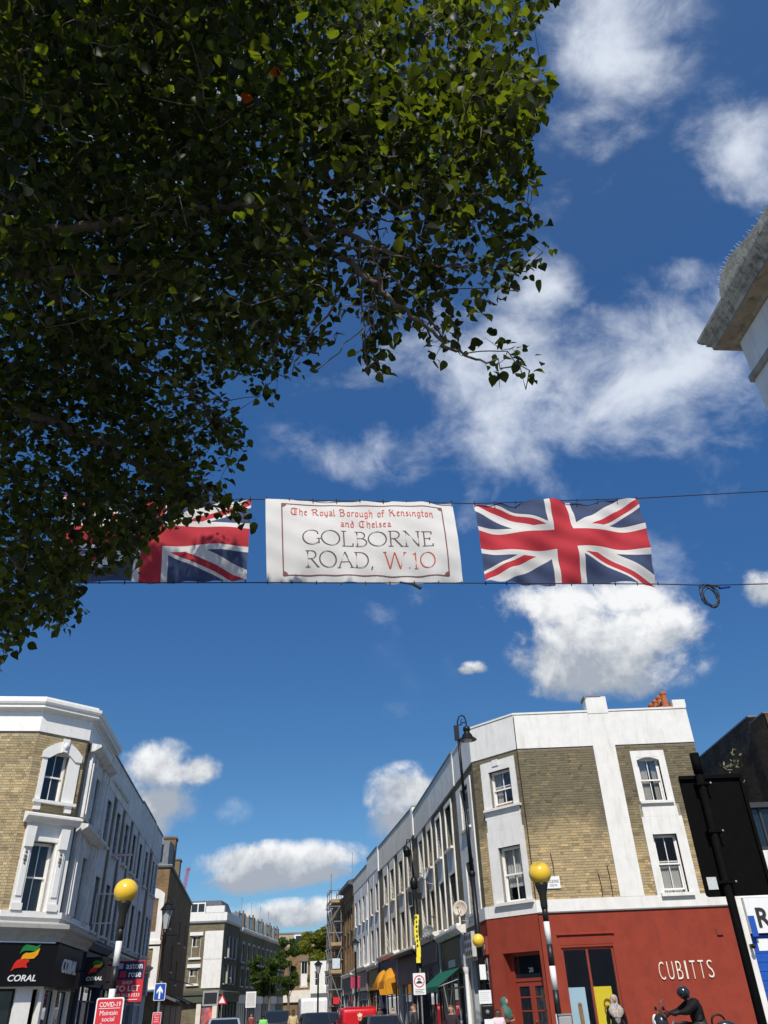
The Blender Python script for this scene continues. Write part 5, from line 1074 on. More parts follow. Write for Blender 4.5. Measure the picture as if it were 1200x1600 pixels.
# distant signs on the left
for (x, y, wd_, z0_, z1_, lab) in ((-14.0, 80, .9, 2.0, 3.2, 'white rectangular street sign on a pole before the corner pub row'), (-11.6, 52, .9, 2.0, 2.75, 'grey framed hanging shop sign by the brown corner house')):
    t = thing('shop_sign', lab, 'sign', (x, y, 0)); one('panel', SIGNW if y > 60 else GREYPAINT, t, lambda q: q.box(x, x+wd_, y, y+.05, z0_, z1_)); one('pole', STEEL, t, lambda q: q.tube([(x+.1, y+.08, 0), (x+.1, y+.08, z1_)], .04, 6)); one('inner_panel', M('pale_print', (.55, .55, .53), .7) if y > 60 else DARK, t, lambda q: q.box(x+.08, x+wd_-.08, y-.008, y-.001, z0_+.1, z1_-.1))
x, y = -15.3, 76; t = thing('road_sign', 'red edged triangular warning sign in front of the corner pub', 'road sign', (x, y, 0)); one('pole', STEEL, t, lambda q: q.tube([(x, y+.05, 0), (x, y+.05, 3)], .04, 6)); one('red_triangle', REDSIGN, t, lambda q: q.prism([(x-.42, 2.3), (x+.42, 2.3), (x, 3.05)], y-.02, y)); one('white_face', SIGNW, t, lambda q: q.prism([(x-.26, 2.39), (x+.26, 2.39), (x, 2.86)], y-.03, y-.021))
rb_ = tag(one('ribbon_flag', M('faded_pink', (.62, .35, .34), .8), None, lambda q: q.box(0, .75, 0, .012, 0, .1), fr((-10.6, 30.4, 6.6), 85)), 'short pink and white striped ribbon sticking out from the shaded left row', 'ribbon'); one('white_stripe', SIGNW, rb_, lambda q: q.box(.0, .75, -.003, -.001, .03, .06), fr((-10.6, 30.4, 6.6), 85))
# ------------------------------------------------------------------ vehicles (x across, y forward, z up)
TYRE = M('tyre_rubber', (.015, .015, .016), .85, .2, .2, 20); RIM = M('alloy_rim', (.45, .46, .47), .35, .5, .08, 10, metal=.7)
LIGHTR = M('tail_lamp', (.40, .012, .012), .25, .5, .08, 20); LIGHTW = M('head_lamp', (.70, .72, .74), .15, .5, .05, 20); PLATE = M('number_plate', (.75, .62, .08), .5, .4, .03)
def paint(name, c): return M(name, c, .28, .5, .06, 3, tuple(x*.8+.02 for x in c), .3, coat=.6)
def vehicle(name, label, cat, loc, az, col, L=4.1, W=1.72, H=1.45, belt=.92, van=False, group=None):
    t = thing(name, label, cat, (loc[0], loc[1], 0), group); F = fr(loc, az+90)      # x across (right), y forward
    hw_, y0, y1 = W/2, -L/2, L/2
    def sec(y, zb, zt, w, tuck=.06): return [(-w+.05, y, zb), (w-.05, y, zb), (w, y, zb+.12), (w, y, zt-tuck-.08), (w-.03, y, zt-tuck*.4), (w-.12, y, zt), (-w+.12, y, zt), (-w+.03, y, zt-tuck*.4), (-w, y, zt-tuck-.08), (-w, y, zb+.12)]
    if van:
        st = [(y0, .32, H-.16, hw_-.05), (y0+.05, .25, H-.06, hw_-.01), (y0+.25, .22, H, hw_), (y1-1.9, .22, H, hw_), (y1-1.55, .22, H-.06, hw_)]
        nose = [(y1-1.5, .22, belt+.28, hw_), (y1-.75, .22, belt+.1, hw_-.01), (y1-.2, .25, belt-.02, hw_-.04), (y1, .32, belt-.22, hw_-.16)]
    else:
        st = [(y0, .35, belt-.12, hw_-.1), (y0+.06, .27, belt-.03, hw_-.04), (y0+.4, .2, belt+.02, hw_), (.2, .2, belt+.0, hw_), (y1-1.1, .2, belt-.02, hw_), (y1-.5, .22, belt-.12, hw_-.02), (y1-.1, .27, belt-.25, hw_-.08), (y1, .34, belt-.34, hw_-.2)]; nose = None
    def body(q):
        q.smooth = True
        q.loft([sec(*s_) for s_ in st]);
        if nose: q.loft([sec(*s_) for s_ in nose])
    one('body', col, t, body, F)
    if not van:
        yb0, yb1, yr0, yr1, wr, z0_ = y0+.12, y1-1.05, y0+.55, y1-2.0, hw_-.20, belt-.02
        P = [(-hw_+.06, yb0, z0_), (hw_-.06, yb0, z0_), (hw_-.06, yb1, z0_), (-hw_+.06, yb1, z0_), (-wr, yr0, H), (wr, yr0, H), (wr, yr1, H), (-wr, yr1, H)]
        one('roof', col, t, lambda q: (q.hexa(P), q.hexa([(-wr+.04, yr0+.1, H), (wr-.04, yr0+.1, H), (wr-.04, yr1-.1, H), (-wr+.04, yr1-.1, H), (-wr+.2, yr0+.3, H+.03), (wr-.2, yr0+.3, H+.03), (wr-.2, yr1-.3, H+.03), (-wr+.2, yr1-.3, H+.03)])), F, bevel=.03)
        def panel(q, a, b_, c, d, m=.08, out=.012):
            a, b_, c, d = map(Vector, (a, b_, c, d)); n = (b_-a).cross(d-a).normalized()*out; ce = (a+b_+c+d)/4
            q.poly([p+(ce-p).normalized()*m*1.3+n for p in (a, b_, c, d)]); q.poly([p+(ce-p).normalized()*m*1.3+n*.2 for p in (d, c, b_, a)])
        one('rear_window', GLASS, t, lambda q: panel(q, P[0], P[1], P[5], P[4]), F); one('windscreen', GLASS, t, lambda q: panel(q, P[2], P[3], P[7], P[6]), F)
        one('side_window', GLASS, t, lambda q: panel(q, P[1], P[2], P[6], P[5]), F); one('side_window', GLASS, t, lambda q: panel(q, P[3], P[0], P[4], P[7]), F)
    else:
        for a, b_ in ((-hw_+.14, -.03), (.03, hw_-.14)):
            dd = one('rear_door', col, t, lambda q: q.box(a, b_, y0-.035, y0-.001+.05, .42, H-.2), F, bevel=.012)
            if H < 2: pass
            one('handle', BLACKM, dd, lambda q: q.box(-.06 if a < 0 else .0, 0 if a < 0 else .06, y0-.055, y0-.036, .95, 1.02), F)
        one('windscreen', GLASS, t, lambda q: q.hexa([(-hw_+.1, y1-1.5, belt+.3), (hw_-.1, y1-1.5, belt+.3), (hw_-.1, y1-1.4, belt+.26), (-hw_+.1, y1-1.4, belt+.26), (-hw_+.16, y1-1.62, H-.12), (hw_-.16, y1-1.62, H-.12), (hw_-.16, y1-1.58, H-.14), (-hw_+.16, y1-1.58, H-.14)]), F)
        for sx in (-1, 1): one('side_window', GLASS, t, lambda q: q.box(sx*hw_-.012, sx*hw_+.012, y1-2.4, y1-1.7, belt+.2, H-.25), F)
    for sx in (-1, 1):
        one('tail_light', LIGHTR, t, lambda q: q.box(sx*(hw_-.2)-.09, sx*(hw_-.2)+.09, y0-.03, y0+.06, belt-.28, belt-.08) if not van else q.box(sx*(hw_-.09)-.045, sx*(hw_-.09)+.045, y0-.04, y0+.06, .6, 1.05), F, bevel=.012)
        one('headlight', LIGHTW, t, lambda q: q.ball((sx*(hw_-.32), y1-.1, belt-.35), .13, .1, .08, 10, 6), F)
        one('wing_mirror', BLACKM, t, lambda q: q.ball((sx*(hw_+.1), y1-1.35, belt+.05), .09, .06, .07, 10, 6), F)
        for yy in (y0+.75, y1-.8):
            R90 = F @ Matrix.Translation((sx*(hw_-.1), yy, .31)) @ Matrix.Rotation(R_(90), 4, 'Y')
            wh = one('wheel', TYRE, t, lambda q: (setattr(q, 'smooth', True), q.lathe([(.2, -.1), (.29, -.1), (.31, -.06), (.31, .06), (.29, .1), (.2, .1)], (0, 0, 0), 22)), R90)
            one('rim', RIM, wh, lambda q: (q.lathe([(.04, -.105), (.2, -.09), (.2, .09), (.04, .105)], (0, 0, 0), 12)), R90)
    one('bumper', BLACKM if van else col, t, lambda q: q.box(-hw_+.06, hw_-.06, y0-.07, y0+.1, .32, .5), F, bevel=.03); one('number_plate', PLATE, t, lambda q: q.box(-.26, .26, y0-.08, y0-.071, .36, .47) if van else q.box(-.26, .26, y0-.045, y0-.001, belt-.34, belt-.23), F)
    return t, F
S2 = -10
rv, FRV = vehicle('delivery_van', 'red postal van seen from behind with a pale crest on its rear door', 'van', (-2.62, 48.2), S2, paint('post_red', (.58, .012, .02)), 4.3, 1.74, 1.64, .95, True)
GOLD = M('pale_gold', (.80, .66, .45), .5)
one('crest', GOLD, rv, lambda q: (q.prism([(-.10, 1.24), (.10, 1.24), (.13, 1.38), (.07, 1.33), (0, 1.42), (-.07, 1.33), (-.13, 1.38)], -2.205, -2.188), ring(q, 0, 1.16, .05, .08, -2.205, -2.188, 12)), FRV); one('pale_stripe', GOLD, rv, lambda q: q.box(-.45, .45, -2.195, -2.188, .86, .90), FRV)
one('roof_rail', paint('post_red', (.58, .012, .02)), rv, lambda q: q.box(-.75, .75, -2.1, -2.0, 1.6, 1.66), FRV)
vehicle('delivery_van', 'tall white van with plain rear doors driving down the street', 'van', (-6.98, 68.6), S2, paint('van_white', (.78, .78, .78)), 5.4, 1.95, 2.38, 1.1, True)
CG = 'cars parked and driving along the street'
vehicle('parked_car', 'black estate car between the white van and the red van', 'car', (-4.9, 49.5), S2, paint('car_black', (.015, .016, .02)), 4.3, 1.75, 1.46, .95, group=CG)
vehicle('parked_car', 'dark blue car tucked just left of the red van', 'car', (-4.1, 53), S2, paint('car_blue', (.03, .05, .11)), 4.1, 1.72, 1.45, .93, group=CG)
vehicle('parked_car', 'dark hatchback with grey roof in front of the red van at right', 'car', (-1.1, 39.2), S2, paint('car_graphite', (.05, .052, .055)), 4.0, 1.72, 1.30, .85, group=CG)
vehicle('parked_car', 'silver blue car at the left kerb below the corner pub', 'car', (-8.35, 42.5), S2, paint('car_silver', (.30, .34, .40)), 4.1, 1.72, 1.40, .92, group=CG)
vehicle('parked_car', 'black tall car behind the person in the beige top', 'car', (-7.6, 54), S2, paint('car_black', (.015, .016, .02)), 4.3, 1.8, 1.62, 1.05, group=CG)

# ------------------------------------------------------------------ people
SKIN = M('skin', (.42, .24, .16), .6, .35, .06, 20); SKIND = M('dark_skin', (.13, .07, .045), .6, .35, .06, 20); HAIRD = M('dark_hair', (.018, .013, .010), .6, .3, .3, 40); HAIRB = M('brown_hair', (.13, .065, .03), .6, .3, .3, 40)
def person(label, loc, az, top, legs, skin=SKIN, hair=HAIRD, h=1.7, pose=None, shoes=None, sleeves=True, group=None, cover=None, z=.125, fem=False, long=False, bulk=1.45):
    """Standing figure that looks along azimuth az; one continuous skinned body with fingers, face and clothing zones."""
    k = h/1.7
    J = dict(pelvis=(0, 0, .95), waist=(0, .0, 1.10), chest=(0, .01, 1.30), neck=(0, .01, 1.46), jaw=(0, -.015, 1.54), head=(0, -.01, 1.61), crown=(0, .005, 1.665))
    for s_, sx in (('l', 1), ('r', -1)):
        J.update({s_+'sh': (.175*sx, .01, 1.405), s_+'el': (.235*sx, .03, 1.13), s_+'wr': (.25*sx, -.05, .90), s_+'pa': (.252*sx, -.075, .825), s_+'hip': (.095*sx, 0, .90), s_+'kn': (.10*sx, -.015, .50), s_+'an': (.10*sx, .03, .09), s_+'to': (.115*sx, -.14, .035)})
    if pose: J.update(pose)
    Rd = dict(pelvis=(.155, .115), waist=(.13, .10), chest=(.165, .115), neck=(.055, .055), jaw=(.068, .075), head=(.078, .098), crown=(.055, .07), sh=(.068, .062), el=(.045, .045), wr=(.029, .027), pa=(.036, .02), hip=(.088, .09), kn=(.058, .06), an=(.042, .045), to=(.04, .028))
    if fem: Rd.update(chest=(.145, .115), waist=(.115, .095), sh=(.056, .052), pelvis=(.165, .12))
    names = list(J); V = [Vector(J[n])*k for n in names]; rad = [Rd[n if n in Rd else n[1:]] for n in names]; rad = [(a*k*bulk, b_*k*bulk) if n not in ('neck', 'jaw', 'head', 'crown') and n[1:] not in ('pa', 'wr') else (a*k*1.1, b_*k*1.1) for n, (a, b_) in zip(names, rad)]
    E = [('pelvis', 'waist'), ('waist', 'chest'), ('chest', 'neck'), ('neck', 'jaw'), ('jaw', 'head'), ('head', 'crown')]
    for s_ in 'lr': E += [('chest', s_+'sh'), (s_+'sh', s_+'el'), (s_+'el', s_+'wr'), (s_+'wr', s_+'pa'), ('pelvis', s_+'hip'), (s_+'hip', s_+'kn'), (s_+'kn', s_+'an'), (s_+'an', s_+'to')]
    idx = {n: i for i, n in enumerate(names)}; ed = [(idx[a], idx[b_]) for a, b_ in E]; reg = []
    for a, b_ in E:
        reg.append('skin' if a in ('neck', 'jaw', 'head') or b_[1:] == 'pa' else 'shoe' if b_[1:] == 'to' else 'leg' if a[1:] in ('hip', 'kn') or b_[1:] == 'hip' else ('top' if sleeves or a[1:] != 'el' else 'skin'))
    for s_, sx in (('l', 1), ('r', -1)):       # five fingers of different lengths and a thumb from the side of the palm
        wrist, palm = V[idx[s_+'wr']], V[idx[s_+'pa']]; d = (palm-wrist).normalized(); side = Vector((0, -1, 0)); side = (side-d*side.dot(d)).normalized(); cu = d.cross(side)*sx
        for j, ln in enumerate((.062, .072, .067, .052)):
            b0 = palm + side*(.026-.0175*j)*k + d*.012*k; p1 = b0 + (d*.62+cu*.12)*ln*k; p2 = p1 + (d*.42+cu*.34)*ln*k
            for q_, r_ in ((b0, .009), (p1, .0085), (p2, .007)): V.append(q_); rad.append((r_*k, r_*k))
            n = len(V); ed += [(idx[s_+'pa'], n-3), (n-3, n-2), (n-2, n-1)]; reg += ['skin']*3
        b0 = wrist + (palm-wrist)*.45 + side*.034*k; p1 = b0 + (d*.6+side*.55)*.042*k; p2 = p1 + d*.028*k
        for q_, r_ in ((b0, .0105), (p1, .0095), (p2, .008)): V.append(q_); rad.append((r_*k, r_*k))
        n = len(V); ed += [(idx[s_+'wr'], n-3), (n-3, n-2), (n-2, n-1)]; reg += ['skin']*3
    hd, cr_ = V[idx['head']], V[idx['crown']]
    me = bpy.data.meshes.new('body'); me.from_pydata([tuple(v) for v in V], ed, []); ob = bpy.data.objects.new('body', me); COL.objects.link(ob)
    ob.modifiers.new('s', 'SKIN'); ob.modifiers.new('u', 'SUBSURF').levels = 1
    sv = me.skin_vertices[0].data
    for i, r_ in enumerate(rad): sv[i].radius = r_; sv[i].use_root = (i == 0)
    dg = bpy.context.evaluated_depsgraph_get(); dg.update(); bm_ = bpy.data.meshes.new_from_object(ob.evaluated_get(dg)); bpy.data.objects.remove(ob)
    zones = ['top', 'leg', 'skin', 'shoe']; bm_.materials.clear()
    for m in (top, legs, skin, shoes or INK): bm_.materials.append(m)
    A_ = np.array([V[a] for a, _ in ed]); D_ = np.array([V[b_] for _, b_ in ed])-A_; dd = (D_**2).sum(1)+1e-9
    mi = []
    for p in bm_.polygons:
        c = np.array(p.center); t_ = np.clip(((c-A_)*D_).sum(1)/dd, 0, 1); dist = np.linalg.norm(A_+D_*t_[:, None]-c, axis=1); mi.append(zones.index(reg[int(dist.argmin())]))
        p.use_smooth = True
    bm_.polygons.foreach_set('material_index', mi)
    F = Matrix.Translation((loc[0], loc[1], z)) @ Matrix.Rotation(R_(180-az), 4, 'Z')
    t = thing('person', label, 'person', (loc[0], loc[1], z), group); b_ = put('body', bm_, t, F)
    # face and hair
    f = lambda x, y, z_: tuple(hd + Vector((x, y, z_))*k)
    one('nose', skin, t, lambda q: (setattr(q, 'smooth', True), q.loft([[f(-.008, -.088, .015), f(.008, -.088, .015), f(0, -.093, .018)], [f(-.015, -.09, -.025), f(.015, -.09, -.025), f(0, -.116, -.022)], [f(-.012, -.088, -.034), f(.012, -.088, -.034), f(0, -.098, -.034)]])), F)
    for sx in (-1, 1):
        ey = one('eye', SIGNW, t, lambda q: q.ball(f(.031*sx, -.083, .008), .013*k, .01*k, .008*k, 8, 6), F); one('pupil', INK, ey, lambda q: q.ball(f(.031*sx, -.0915, .008), .006*k, .004*k, .006*k, 6, 5), F)
        one('ear', skin, t, lambda q: q.ball(f(.079*sx, .005, -.005), .012*k, .024*k, .034*k, 8, 6), F)
    one('mouth', M('lips', (.30, .10, .09), .5), t, lambda q: q.ball(f(0, -.086, -.058), .024*k, .008*k, .007*k, 10, 5), F)
    if cover is None:
        def hr(q):
            q.smooth = True; n, m_ = 16, 8; rows = []
            for i in range(m_+1):
                th = .02+1.72*i/m_; row = []
                for j in range(n):
                    ph = 2*math.pi*j/n; fr_ = max(0, -math.sin(ph)); th2 = min(th, 1.72-.78*fr_**.6)
                    row.append(f(.088*math.sin(th2)*math.cos(ph), .012+.104*math.sin(th2)*math.sin(ph), .022+.088*math.cos(th2)))
                rows.append(row)
            if long: rows += [[(x*1.02, max(y, hd.y+.02*k), z_-dz*k) for x, y, z_ in rows[-1]] for dz in (.08, .17)]
            q.loft(rows[::-1], 0, True, False)
        one('hair', hair, t, hr, F)
    elif cover[0] == 'scarf':
        def sf(q):
            q.smooth = True; rows = []; n = 20
            for i, (rz, z_, yo) in enumerate(((.02, .115, .01), (.07, .098, .01), (.098, .055, .012), (.106, .0, .014), (.104, -.05, .012), (.098, -.09, .01), (.12, -.13, .0), (.175, -.17, -.005), (.215, -.235, -.02), (.20, -.33, -.045), (.12, -.42, -.085))):
                row = []
                for j in range(n):
                    ph = 2*math.pi*j/n; op = 1.0
                    if -.095 < z_ < .06: op = 1-.34*max(0, -math.sin(ph))**2
                    rip = 1+.03*math.sin(5*ph+i)*(z_ < -.1)
                    row.append(f(rz*math.cos(ph)*rip, yo+rz*(1.12 if z_ > -.12 else .72)*math.sin(ph)*op*rip, z_))
                rows.append(row)
            q.loft(rows[::-1], 0, True, False)
        sc_ = one('headscarf', cover[1], t, sf, F)
        one('face', skin, t, lambda q: (setattr(q, 'smooth', True), q.ball(f(0, -.040, -.006), .064*k, .068*k, .080*k, 14, 10)), F)
    return t, F, J, k
SCARF1 = M('patterned_scarf', (.42, .36, .31), .85, .2, .55, 26); SCARF2 = M('green_scarf', (.06, .16, .13), .8, .2, .15, 12)
COAT = M('black_coat', (.009, .009, .010), .85, .15, .3, 12, bump=.6, bscale=14); JEAN = M('denim', (.05, .07, .12), .85, .2, .2, 30)
p_, F_, _, k_ = person('woman in a pale patterned headscarf and black coat before the red shop window', (5.22, 22.6), 180, COAT, COAT, SKIN, h=1.5, cover=('scarf', SCARF1), z=.125, fem=True)
one('blouse_front', M('floral_print', (.28, .28, .30), .85, .2, .8, 45), p_, lambda q: (setattr(q, 'smooth', True), q.ball((0, -.10, 1.12), .085, .05, .22, 14, 8)), F_)
person('woman in a green headscarf and brown top standing by the red corner door', (2.68, 24.2), 120, M('brown_red_top', (.17, .06, .04), .85), INK, SKIN, h=1.55, cover=('scarf', SCARF2), pose={'lwr': (.08, -.19, 1.20), 'lpa': (.02, -.20, 1.22), 'lel': (.23, -.03, 1.12), 'rwr': (-.08, -.20, 1.14), 'rpa': (-.01, -.21, 1.15), 'rel': (-.23, -.03, 1.11)}, fem=True)
person('child in a pale pink top with short dark hair in front of the green scarf', (2.42, 23.7), 170, M('pink_top', (.72, .55, .60), .85), JEAN, SKIND, M('auburn_hair', (.09, .025, .02), .6), h=1.31, sleeves=False, fem=True)
person('woman with light brown hair and dark sleeveless top on the right pavement', (1.25, 24.3), -150, M('dark_plum_top', (.03, .02, .025), .85), INK, SKIN, HAIRB, h=1.43, sleeves=False, fem=True, long=True)
person('man in dark clothes seen side on beside the white square sign', (.32, 29.2), -95, INK, INK, M('pale_skin', (.50, .30, .22), .6), HAIRB, h=1.50)
person('person in a bright green shirt walking away down the left lane', (-6.95, 45), -10, M('lime_shirt', (.22, .62, .16), .8), INK, SKIND, HAIRD, h=1.48, sleeves=False, z=0)
person('person in a beige top facing the camera beside the white van', (-5.42, 44.5), 170, M('beige_top', (.52, .40, .22), .8), M('khaki', (.2, .16, .1), .8), SKIND, HAIRD, h=1.62, sleeves=False, z=0)
person('dark haired person on the right pavement below the farther orange awning', (-1.25, 46.5), 170, INK, INK, SKIND, HAIRD, h=1.50)
person('pale faced person on the right pavement below the nearer orange awning', (-.55, 45.5), 175, M('grey_top', (.2, .2, .21), .8), INK, M('pale_skin', (.50, .30, .22), .6), HAIRB, h=1.46)
person('small dark figure on the left pavement beyond the silver blue car', (-9.4, 56), 175, M('dull_red_top', (.2, .05, .05), .8), INK, SKIN, HAIRD, h=1.42)

# ------------------------------------------------------------------ motorcycle and rider (facing left)
mx, my = 7.12, 22.3; FM = Matrix.Translation((mx, my, 0)) @ Matrix.Rotation(R_(-90), 4, 'Z')      # local -y is forward
mc = thing('motorcycle', 'dark motorcycle with a small windscreen and white fairing panel before the red wall', 'motorcycle', (mx, my, 0))
for yy in (-.86, .55):
    RW = FM @ Matrix.Translation((0, yy, .31)) @ Matrix.Rotation(R_(90), 4, 'Y')
    wh = one('wheel', TYRE, mc, lambda q: (setattr(q, 'smooth', True), q.lathe([(.23, -.055), (.29, -.05), (.315, 0), (.29, .05), (.23, .055), (.225, 0), (.23, -.055)], (0, 0, 0), 26, caps=False)), RW); one('rim', RIM, wh, lambda q: ([q.tube([(0, 0, 0), (.23*math.cos(a), .23*math.sin(a), 0)], .012, 5) for a in [i*math.pi/5 for i in range(10)]], q.lathe([(.05, -.06), (.05, .06)], (0, 0, 0), 10)), RW)
MB1 = paint('bike_black', (.02, .02, .023))
one('frame', BLACKM, mc, lambda q: (q.tube([(0, -.62, .95), (0, -.2, .72), (0, .1, .55), (0, .55, .31)], .04, 8), q.tube([(0, -.6, .85), (0, -.4, .42), (0, .05, .35)], .035, 8)), FM)
one('engine', M('engine_metal', (.12, .12, .125), .4, .5, .2, 15, metal=.8), mc, lambda q: (q.box(-.17, .17, -.42, .05, .3, .58), q.box(-.12, .12, -.5, -.3, .5, .72)), FM, bevel=.03)
for sx in (-.09, .09): one('fork', STEEL, mc, lambda q: q.tube([(sx, -.60, 1.05), (sx, -.86, .31)], .027, 8), FM)
one('fuel_tank', MB1, mc, lambda q: (setattr(q, 'smooth', True), q.ball((0, -.36, .90), .17, .30, .15, 16, 10)), FM)
one('seat', M('seat_vinyl', (.02, .02, .021), .6), mc, lambda q: (setattr(q, 'smooth', True), q.ball((0, .2, .82), .15, .42, .08, 16, 8)), FM)
one('tail', MB1, mc, lambda q: (setattr(q, 'smooth', True), q.ball((0, .62, .92), .14, .24, .12, 14, 8)), FM); one('tail_panel', SIGNW, mc, lambda q: q.ball((-.1, .66, .97), .06, .15, .06, 12, 7), FM)
fg = one('fairing', MB1, mc, lambda q: (setattr(q, 'smooth', True), q.ball((0, -.92, 1.02), .2, .17, .22, 16, 10)), FM); one('white_panel', SIGNW, fg, lambda q: q.ball((-.1, -1.02, 1.05), .09, .08, .16, 12, 8), FM); one('headlight', LIGHTW, fg, lambda q: q.ball((0, -1.06, 1.02), .09, .05, .08, 12, 8), FM)
one('windscreen', GLASSC, mc, lambda q: (setattr(q, 'smooth', True), q.loft([[(x, -1.0+1.6*x*x, 1.18) for x in (-.2, -.1, 0, .1, .2)] + [(x, -.992+1.6*x*x, 1.18) for x in (.2, .1, 0, -.1, -.2)], [(x*.7, -.86+1.6*x*x, 1.50) for x in (-.2, -.1, 0, .1, .2)] + [(x*.7, -.852+1.6*x*x, 1.50) for x in (.2, .1, 0, -.1, -.2)]])), FM)
one('handlebar', BLACKM, mc, lambda q: (q.tube([(-.36, -.62, 1.17), (-.2, -.72, 1.2), (0, -.75, 1.14), (.2, -.72, 1.2), (.36, -.62, 1.17)], .017, 8), q.tube([(-.36, -.62, 1.17), (-.25, -.69, 1.19)], .024, 8), q.tube([(.36, -.62, 1.17), (.25, -.69, 1.19)], .024, 8)), FM)
for sx in (-1, 1): one('mirror', BLACKM, mc, lambda q: (q.tube([(sx*.22, -.72, 1.2), (sx*.32, -.88, 1.3)], .01, 5), q.ball((sx*.34, -.9, 1.32), .07, .03, .045, 10, 6)), FM)
one('exhaust', STEEL, mc, lambda q: q.tube([(-.16, -.3, .32), (-.17, .2, .3), (-.18, .75, .42)], [.03, .04, .05], 10), FM); one('mudguard', MB1, mc, lambda q: q.tube([(0, -1.1, .52), (0, -.98, .63), (0, -.8, .66), (0, -.62, .58)], .05, 8), FM)
rd = {'pelvis': (0, .05, .93), 'waist': (0, .02, 1.08), 'chest': (0, -.06, 1.27), 'neck': (0, -.15, 1.44), 'jaw': (0, -.235, 1.52), 'head': (0, -.255, 1.60), 'crown': (0, -.245, 1.655)}
for s_, sx in (('l', 1), ('r', -1)): rd.update({s_+'sh': (.18*sx, -.09, 1.385), s_+'el': (.30*sx, -.34, 1.22), s_+'wr': (.31*sx, -.57, 1.21), s_+'pa': (.305*sx, -.645, 1.20), s_+'hip': (.10*sx, .0, .90), s_+'kn': (.21*sx, -.38, .72), s_+'an': (.2*sx, -.16, .35), s_+'to': (.2*sx, -.32, .30)})
rp, FRP, _, _ = person('motorcycle rider in black jacket and dark helmet leaning to the handlebars', (mx, my), -90, M('black_jacket', (.007, .007, .008), .7, .18, .3, 15, bump=.8, bscale=14), INK, INK, pose=rd, cover=('helmet',), z=0, h=1.72, bulk=2.1)
one('helmet', M('gloss_helmet', (.02, .022, .03), .2, .5, .1, 5, coat=.5), rp, lambda q: (setattr(q, 'smooth', True), q.ball((0, -.235, 1.63), .135, .155, .145, 22, 14)), FRP)
hb = bpy.data.objects['helmet']; one('visor', GLASS, hb, lambda q: (setattr(q, 'smooth', True), q.loft([[(.139*math.cos(a)*s_, -.238+.160*math.sin(a)*s_, z_) for a in [math.pi*(1.18+.64*i/10) for i in range(11)]] + [(.128*math.cos(a)*s_, -.238+.149*math.sin(a)*s_, z_) for a in [math.pi*(1.82-.64*i/10) for i in range(11)]] for z_, s_ in ((1.57, .93), (1.61, .99), (1.65, 1.0), (1.68, .96))])), FRP)
one('hood', COAT, rp, lambda q: (setattr(q, 'smooth', True), q.ball((0, .0, 1.43), .13, .09, .06, 14, 8)), FRP)
# ------------------------------------------------------------------ banners on wires across the street
FBN = fr((-1.548, 8.692), 84.68)
def cloth_pt(c, u, v, amp, seed, y=0.):
    """Point of a hung cloth: corners c = (bl, br, tr, tl) in wall coordinates, with folds between its ties."""
    bl, br, tr_, tl_ = c
    x = (bl[0]*(1-u)+br[0]*u)*(1-v)+(tl_[0]*(1-u)+tr_[0]*u)*v; z = (bl[1]*(1-u)+br[1]*u)*(1-v)+(tl_[1]*(1-u)+tr_[1]*u)*v
    z += .012*abs(math.sin(u*math.pi*7))*(1-v)**6*1.0 - .014*abs(math.sin(u*math.pi*6))*v**8
    w_ = amp*(math.sin(u*9.5+v*3.1+seed)*.5+math.sin(u*17-v*6+seed*2.3)*.28+math.sin((u+v)*23+seed)*.12+math.sin(u*41+seed)*.16*(abs(v-.5)*2)**2)
    w_ += .045*(1-v)**5*math.sin(u*math.pi*7)**2 - .05*math.sin(v*math.pi)
    return (x, y+w_, z)
def cloth(name, c, mat, parent, amp, seed, nu=90, nv=44):
    mb = MB(FBN); mb.smooth = True
    ids = [[mb.add([cloth_pt(c, i/nu, j/nv, amp, seed)]) for i in range(nu+1)] for j in range(nv+1)]
    for j in range(nv):
        for i in range(nu): mb.face((ids[j][i], ids[j][i+1], ids[j+1][i+1], ids[j+1][i]), 0, ((i/nu, j/nv), ((i+1)/nu, j/nv), ((i+1)/nu, (j+1)/nv), (i/nu, (j+1)/nv)))
    return mb.build(name, mat, parent)
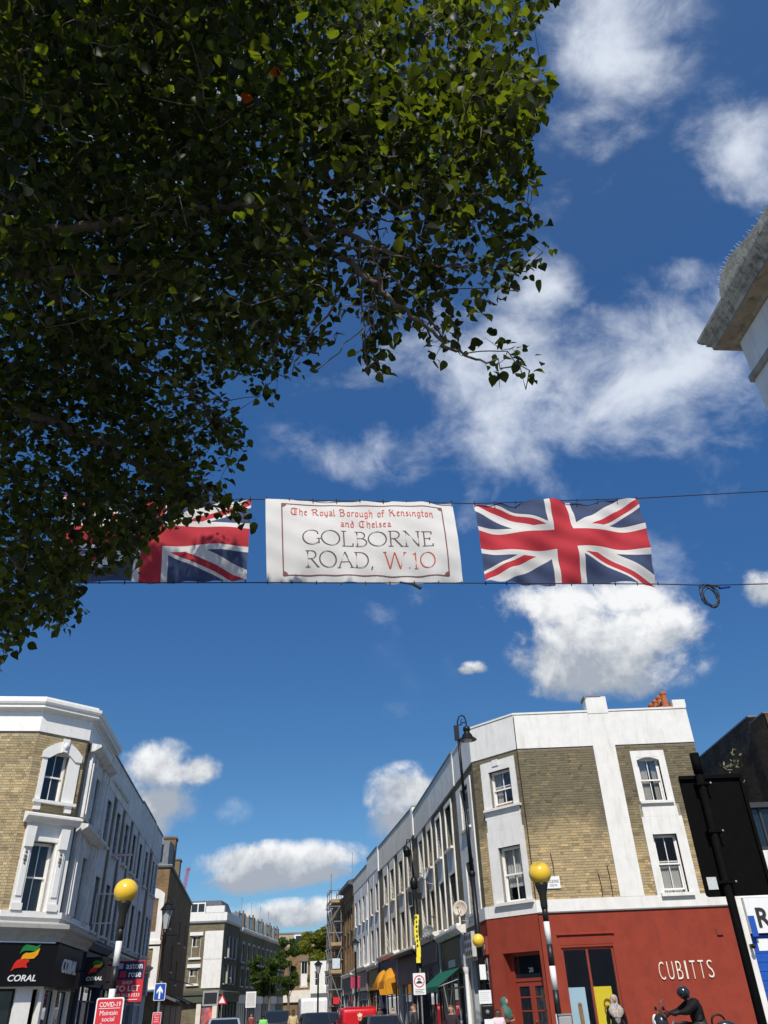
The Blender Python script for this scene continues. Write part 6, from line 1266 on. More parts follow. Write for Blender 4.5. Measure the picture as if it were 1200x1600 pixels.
def union_mat():
    """Printed cloth: the crosses and counterchanged saltires worked out from the cloth's own coordinates."""
    m = bpy.data.materials.new('union_print'); m.use_nodes = True; nt = m.node_tree; b = NB(nt)
    uv = b.n('ShaderNodeUVMap'); uv.uv_map = 'UVMap'; sx = b.n('ShaderNodeSeparateXYZ'); b.link(uv.outputs[0], sx.inputs[0])
    X = b.m('MULTIPLY', b.m('SUBTRACT', .5, sx.outputs[0]), 60.); Y = b.m('MULTIPLY', b.m('SUBTRACT', sx.outputs[1], .5), 30.)
    aX, aY = b.m('ABSOLUTE', X), b.m('ABSOLUTE', Y); sg_ = b.m('SIGN', X)
    n1 = b.m('MULTIPLY', b.m('MULTIPLY', b.m('SUBTRACT', X, b.m('MULTIPLY', Y, 2.)), .4472), sg_); n2 = b.m('MULTIPLY', b.m('MULTIPLY', b.m('ADD', X, b.m('MULTIPLY', Y, 2.)), .4472), sg_)
    lt = lambda a, c: b.m('LESS_THAN', a, c); gt = lambda a, c: b.m('GREATER_THAN', a, c); mul = lambda a, c: b.m('MULTIPLY', a, c); mx = lambda a, c: b.m('MAXIMUM', a, c)
    red_s = mx(mul(gt(n1, -2.1), lt(n1, 0.)), mul(gt(n2, 0.), lt(n2, 2.1))); white_s = mx(lt(b.m('ABSOLUTE', n1), 3.1), lt(b.m('ABSOLUTE', n2), 3.1))
    red_c = mx(lt(aX, 3.3), lt(aY, 3.3)); white_c = mx(lt(aX, 5.2), lt(aY, 5.2))
    WH, RD = (.80, .77, .74), (.56, .048, .065)
    col = b.mix(white_s, (.070, .095, .185), WH); col = b.mix(red_s, col, RD); col = b.mix(white_c, col, WH); col = b.mix(red_c, col, RD)
    p = [x for x in nt.nodes if x.type == 'BSDF_PRINCIPLED'][0]; out = [x for x in nt.nodes if x.type == 'OUTPUT_MATERIAL'][0]
    b.link(col, p.inputs['Base Color']); p.inputs['Roughness'].default_value = .8; p.inputs['Specular IOR Level'].default_value = .2
    t = b.n('ShaderNodeBsdfTranslucent'); b.link(col, t.inputs[0]); ms = b.n('ShaderNodeMixShader'); ms.inputs[0].default_value = .3; b.link(p.outputs[0], ms.inputs[1]); b.link(t.outputs[0], ms.inputs[2]); b.link(ms.outputs[0], out.inputs[0])
    return m
UJ = union_mat(); ROPE = M('thin_cable', (.03, .03, .032), .6)
CB = ((0, 6.2), (2.557, 6.205), (2.526, 7.47), (-.08, 7.495))
C1 = ((2.846, 6.195), (5.216, 6.2), (5.22, 7.58), (2.826, 7.46)); C2 = ((-2.72, 6.19), (-.26, 6.217), (-.273, 7.5), (-2.83, 7.51))
bn = thing('street_banner', 'white street name banner with red black-letter heading hung between two flags', 'banner', tuple(FBN @ Vector((1.27, 0, 6.2))))
cloth('cloth', CB, cloth_mat('banner_white', (.80, .785, .77), .22, .7, .02), bn, .034, 1.3)
f1 = thing('union_flag', 'union flag hung flat on the wires at right of the white banner', 'flag', tuple(FBN @ Vector((4.0, 0, 6.2)))); cloth('cloth', C1, UJ, f1, .115, 4.1)
f2 = thing('union_flag', 'union flag hung on the wires partly behind the tree at left', 'flag', tuple(FBN @ Vector((-1.4, 0, 6.2)))); cloth('cloth', C2, UJ, f2, .07, 2.2)
def ties(c, parent, n):
    for i in range(n+1):
        for v in (0, 1):
            p = Vector(cloth_pt(c, min(.995, max(.005, i/n)), v, 0, 0)); one('tie', INK, parent, lambda q: q.tube([p+Vector((0, -.012, -.02 if v else .02)), p+Vector((0, -.01, .03 if v else -.03))], .008, 5), FBN)
ties(CB, bn, 8); ties(C1, f1, 8); ties(C2, f2, 8)
def wire(label, pts):
    tag(one('cable', ROPE, None, lambda q: q.tube(pts, .0075, 6), FBN), label, 'cable', 'cables across the street')
wire('thin dark cable along the top edges of the flags and banner', [(-8.5, .03, 7.55), (-3.0, .02, 7.50), (0, .0, 7.49), (2.5, .0, 7.465), (2.83, 0, 7.462), (5.22, .0, 7.585), (7.3, 0, 7.745), (7.62, -.42, 7.78)])
wire('thin dark cable along the bottom edges of the flags and banner', [(-8.5, .03, 6.25), (-3.0, .02, 6.19), (0, .0, 6.197), (2.5, .0, 6.20), (5.2, .0, 6.195), (5.9, 0, 6.178), (7.3, 0, 6.22), (7.62, -.42, 6.26)])
def coil(q):
    r_ = random.Random(3)
    for k_ in range(6):
        a, b_, cx, cz = .10+.03*r_.random(), .13+.05*r_.random(), 5.86+r_.uniform(-.03, .04), 6.02+r_.uniform(-.03, .02); ph = r_.uniform(-.5, .5)
        q.tube([(cx+a*math.cos(t)*math.cos(ph)-b_*math.sin(t)*math.sin(ph)*.4, .03*math.sin(t+k_), cz+b_*math.sin(t)) for t in [2*math.pi*i/22 for i in range(23)]], .006, 5)
    q.tube([(5.85, 0, 6.19), (5.95, -.03, 6.16), (6.08, 0, 6.14)], .012, 6)
ck = thing('cable_coil', 'loose coil of spare dark cable hanging from the lower wire at right', 'cable coil', tuple(FBN @ Vector((5.86, 0, 6.05)))); one('loops', ROPE, ck, coil, FBN); one('plug', BLUESIGN, ck, lambda q: q.tube([(6.05, 0, 6.14), (6.2, .01, 6.165)], .022, 8), FBN)
tg_ = tag(one('cable_end', INK, None, lambda q: (q.tube([(1.72, -.02, 6.2), (1.86, -.03, 6.17), (1.95, -.03, 6.14)], .012, 6), q.tube([(1.9, -.03, 6.16), (2.0, -.03, 6.10)], .02, 6)), FBN), 'small dark cable end dangling under the white banner', 'cable')
# lettering
def arc(cx, cz, rx, rz, a0, a1, n=16): return [(cx+rx*math.cos(R_(a0+(a1-a0)*i/n)), cz+rz*math.sin(R_(a0+(a1-a0)*i/n))) for i in range(n+1)]
def sf(x, z, w_=.12): return [(x-w_, z), (x+w_, z)]
SER = {'G': (.86, [arc(.45, .5, .41, .48, 50, 318), [(.72, .83), (.74, .72)], [(.78, .40), (.78, .10)], sf(.78, .41, .11)]),
 'O': (.92, [arc(.46, .5, .42, .48, 0, 360, 26)]), '0': (.80, [arc(.40, .5, .36, .48, 0, 360, 24)]),
 'L': (.62, [[(.16, .02), (.16, .98)], sf(.16, .98), [(.06, .02), (.58, .02)], [(.57, .03), (.57, .2)]]),
 'B': (.64, [[(.16, .02), (.16, .98)], [(.06, .98), (.32, .98)], arc(.32, .755, .2, .225, 90, -90, 10), [(.16, .53), (.34, .53)], arc(.34, .275, .25, .255, 90, -90, 12), [(.06, .02), (.34, .02)]]),
 'R': (.72, [[(.16, .02), (.16, .98)], sf(.16, .02), [(.06, .98), (.34, .98)], arc(.34, .74, .23, .24, 90, -90, 12), [(.16, .5), (.34, .5)], [(.33, .5), (.66, .02)], sf(.68, .02, .07)]),
 'N': (.86, [[(.16, .02), (.16, .98)], [(.14, .98), (.74, .02)], [(.74, .02), (.74, .98)], sf(.16, .02, .1), sf(.74, .98, .1), sf(.1, .98, .07)]),
 'E': (.60, [[(.16, .02), (.16, .98)], [(.06, .98), (.52, .98)], [(.51, .97), (.51, .82)], [(.16, .52), (.42, .52)], [(.42, .44), (.42, .6)], [(.06, .02), (.56, .02)], [(.55, .03), (.55, .18)]]),
 'A': (.84, [[(.10, .02), (.42, .98)], [(.42, .98), (.76, .02)], [(.22, .36), (.64, .36)], sf(.10, .02, .09), sf(.76, .02, .1)]),
 'D': (.84, [[(.16, .02), (.16, .98)], [(.06, .98), (.36, .98)], arc(.36, .5, .4, .48, 90, -90, 16), [(.06, .02), (.36, .02)]]),
 'W': (1.2, [[(.08, .98), (.32, .02)], [(.32, .02), (.58, .98)], [(.58, .98), (.84, .02)], [(.84, .02), (1.1, .98)], sf(.08, .98, .09), sf(1.1, .98, .08)]),
 '1': (.40, [[(.2, .02), (.2, .98)], sf(.2, .02, .1), [(.08, .86), (.2, .97)]]), '.': (.24, [[(.1, .03), (.1, .09)]]), ',': (.26, [[(.1, .08), (.11, .02), (.06, -.12)]]), ' ': (.3, [])}
BLK_ = {'T': (.80, [arc(.36, .5, .30, .46, 70, 290, 10), [(.08, .92), (.30, 1.0), (.72, .92)], [(.42, .92), (.42, .12), (.62, .03)], [(.56, .80), (.56, .3)]]),
 'h': (.5, [[(.12, .98), (.12, .05)], [(.12, .55), (.26, .66), (.38, .52), (.38, .1), (.32, -.12)]]), 'e': (.42, [[(.12, .58), (.12, .12), (.24, .02), (.36, .14)], [(.12, .58), (.24, .66), (.35, .52), (.12, .36)]]),
 'R': (.82, [[(.2, .96), (.2, .05)], [(.06, .80), (.14, .98), (.5, 1.0), (.62, .80), (.46, .56), (.24, .52)], [(.42, .54), (.56, .2), (.74, .03)]]), 'o': (.46, [[(.12, .56), (.12, .14), (.23, .02), (.36, .14), (.36, .54), (.24, .66), (.12, .54)]]),
 'y': (.48, [[(.1, .64), (.12, .2), (.24, .04), (.36, .16)], [(.38, .66), (.38, .05), (.2, -.25)]]), 'a': (.46, [[(.12, .6), (.24, .66), (.34, .56), (.34, .08), (.42, .02)], [(.34, .38), (.14, .3), (.12, .1), (.22, .03), (.34, .12)]]), 'l': (.26, [[(.1, .98), (.1, .1), (.2, .02)]]),
 'B': (.74, [[(.16, .96), (.16, .06)], [(.04, .82), (.12, .98), (.44, .98), (.52, .78), (.38, .56)], [(.18, .54), (.44, .54), (.58, .32), (.48, .06), (.1, .03)]]), 'r': (.38, [[(.12, .64), (.12, .05)], [(.12, .5), (.24, .66), (.34, .58)]]),
 'u': (.5, [[(.12, .64), (.12, .12), (.22, .02), (.36, .14)], [(.37, .64), (.37, .08), (.46, .02)]]), 'g': (.48, [[(.36, .58), (.22, .66), (.12, .54), (.12, .18), (.22, .06), (.36, .16)], [(.37, .64), (.37, -.12), (.2, -.24), (.1, -.14)]]),
 'f': (.36, [[(.34, .90), (.22, 1.0), (.14, .86), (.14, .03)], [(.04, .6), (.32, .6)]]), 'K': (.80, [[(.18, .96), (.18, .05)], [(.06, .84), (.16, .98), (.3, .96)], [(.24, .5), (.56, .92)], [(.3, .52), (.46, .5), (.56, .14), (.70, .03)]]),
 'n': (.5, [[(.12, .66), (.12, .05)], [(.12, .52), (.26, .66), (.37, .54), (.37, .06), (.44, .02)]]), 's': (.42, [[(.34, .6), (.22, .66), (.12, .5), (.34, .24), (.24, .03), (.1, .1)]]), 'i': (.26, [[(.1, .64), (.1, .1), (.2, .02)], [(.1, .86), (.13, .9)]]),
 't': (.34, [[(.14, .9), (.14, .12), (.26, .02)], [(.04, .62), (.28, .62)]]), 'd': (.48, [[(.24, .98), (.36, .6), (.36, .12), (.24, .02), (.12, .12), (.12, .5), (.24, .62), (.36, .5)]]), 'C': (.76, [arc(.4, .5, .30, .46, 60, 300, 10), [(.3, .98), (.56, .9), (.66, .98)], [(.46, .84), (.46, .16)]]), ' ': (.36, [])}
def banner_text(s_, font, u0, u1, v0, hgt, nib, mat):
    wd_ = sum(font[c][0] for c in s_); sc_u = (u1-u0)/wd_; x = u0
    for c in s_:
        w_, ss = font[c]; st = [[(x+px_*sc_u, v0+pz*hgt) for px_, pz in pl_] for pl_ in ss]; x += w_*sc_u
        if not st: continue
        polys = nib_mesh(st, nib, 0, 0) + nib_mesh(st, (-nib[1]*.30, nib[0]*.55), 0, .003); mb = MB(FBN)
        for q, d in polys: mb.poly([cloth_pt(CB, a, b_, .034, 1.3, -.004-d) for a, b_ in q])
        mb.build('letter', mat, bn)
INKB = M('print_brown', (.15, .105, .10), .8, .2, .05); INKR = M('print_red', (.58, .12, .09), .8, .2, .05)
banner_text('The Royal Borough of Kensington', BLK_, .13, .885, .785, .095, (.0024, .0046), INKR)
banner_text('and Chelsea', BLK_, .385, .655, .648, .085, (.0024, .0046), INKR)
banner_text('GOLBORNE', SER, .185, .87, .41, .185, (.0036, .0026), INKB)
banner_text('ROAD,', SER, .195, .555, .16, .185, (.0036, .0026), INKB)
banner_text('W.10', SER, .60, .87, .16, .185, (.0036, .0026), INKR)
mb = MB(FBN)
def strip(u0, v0, u1, v1, w_u, w_v, n=40):
    for i in range(n):
        a, b_ = i/n, (i+1)/n; P0 = (u0+(u1-u0)*a, v0+(v1-v0)*a); P1 = (u0+(u1-u0)*b_, v0+(v1-v0)*b_)
        mb.poly([cloth_pt(CB, *q, .034, 1.3, -.0035) for q in ((P0[0]-w_u, P0[1]-w_v), (P1[0]-w_u, P1[1]-w_v), (P1[0]+w_u, P1[1]+w_v), (P0[0]+w_u, P0[1]+w_v))][::1])
bu0, bu1, bv0, bv1 = .085, .935, .075, .935
strip(bu0, bv0, bu1, bv0, 0, .0065); strip(bu0, bv1, bu1, bv1, 0, .0065); strip(bu0, bv0, bu0, bv1, .0033, 0, 24); strip(bu1, bv0, bu1, bv1, .0033, 0, 24)
for cu_, cv_, a0 in ((bu0, bv0, 0), (bu1, bv0, 90), (bu1, bv1, 180), (bu0, bv1, 270)):
    mb.poly([cloth_pt(CB, cu_, cv_, .034, 1.3, -.0045)] + [cloth_pt(CB, cu_+.024*math.cos(R_(a0+15*i)), cv_+.048*math.sin(R_(a0+15*i)), .034, 1.3, -.0045) for i in range(7)])
mb.build('printed_border', M('print_border', (.20, .09, .085), .8), bn)

# ------------------------------------------------------------------ the street tree overhead
rt = random.Random(11); nr_ = np.random.default_rng(4)
def inside(poly, x, y):
    c = False; j = len(poly)-1
    for i in range(len(poly)):
        xi, yi = poly[i]; xj, yj = poly[j]
        if (yi > y) != (yj > y) and x < (xj-xi)*(y-yi)/(yj-yi)+xi: c = not c
        j = i
    return c
CROWN = [(878, -60), (874, 8), (842, 14), (836, 52), (815, 72), (846, 108), (860, 150), (842, 172), (838, 205), (812, 222), (846, 262), (852, 292), (826, 306), (824, 330), (858, 344), (830, 372), (874, 392), (868, 412), (836, 418), (842, 438), (800, 446), (806, 470), (772, 478), (758, 512), (786, 528), (838, 546), (860, 576), (842, 602), (778, 602), (768, 578), (742, 556), (716, 548), (704, 560), (676, 574), (662, 548), (655, 510), (634, 512), (616, 560), (612, 590), (580, 594), (554, 560), (575, 500), (540, 505), (505, 545), (508, 575), (468, 606), (440, 585), (425, 630), (398, 632), (378, 585), (345, 590), (362, 640), (398, 688), (380, 722), (350, 760), (398, 800), (385, 830), (338, 815), (275, 812), (228, 845), (205, 905), (152, 890), (120, 905), (135, 965), (90, 990), (48, 965), (40, 1005), (12, 1030), (-2, 1058), (-60, 1060), (-700, 1150), (-700, -1000), (900, -1000)]
def to_px(p):
    v = Vector(p) - Vector((0, 0, CAM_H)); w_ = v.dot(_F)
    return 600+1190*v.dot(_Rt)/w_, 800-1190*v.dot(_Up)/w_, w_
TR0 = Vector((-4.9, 2.4, 0))
tree = thing('street_tree', 'leafy street tree overhanging the upper left with thin twigs against the sky', 'tree', tuple(TR0))
limbs = []
def limb(pts, r0, r1, n=9, start=None):
    """Smooth tapering limb through control points; returns its nodes."""
    P = ([Vector(start)] if start is not None else []) + [Vector(p) for p in pts]; out = []
    for i in range(len(P)-1):
        p0, p1, p2, p3 = P[max(i-1, 0)], P[i], P[i+1], P[min(i+2, len(P)-1)]
        for k_ in range(n):
            t = k_/n; out.append(.5*((2*p1)+(p2-p0)*t+(2*p0-5*p1+4*p2-p3)*t*t+(3*p1-p0-3*p2+p3)*t**3))
    out.append(P[-1]); m_ = len(out); j = [o + Vector((rt.gauss(0, 1), rt.gauss(0, 1), rt.gauss(0, 1)))*.012 for o in out]
    limbs.append((j, [r0+(r1-r0)*(i/(m_-1)) for i in range(m_)])); return j
trunk_top = TR0+Vector((.25, .3, 2.9))
trunk = limb([TR0+Vector((.05, .05, 1.2)), TR0+Vector((.1, .15, 2.2)), trunk_top, TR0+Vector((.35, .5, 4.2)), TR0+Vector((.3, .6, 6.0)), TR0+Vector((.5, .7, 7.8))], .19, .05, start=TR0)
fk = trunk[24]; fk2 = trunk[32]; fk3 = trunk[40]
l1 = limb([at(-260, 200, 5.6), at(60, 75, 5.3), at(230, 55, 5.2), at(420, 5, 5.4), at(560, -80, 5.6)], .05, .012, start=fk3)
l2 = limb([at(-200, 400, 5.2), at(60, 360, 5.0), at(250, 338, 4.9), at(430, 312, 4.8), at(560, 268, 4.75), at(680, 206, 4.7), at(790, 160, 4.7)], .045, .006, start=fk2)
l3 = limb([at(520, 352, 4.7), at(600, 392, 4.6), at(700, 414, 4.6), at(800, 410, 4.55)], .022, .004, start=l2[38])
l4 = limb([at(500, 380, 4.65), at(560, 420, 4.55), at(628, 482, 4.4), at(710, 545, 4.3), at(800, 572, 4.25)], .026, .004, start=l2[36])
l5 = limb([at(-150, 470, 5.3), at(150, 420, 5.4), at(300, 455, 5.6), at(420, 520, 5.8), at(500, 555, 5.9)], .055, .006, start=fk2)
l6 = limb([at(-160, 640, 5.6), at(80, 660, 5.8), at(200, 720, 6.0), at(300, 775, 6.1), at(380, 805, 6.2)], .05, .005, start=fk)
l7 = limb([at(-180, 760, 5.8), at(-20, 840, 6.0), at(60, 920, 6.1), at(110, 965, 6.1)], .035, .004, start=fk)
l8 = limb([at(150, 240, 6.4), at(400, 180, 6.6), at(560, 90, 6.8), at(740, 40, 6.9)], .05, .006, start=l2[14])
l9 = limb([at(640, 330, 4.65), at(740, 300, 4.7), at(830, 320, 4.7)], .014, .003, start=l2[45])
l10 = limb([at(580, 440, 4.5), at(578, 500, 4.5), at(575, 560, 4.5), at(595, 585, 4.5)], .008, .003, start=l4[14])
l11 = limb([at(200, 560, 6.2), at(310, 620, 6.4), at(370, 690, 6.5)], .03, .004, start=l5[14])
for p in ((-2.2, -.5, 6.8), (-6.8, .5, 6.5), (-5.5, 4.8, 7.5), (-3.0, 1.5, 8.8)): limb([TR0*.4+Vector(p)*.6+Vector((0, 0, 1.2)), p], .05, .008, start=fk3)
for L_, r_ in list(limbs[1:]):
    for i in range(6, len(L_)-3, 4):
        if r_[i] < .005: continue
        ax = (L_[i+1]-L_[i]).normalized(); d_ = (ax*.8 + Vector((rt.gauss(0, 1), rt.gauss(0, 1), rt.gauss(0, .7)))).normalized(); ln = rt.uniform(.4, .95)
        x_, y_, w_ = to_px(L_[i]+d_*ln)
        if w_ > .3 and -60 < x_ < 1260 and -60 < y_ < 1660 and not inside(CROWN, x_, y_): continue
        limb([L_[i]+d_*ln*.5+Vector((rt.gauss(0, 1), rt.gauss(0, 1), rt.gauss(0, 1)))*.05, L_[i]+d_*ln], min(.013, r_[i]*.55), .003, 4, start=L_[i])
nodes = [n_ for L_, r_ in limbs for n_ in (L_[4:] if len(L_) > 12 else L_)]; NPOS = np.array([tuple(n_) for n_ in nodes])
att = []
def crown_dens(px, py):
    if px > 480 and py > 260: return .24 if py > 380 else .38
    if px < 270 and py > 730: return .95
    if py > 820: return .42
    if py > 540: return .52
    return 1.0
N_IN, N_OUT = 2700, 420
while len(att) < N_IN:
    px, py = rt.uniform(-30, 880), rt.uniform(-30, 1050)
    if rt.random() > crown_dens(px, py) or not inside(CROWN, px, py): continue
    near = 4.7 if py < 500 else 5.1; d = near + (rt.random()**.9)*(4.6 if py < 620 else 3.2)
    if px < 440 and py < 520: d = 4.1 + (rt.random()**.9)*5.0
    if rt.random() < .06: d -= .4
    if px > 470 and py > 130: d = rt.uniform(4.45, 5.9) if rt.random() < .85 else rt.uniform(4.1, 4.5)
    att.append(at(px, py, d))
while len(att) < N_IN+N_OUT:
    p = Vector((rt.gauss(-4.2, 1.9), rt.gauss(2.2, 2.0), rt.gauss(6.2, 1.5)))
    if p.x > 1.2 or p.z < 3.6 or (p-Vector((0, 0, CAM_H))).length < 2.6: continue
    x_, y_, w_ = to_px(p)
    if w_ > .3 and -40 < x_ < 1240 and -40 < y_ < 1640: continue
    att.append(p)
def shades_banner(p):
    t = (8.95-p.y)/ld.y
    if t < 0: return False
    h = p + ld*t; g_ = p + ld*((10.9-p.y)/ld.y)
    if -4.05 < g_.x < -3.05 and 1.2 < g_.z < 3.3: return True
    if 1.4 < g_.x < 2.5 and 1.2 < g_.z < 3.4: return True
    return (-1.85 < h.x < 3.9 and 6.0 < h.z < 7.75) or (-4.4 < h.x < -1.8 and 6.36+.10*math.sin(h.x*5) < h.z < 7.75)
base_att = list(att[:N_IN])
k_ = 0
while k_ < 2600:  # extra leaf clusters added sunward, largely out of view, to shade the crown's left
    p = rt.choice(base_att); x_, y_, w_ = to_px(p)
    if x_ > 500+rt.gauss(0, 70): continue
    p = p - ld*rt.uniform(1.0, 3.6) + Vector((rt.gauss(0, .3), rt.gauss(0, .3), rt.gauss(0, .2))); x2, y2, w2 = to_px(p)
    if (p-Vector((0, 0, CAM_H))).length < 3.6 or p.z < 4.2: continue
    if w2 > .3 and -60 < x2 < 1260 and -60 < y2 < 1660 and not inside(CROWN, x2, y2): continue
    att.append(p); k_ += 1
att = [p for p in att if not shades_banner(p)]
att.sort(key=lambda p: float(((NPOS-np.array(p))**2).sum(1).min()))
twig = MB(); tips = []
cap = np.zeros((len(NPOS)+len(att)*4, 3)); cap[:len(NPOS)] = NPOS; cnt = len(NPOS)
for p in att:
    d2 = ((cap[:cnt]-np.array(p))**2).sum(1); k_ = int(d2.argmin()); a = Vector(cap[k_]); ln = (p-a).length
    if ln > .95: continue
    mid = (a+p)/2 + Vector((rt.gauss(0, 1), rt.gauss(0, 1), rt.gauss(0, 1)))*ln*.10 + Vector((0, 0, -.05*ln)); q1 = a*.5625+mid*.375+p*.0625; q1 = (a+mid)/2*.5+mid*.5
    r0 = min(.009, .0025+.004*ln)
    twig.tube([a, q1, p], [r0, r0*.75, .0018], 4, 0, False)
    tips.append((a, q1, p))
    for t in (q1, p): cap[cnt] = t; cnt += 1
wood = MB(); wood.smooth = True
for L_, r_ in limbs[1:]: wood.tube(L_, r_, 8)
wood.build('limb', BARK, tree); tk = MB(); tk.smooth = True; tk.tube(limbs[0][0], limbs[0][1], 12); tk.build('trunk', BARK, tree)
o = twig.build('twigs', M('twig_bark', (.16, .125, .095), .85, .2, .3, 30), tree); o['kind'] = 'stuff'
# leaves
def leaf_mat(name, c1, c2, tr):
    m = bpy.data.materials.new(name); m.use_nodes = True; nt = m.node_tree; nt.nodes.clear(); b = NB(nt)
    a_ = b.n('ShaderNodeAttribute'); a_.attribute_name = 'rnd'; oi = b.n('ShaderNodeObjectInfo'); r = b.m('FRACT', b.m('ADD', a_.outputs['Fac'], oi.outputs['Random']))
    ramp = b.n('ShaderNodeValToRGB'); e = ramp.color_ramp.elements; e[0].color = tuple(c1)+(1,); e[1].color = tuple(c2)+(1,); e[0].position = .1; e[1].position = .97
    x = ramp.color_ramp.elements.new(.7); x.color = tuple(c1[i]*.55+c2[i]*.45 for i in range(3))+(1,); b.link(r, ramp.inputs[0])
    g = b.n('ShaderNodeNewGeometry').outputs['Position']; col = b.mix(.5, ramp.outputs[0], b.mix(b.noise(g, 45, 4, .6), (.5, .5, .5), (1.5, 1.5, 1.5)), 'MULTIPLY')
    p = b.n('ShaderNodeBsdfPrincipled'); b.link(col, p.inputs['Base Color']); p.inputs['Roughness'].default_value = .48; p.inputs['Specular IOR Level'].default_value = .35
    t = b.n('ShaderNodeBsdfTranslucent'); b.link(b.mix(1., col, (7.0, 6.9, 1.1), 'MULTIPLY'), t.inputs[0]); ms = b.n('ShaderNodeMixShader'); ms.inputs[0].default_value = tr
    b.link(p.outputs[0], ms.inputs[1]); b.link(t.outputs[0], ms.inputs[2]); out = b.n('ShaderNodeOutputMaterial'); b.link(ms.outputs[0], out.inputs[0]); return m
LEAF = leaf_mat('leaf', (.0065, .0095, .0036), (.036, .046, .010), .45)
LV = []; lw_ = ((0, 0), (.07, .20), (.22, .37), (.42, .41), (.64, .31), (.83, .14), (1, 0)); nl = len(lw_)
base_v = np.array([(0, t, -.16*t*t) for t, _ in lw_] + [(-w_, t, .30*w_-.16*t*t) for t, w_ in lw_[1:-1]] + [(w_, t, .30*w_-.16*t*t) for t, w_ in lw_[1:-1]] + [(-.014, -.45, .02), (.014, -.45, .02)])
Ls, Rs = [nl+i for i in range(nl-2)], [2*nl-2+i for i in range(nl-2)]
base_f = [(0, 1, Ls[0]), (0, Rs[0], 1)] + [(i+1, i+2, Ls[i+1], Ls[i]) for i in range(nl-3)] + [(i+1, Rs[i], Rs[i+1], i+2) for i in range(nl-3)] + [(nl-2, nl-1, Ls[-1]), (nl-2, Rs[-1], nl-1), (3*nl-4, 3*nl-3, 0)]
mats_, scales = [], []
for (a, q1, p) in tips:
    ln = (p-q1).length; axis = (p-q1).normalized() if ln > 1e-5 else Vector((0, 0, 1)); xx, yy, dd_ = to_px(p)
    for _n in range(int(rt.randint(9, 15)*(1.45 if yy > 540 else 1.0))):
        t = rt.random()**.7; c = q1.lerp(p, t) if rt.random() < .55 else p
        c = c + Vector((rt.gauss(0, 1), rt.gauss(0, 1), rt.gauss(0, .8)))*(.078 if rt.random() < .75 else .13)
        x_, y_, w_ = to_px(c)
        if w_ > .2 and -60 < x_ < 1260 and -60 < y_ < 1660 and not inside(CROWN, x_+rt.gauss(0, 5), y_+rt.gauss(0, 5)): continue
        if shades_banner(c): continue
        dr = (axis*.5 + Vector((rt.gauss(0, 1), rt.gauss(0, 1), rt.gauss(-.55, .7)))*.8).normalized()
        nz = Vector((rt.gauss(0, .55), rt.gauss(-.15, .55), 1)).normalized(); xx_ = dr.cross(nz); 
        if xx_.length < .05: continue
        xx_.normalize(); nz = xx_.cross(dr); s_ = rt.uniform(.046, .090)
        mats_.append((np.array((xx_, dr, nz)).T*s_, np.array(c), (c-Vector((0, 0, CAM_H))).length/s_, 0 <= x_ <= 1200 and 0 <= y_ <= 1600))
vis = sorted([i for i in range(len(mats_)) if mats_[i][3]], key=lambda i: mats_[i][2])
single = set(vis[:296]); lm_ = MB(); lm_.v = [tuple(v) for v in base_v]; 
for f_ in base_f: lm_.face(f_)
lme = lm_.mesh('leaf', LEAF)
for i in vis[:296]:
    A3, c, _, _ = mats_[i]; T = Matrix(((A3[0][0], A3[0][1], A3[0][2], c[0]), (A3[1][0], A3[1][1], A3[1][2], c[1]), (A3[2][0], A3[2][1], A3[2][2], c[2]), (0, 0, 0, 1))); put('leaf', lme, tree, T)
REDLEAF = leaf_mat('turned_leaf', (.16, .022, .006), (.20, .030, .006), .35); rl = lme.copy(); rl.materials.clear(); rl.materials.append(REDLEAF)
for (px, py, d, ang, s_) in ((388, 148, 4.2, .5, .085), (438, 112, 4.3, 1.2, .075)):
    c = at(px, py, d); o = put('leaf', rl, tree, Matrix.Translation(c) @ Matrix.Rotation(ang, 4, 'Z') @ Matrix.Rotation(.5, 4, 'X') @ Matrix.Diagonal((s_, s_, s_, 1))); o['label'] = 'orange red turned leaf'
rest = [m_ for i, m_ in enumerate(mats_) if i not in single]; nL = len(rest); nv_ = len(base_v)
AA = np.array([m_[0] for m_ in rest]); CC = np.array([m_[1] for m_ in rest])
curl = nr_.uniform(.3, 2.2, (nL, 1)); BV = np.repeat(base_v[None], nL, 0).copy(); BV[:, :, 2] *= curl
VV = np.einsum('lij,lvj->lvi', AA, BV) + CC[:, None, :]
fl_, fs_ = [], []
for f_ in base_f: fl_ += list(f_); fs_.append(len(f_))
fl_ = np.array(fl_); fs_ = np.array(fs_)
me = bpy.data.meshes.new('leaves'); me.vertices.add(nL*nv_); me.vertices.foreach_set('co', VV.ravel())
allf = (fl_[None]+np.arange(nL)[:, None]*nv_).ravel(); tot = np.tile(fs_, nL); st_ = np.concatenate(([0], np.cumsum(tot)[:-1]))
me.loops.add(len(allf)); me.loops.foreach_set('vertex_index', allf.astype(np.int32)); me.polygons.add(len(tot)); me.polygons.foreach_set('loop_start', st_.astype(np.int32)); me.polygons.foreach_set('loop_total', tot.astype(np.int32))
me.materials.append(LEAF); a_ = me.attributes.new('rnd', 'FLOAT', 'FACE'); a_.data.foreach_set('value', np.repeat(nr_.random(nL), len(fs_)).astype(np.float32)); me.update(calc_edges=True); me.validate()
lo = put('leaves', me, tree); lo['kind'] = 'stuff'
print('leaves', nL)

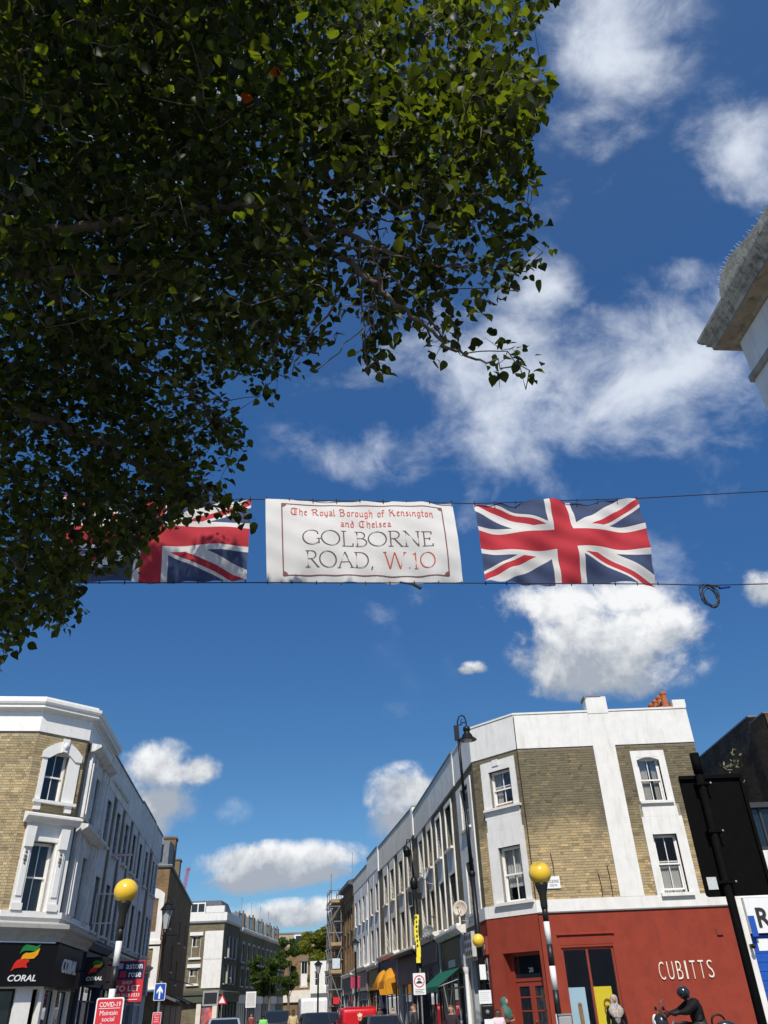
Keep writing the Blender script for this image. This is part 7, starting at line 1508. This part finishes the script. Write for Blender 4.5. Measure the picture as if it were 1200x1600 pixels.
# ------------------------------------------------------------------ trees down the street
FOL = leaf_mat('distant_leaf', (.022, .045, .012), (.075, .105, .022), .3); FOLY = leaf_mat('distant_leaf_yellow', (.060, .075, .014), (.17, .16, .028), .3)
def far_tree(label, x, y, z0_, z1_, rx, n, mat, seed, sz=.2):
    r_ = np.random.default_rng(seed); t = thing('street_tree' , label, 'tree', (x, y, 0)); rr = random.Random(seed)
    one('trunk', BARK, t, lambda q: (q.tube([(x, y, 0), (x+.1, y, z0_), (x, y, (z0_+z1_)/2)], [.16, .12, .06], 8), [q.tube([(x, y, z0_+.2*i), (x+rr.uniform(-1, 1)*rx*.7, y+rr.uniform(-1, 1)*rx*.7, z0_+(z1_-z0_)*rr.uniform(.3, .8))], [.06, .015], 5) for i in range(7)]))
    cl = [(x+rr.gauss(0, .42)*rx, y+rr.gauss(0, .42)*rx, z0_+(z1_-z0_)*(.12+.8*rr.random())) for _ in range(26)]
    q = []; rn_ = []
    for i in range(n):
        c = np.array(cl[i % len(cl)]); f_ = 1-.55*((c[2]-z0_)/(z1_-z0_)); d = r_.normal(size=3); d /= np.linalg.norm(d); p = c + d*rx*.36*r_.random()**.4*np.array((1, 1, .75))
        u = r_.normal(size=3); u /= np.linalg.norm(u); v = np.cross(u, r_.normal(size=3)); v /= np.linalg.norm(v); s_ = sz*r_.uniform(.6, 1.3)
        q += [p-u*s_, p+v*s_*.5, p+u*s_, p-v*s_*.5]; rn_.append(r_.random())
    m_ = bpy.data.meshes.new('crown'); m_.from_pydata([tuple(v) for v in q], [], [(4*i, 4*i+1, 4*i+2, 4*i+3) for i in range(n)]); m_.materials.append(mat); at_ = m_.attributes.new('rnd', 'FLOAT', 'FACE'); at_.data.foreach_set('value', rn_); m_.update()
    o = put('crown', m_, t); o['kind'] = 'stuff'
far_tree('round dark green tree in front of the shaded terrace row', -12.85, 86, 2.7, 6.7, 1.45, 6500, FOL, 1, .15)
far_tree('taller narrow dark green tree just behind the round one', -12.2, 95, 2.5, 8.9, 1.25, 7000, FOL, 2, .16)
far_tree('big yellow green tree behind the scaffolding', -9.5, 106, 3.6, 10.2, 2.7, 11000, FOLY, 3, .24)
far_tree('treetop showing past the roof edge of the brown corner house', -24, 110, 6, 14, 2.5, 2500, FOL, 4, .25)
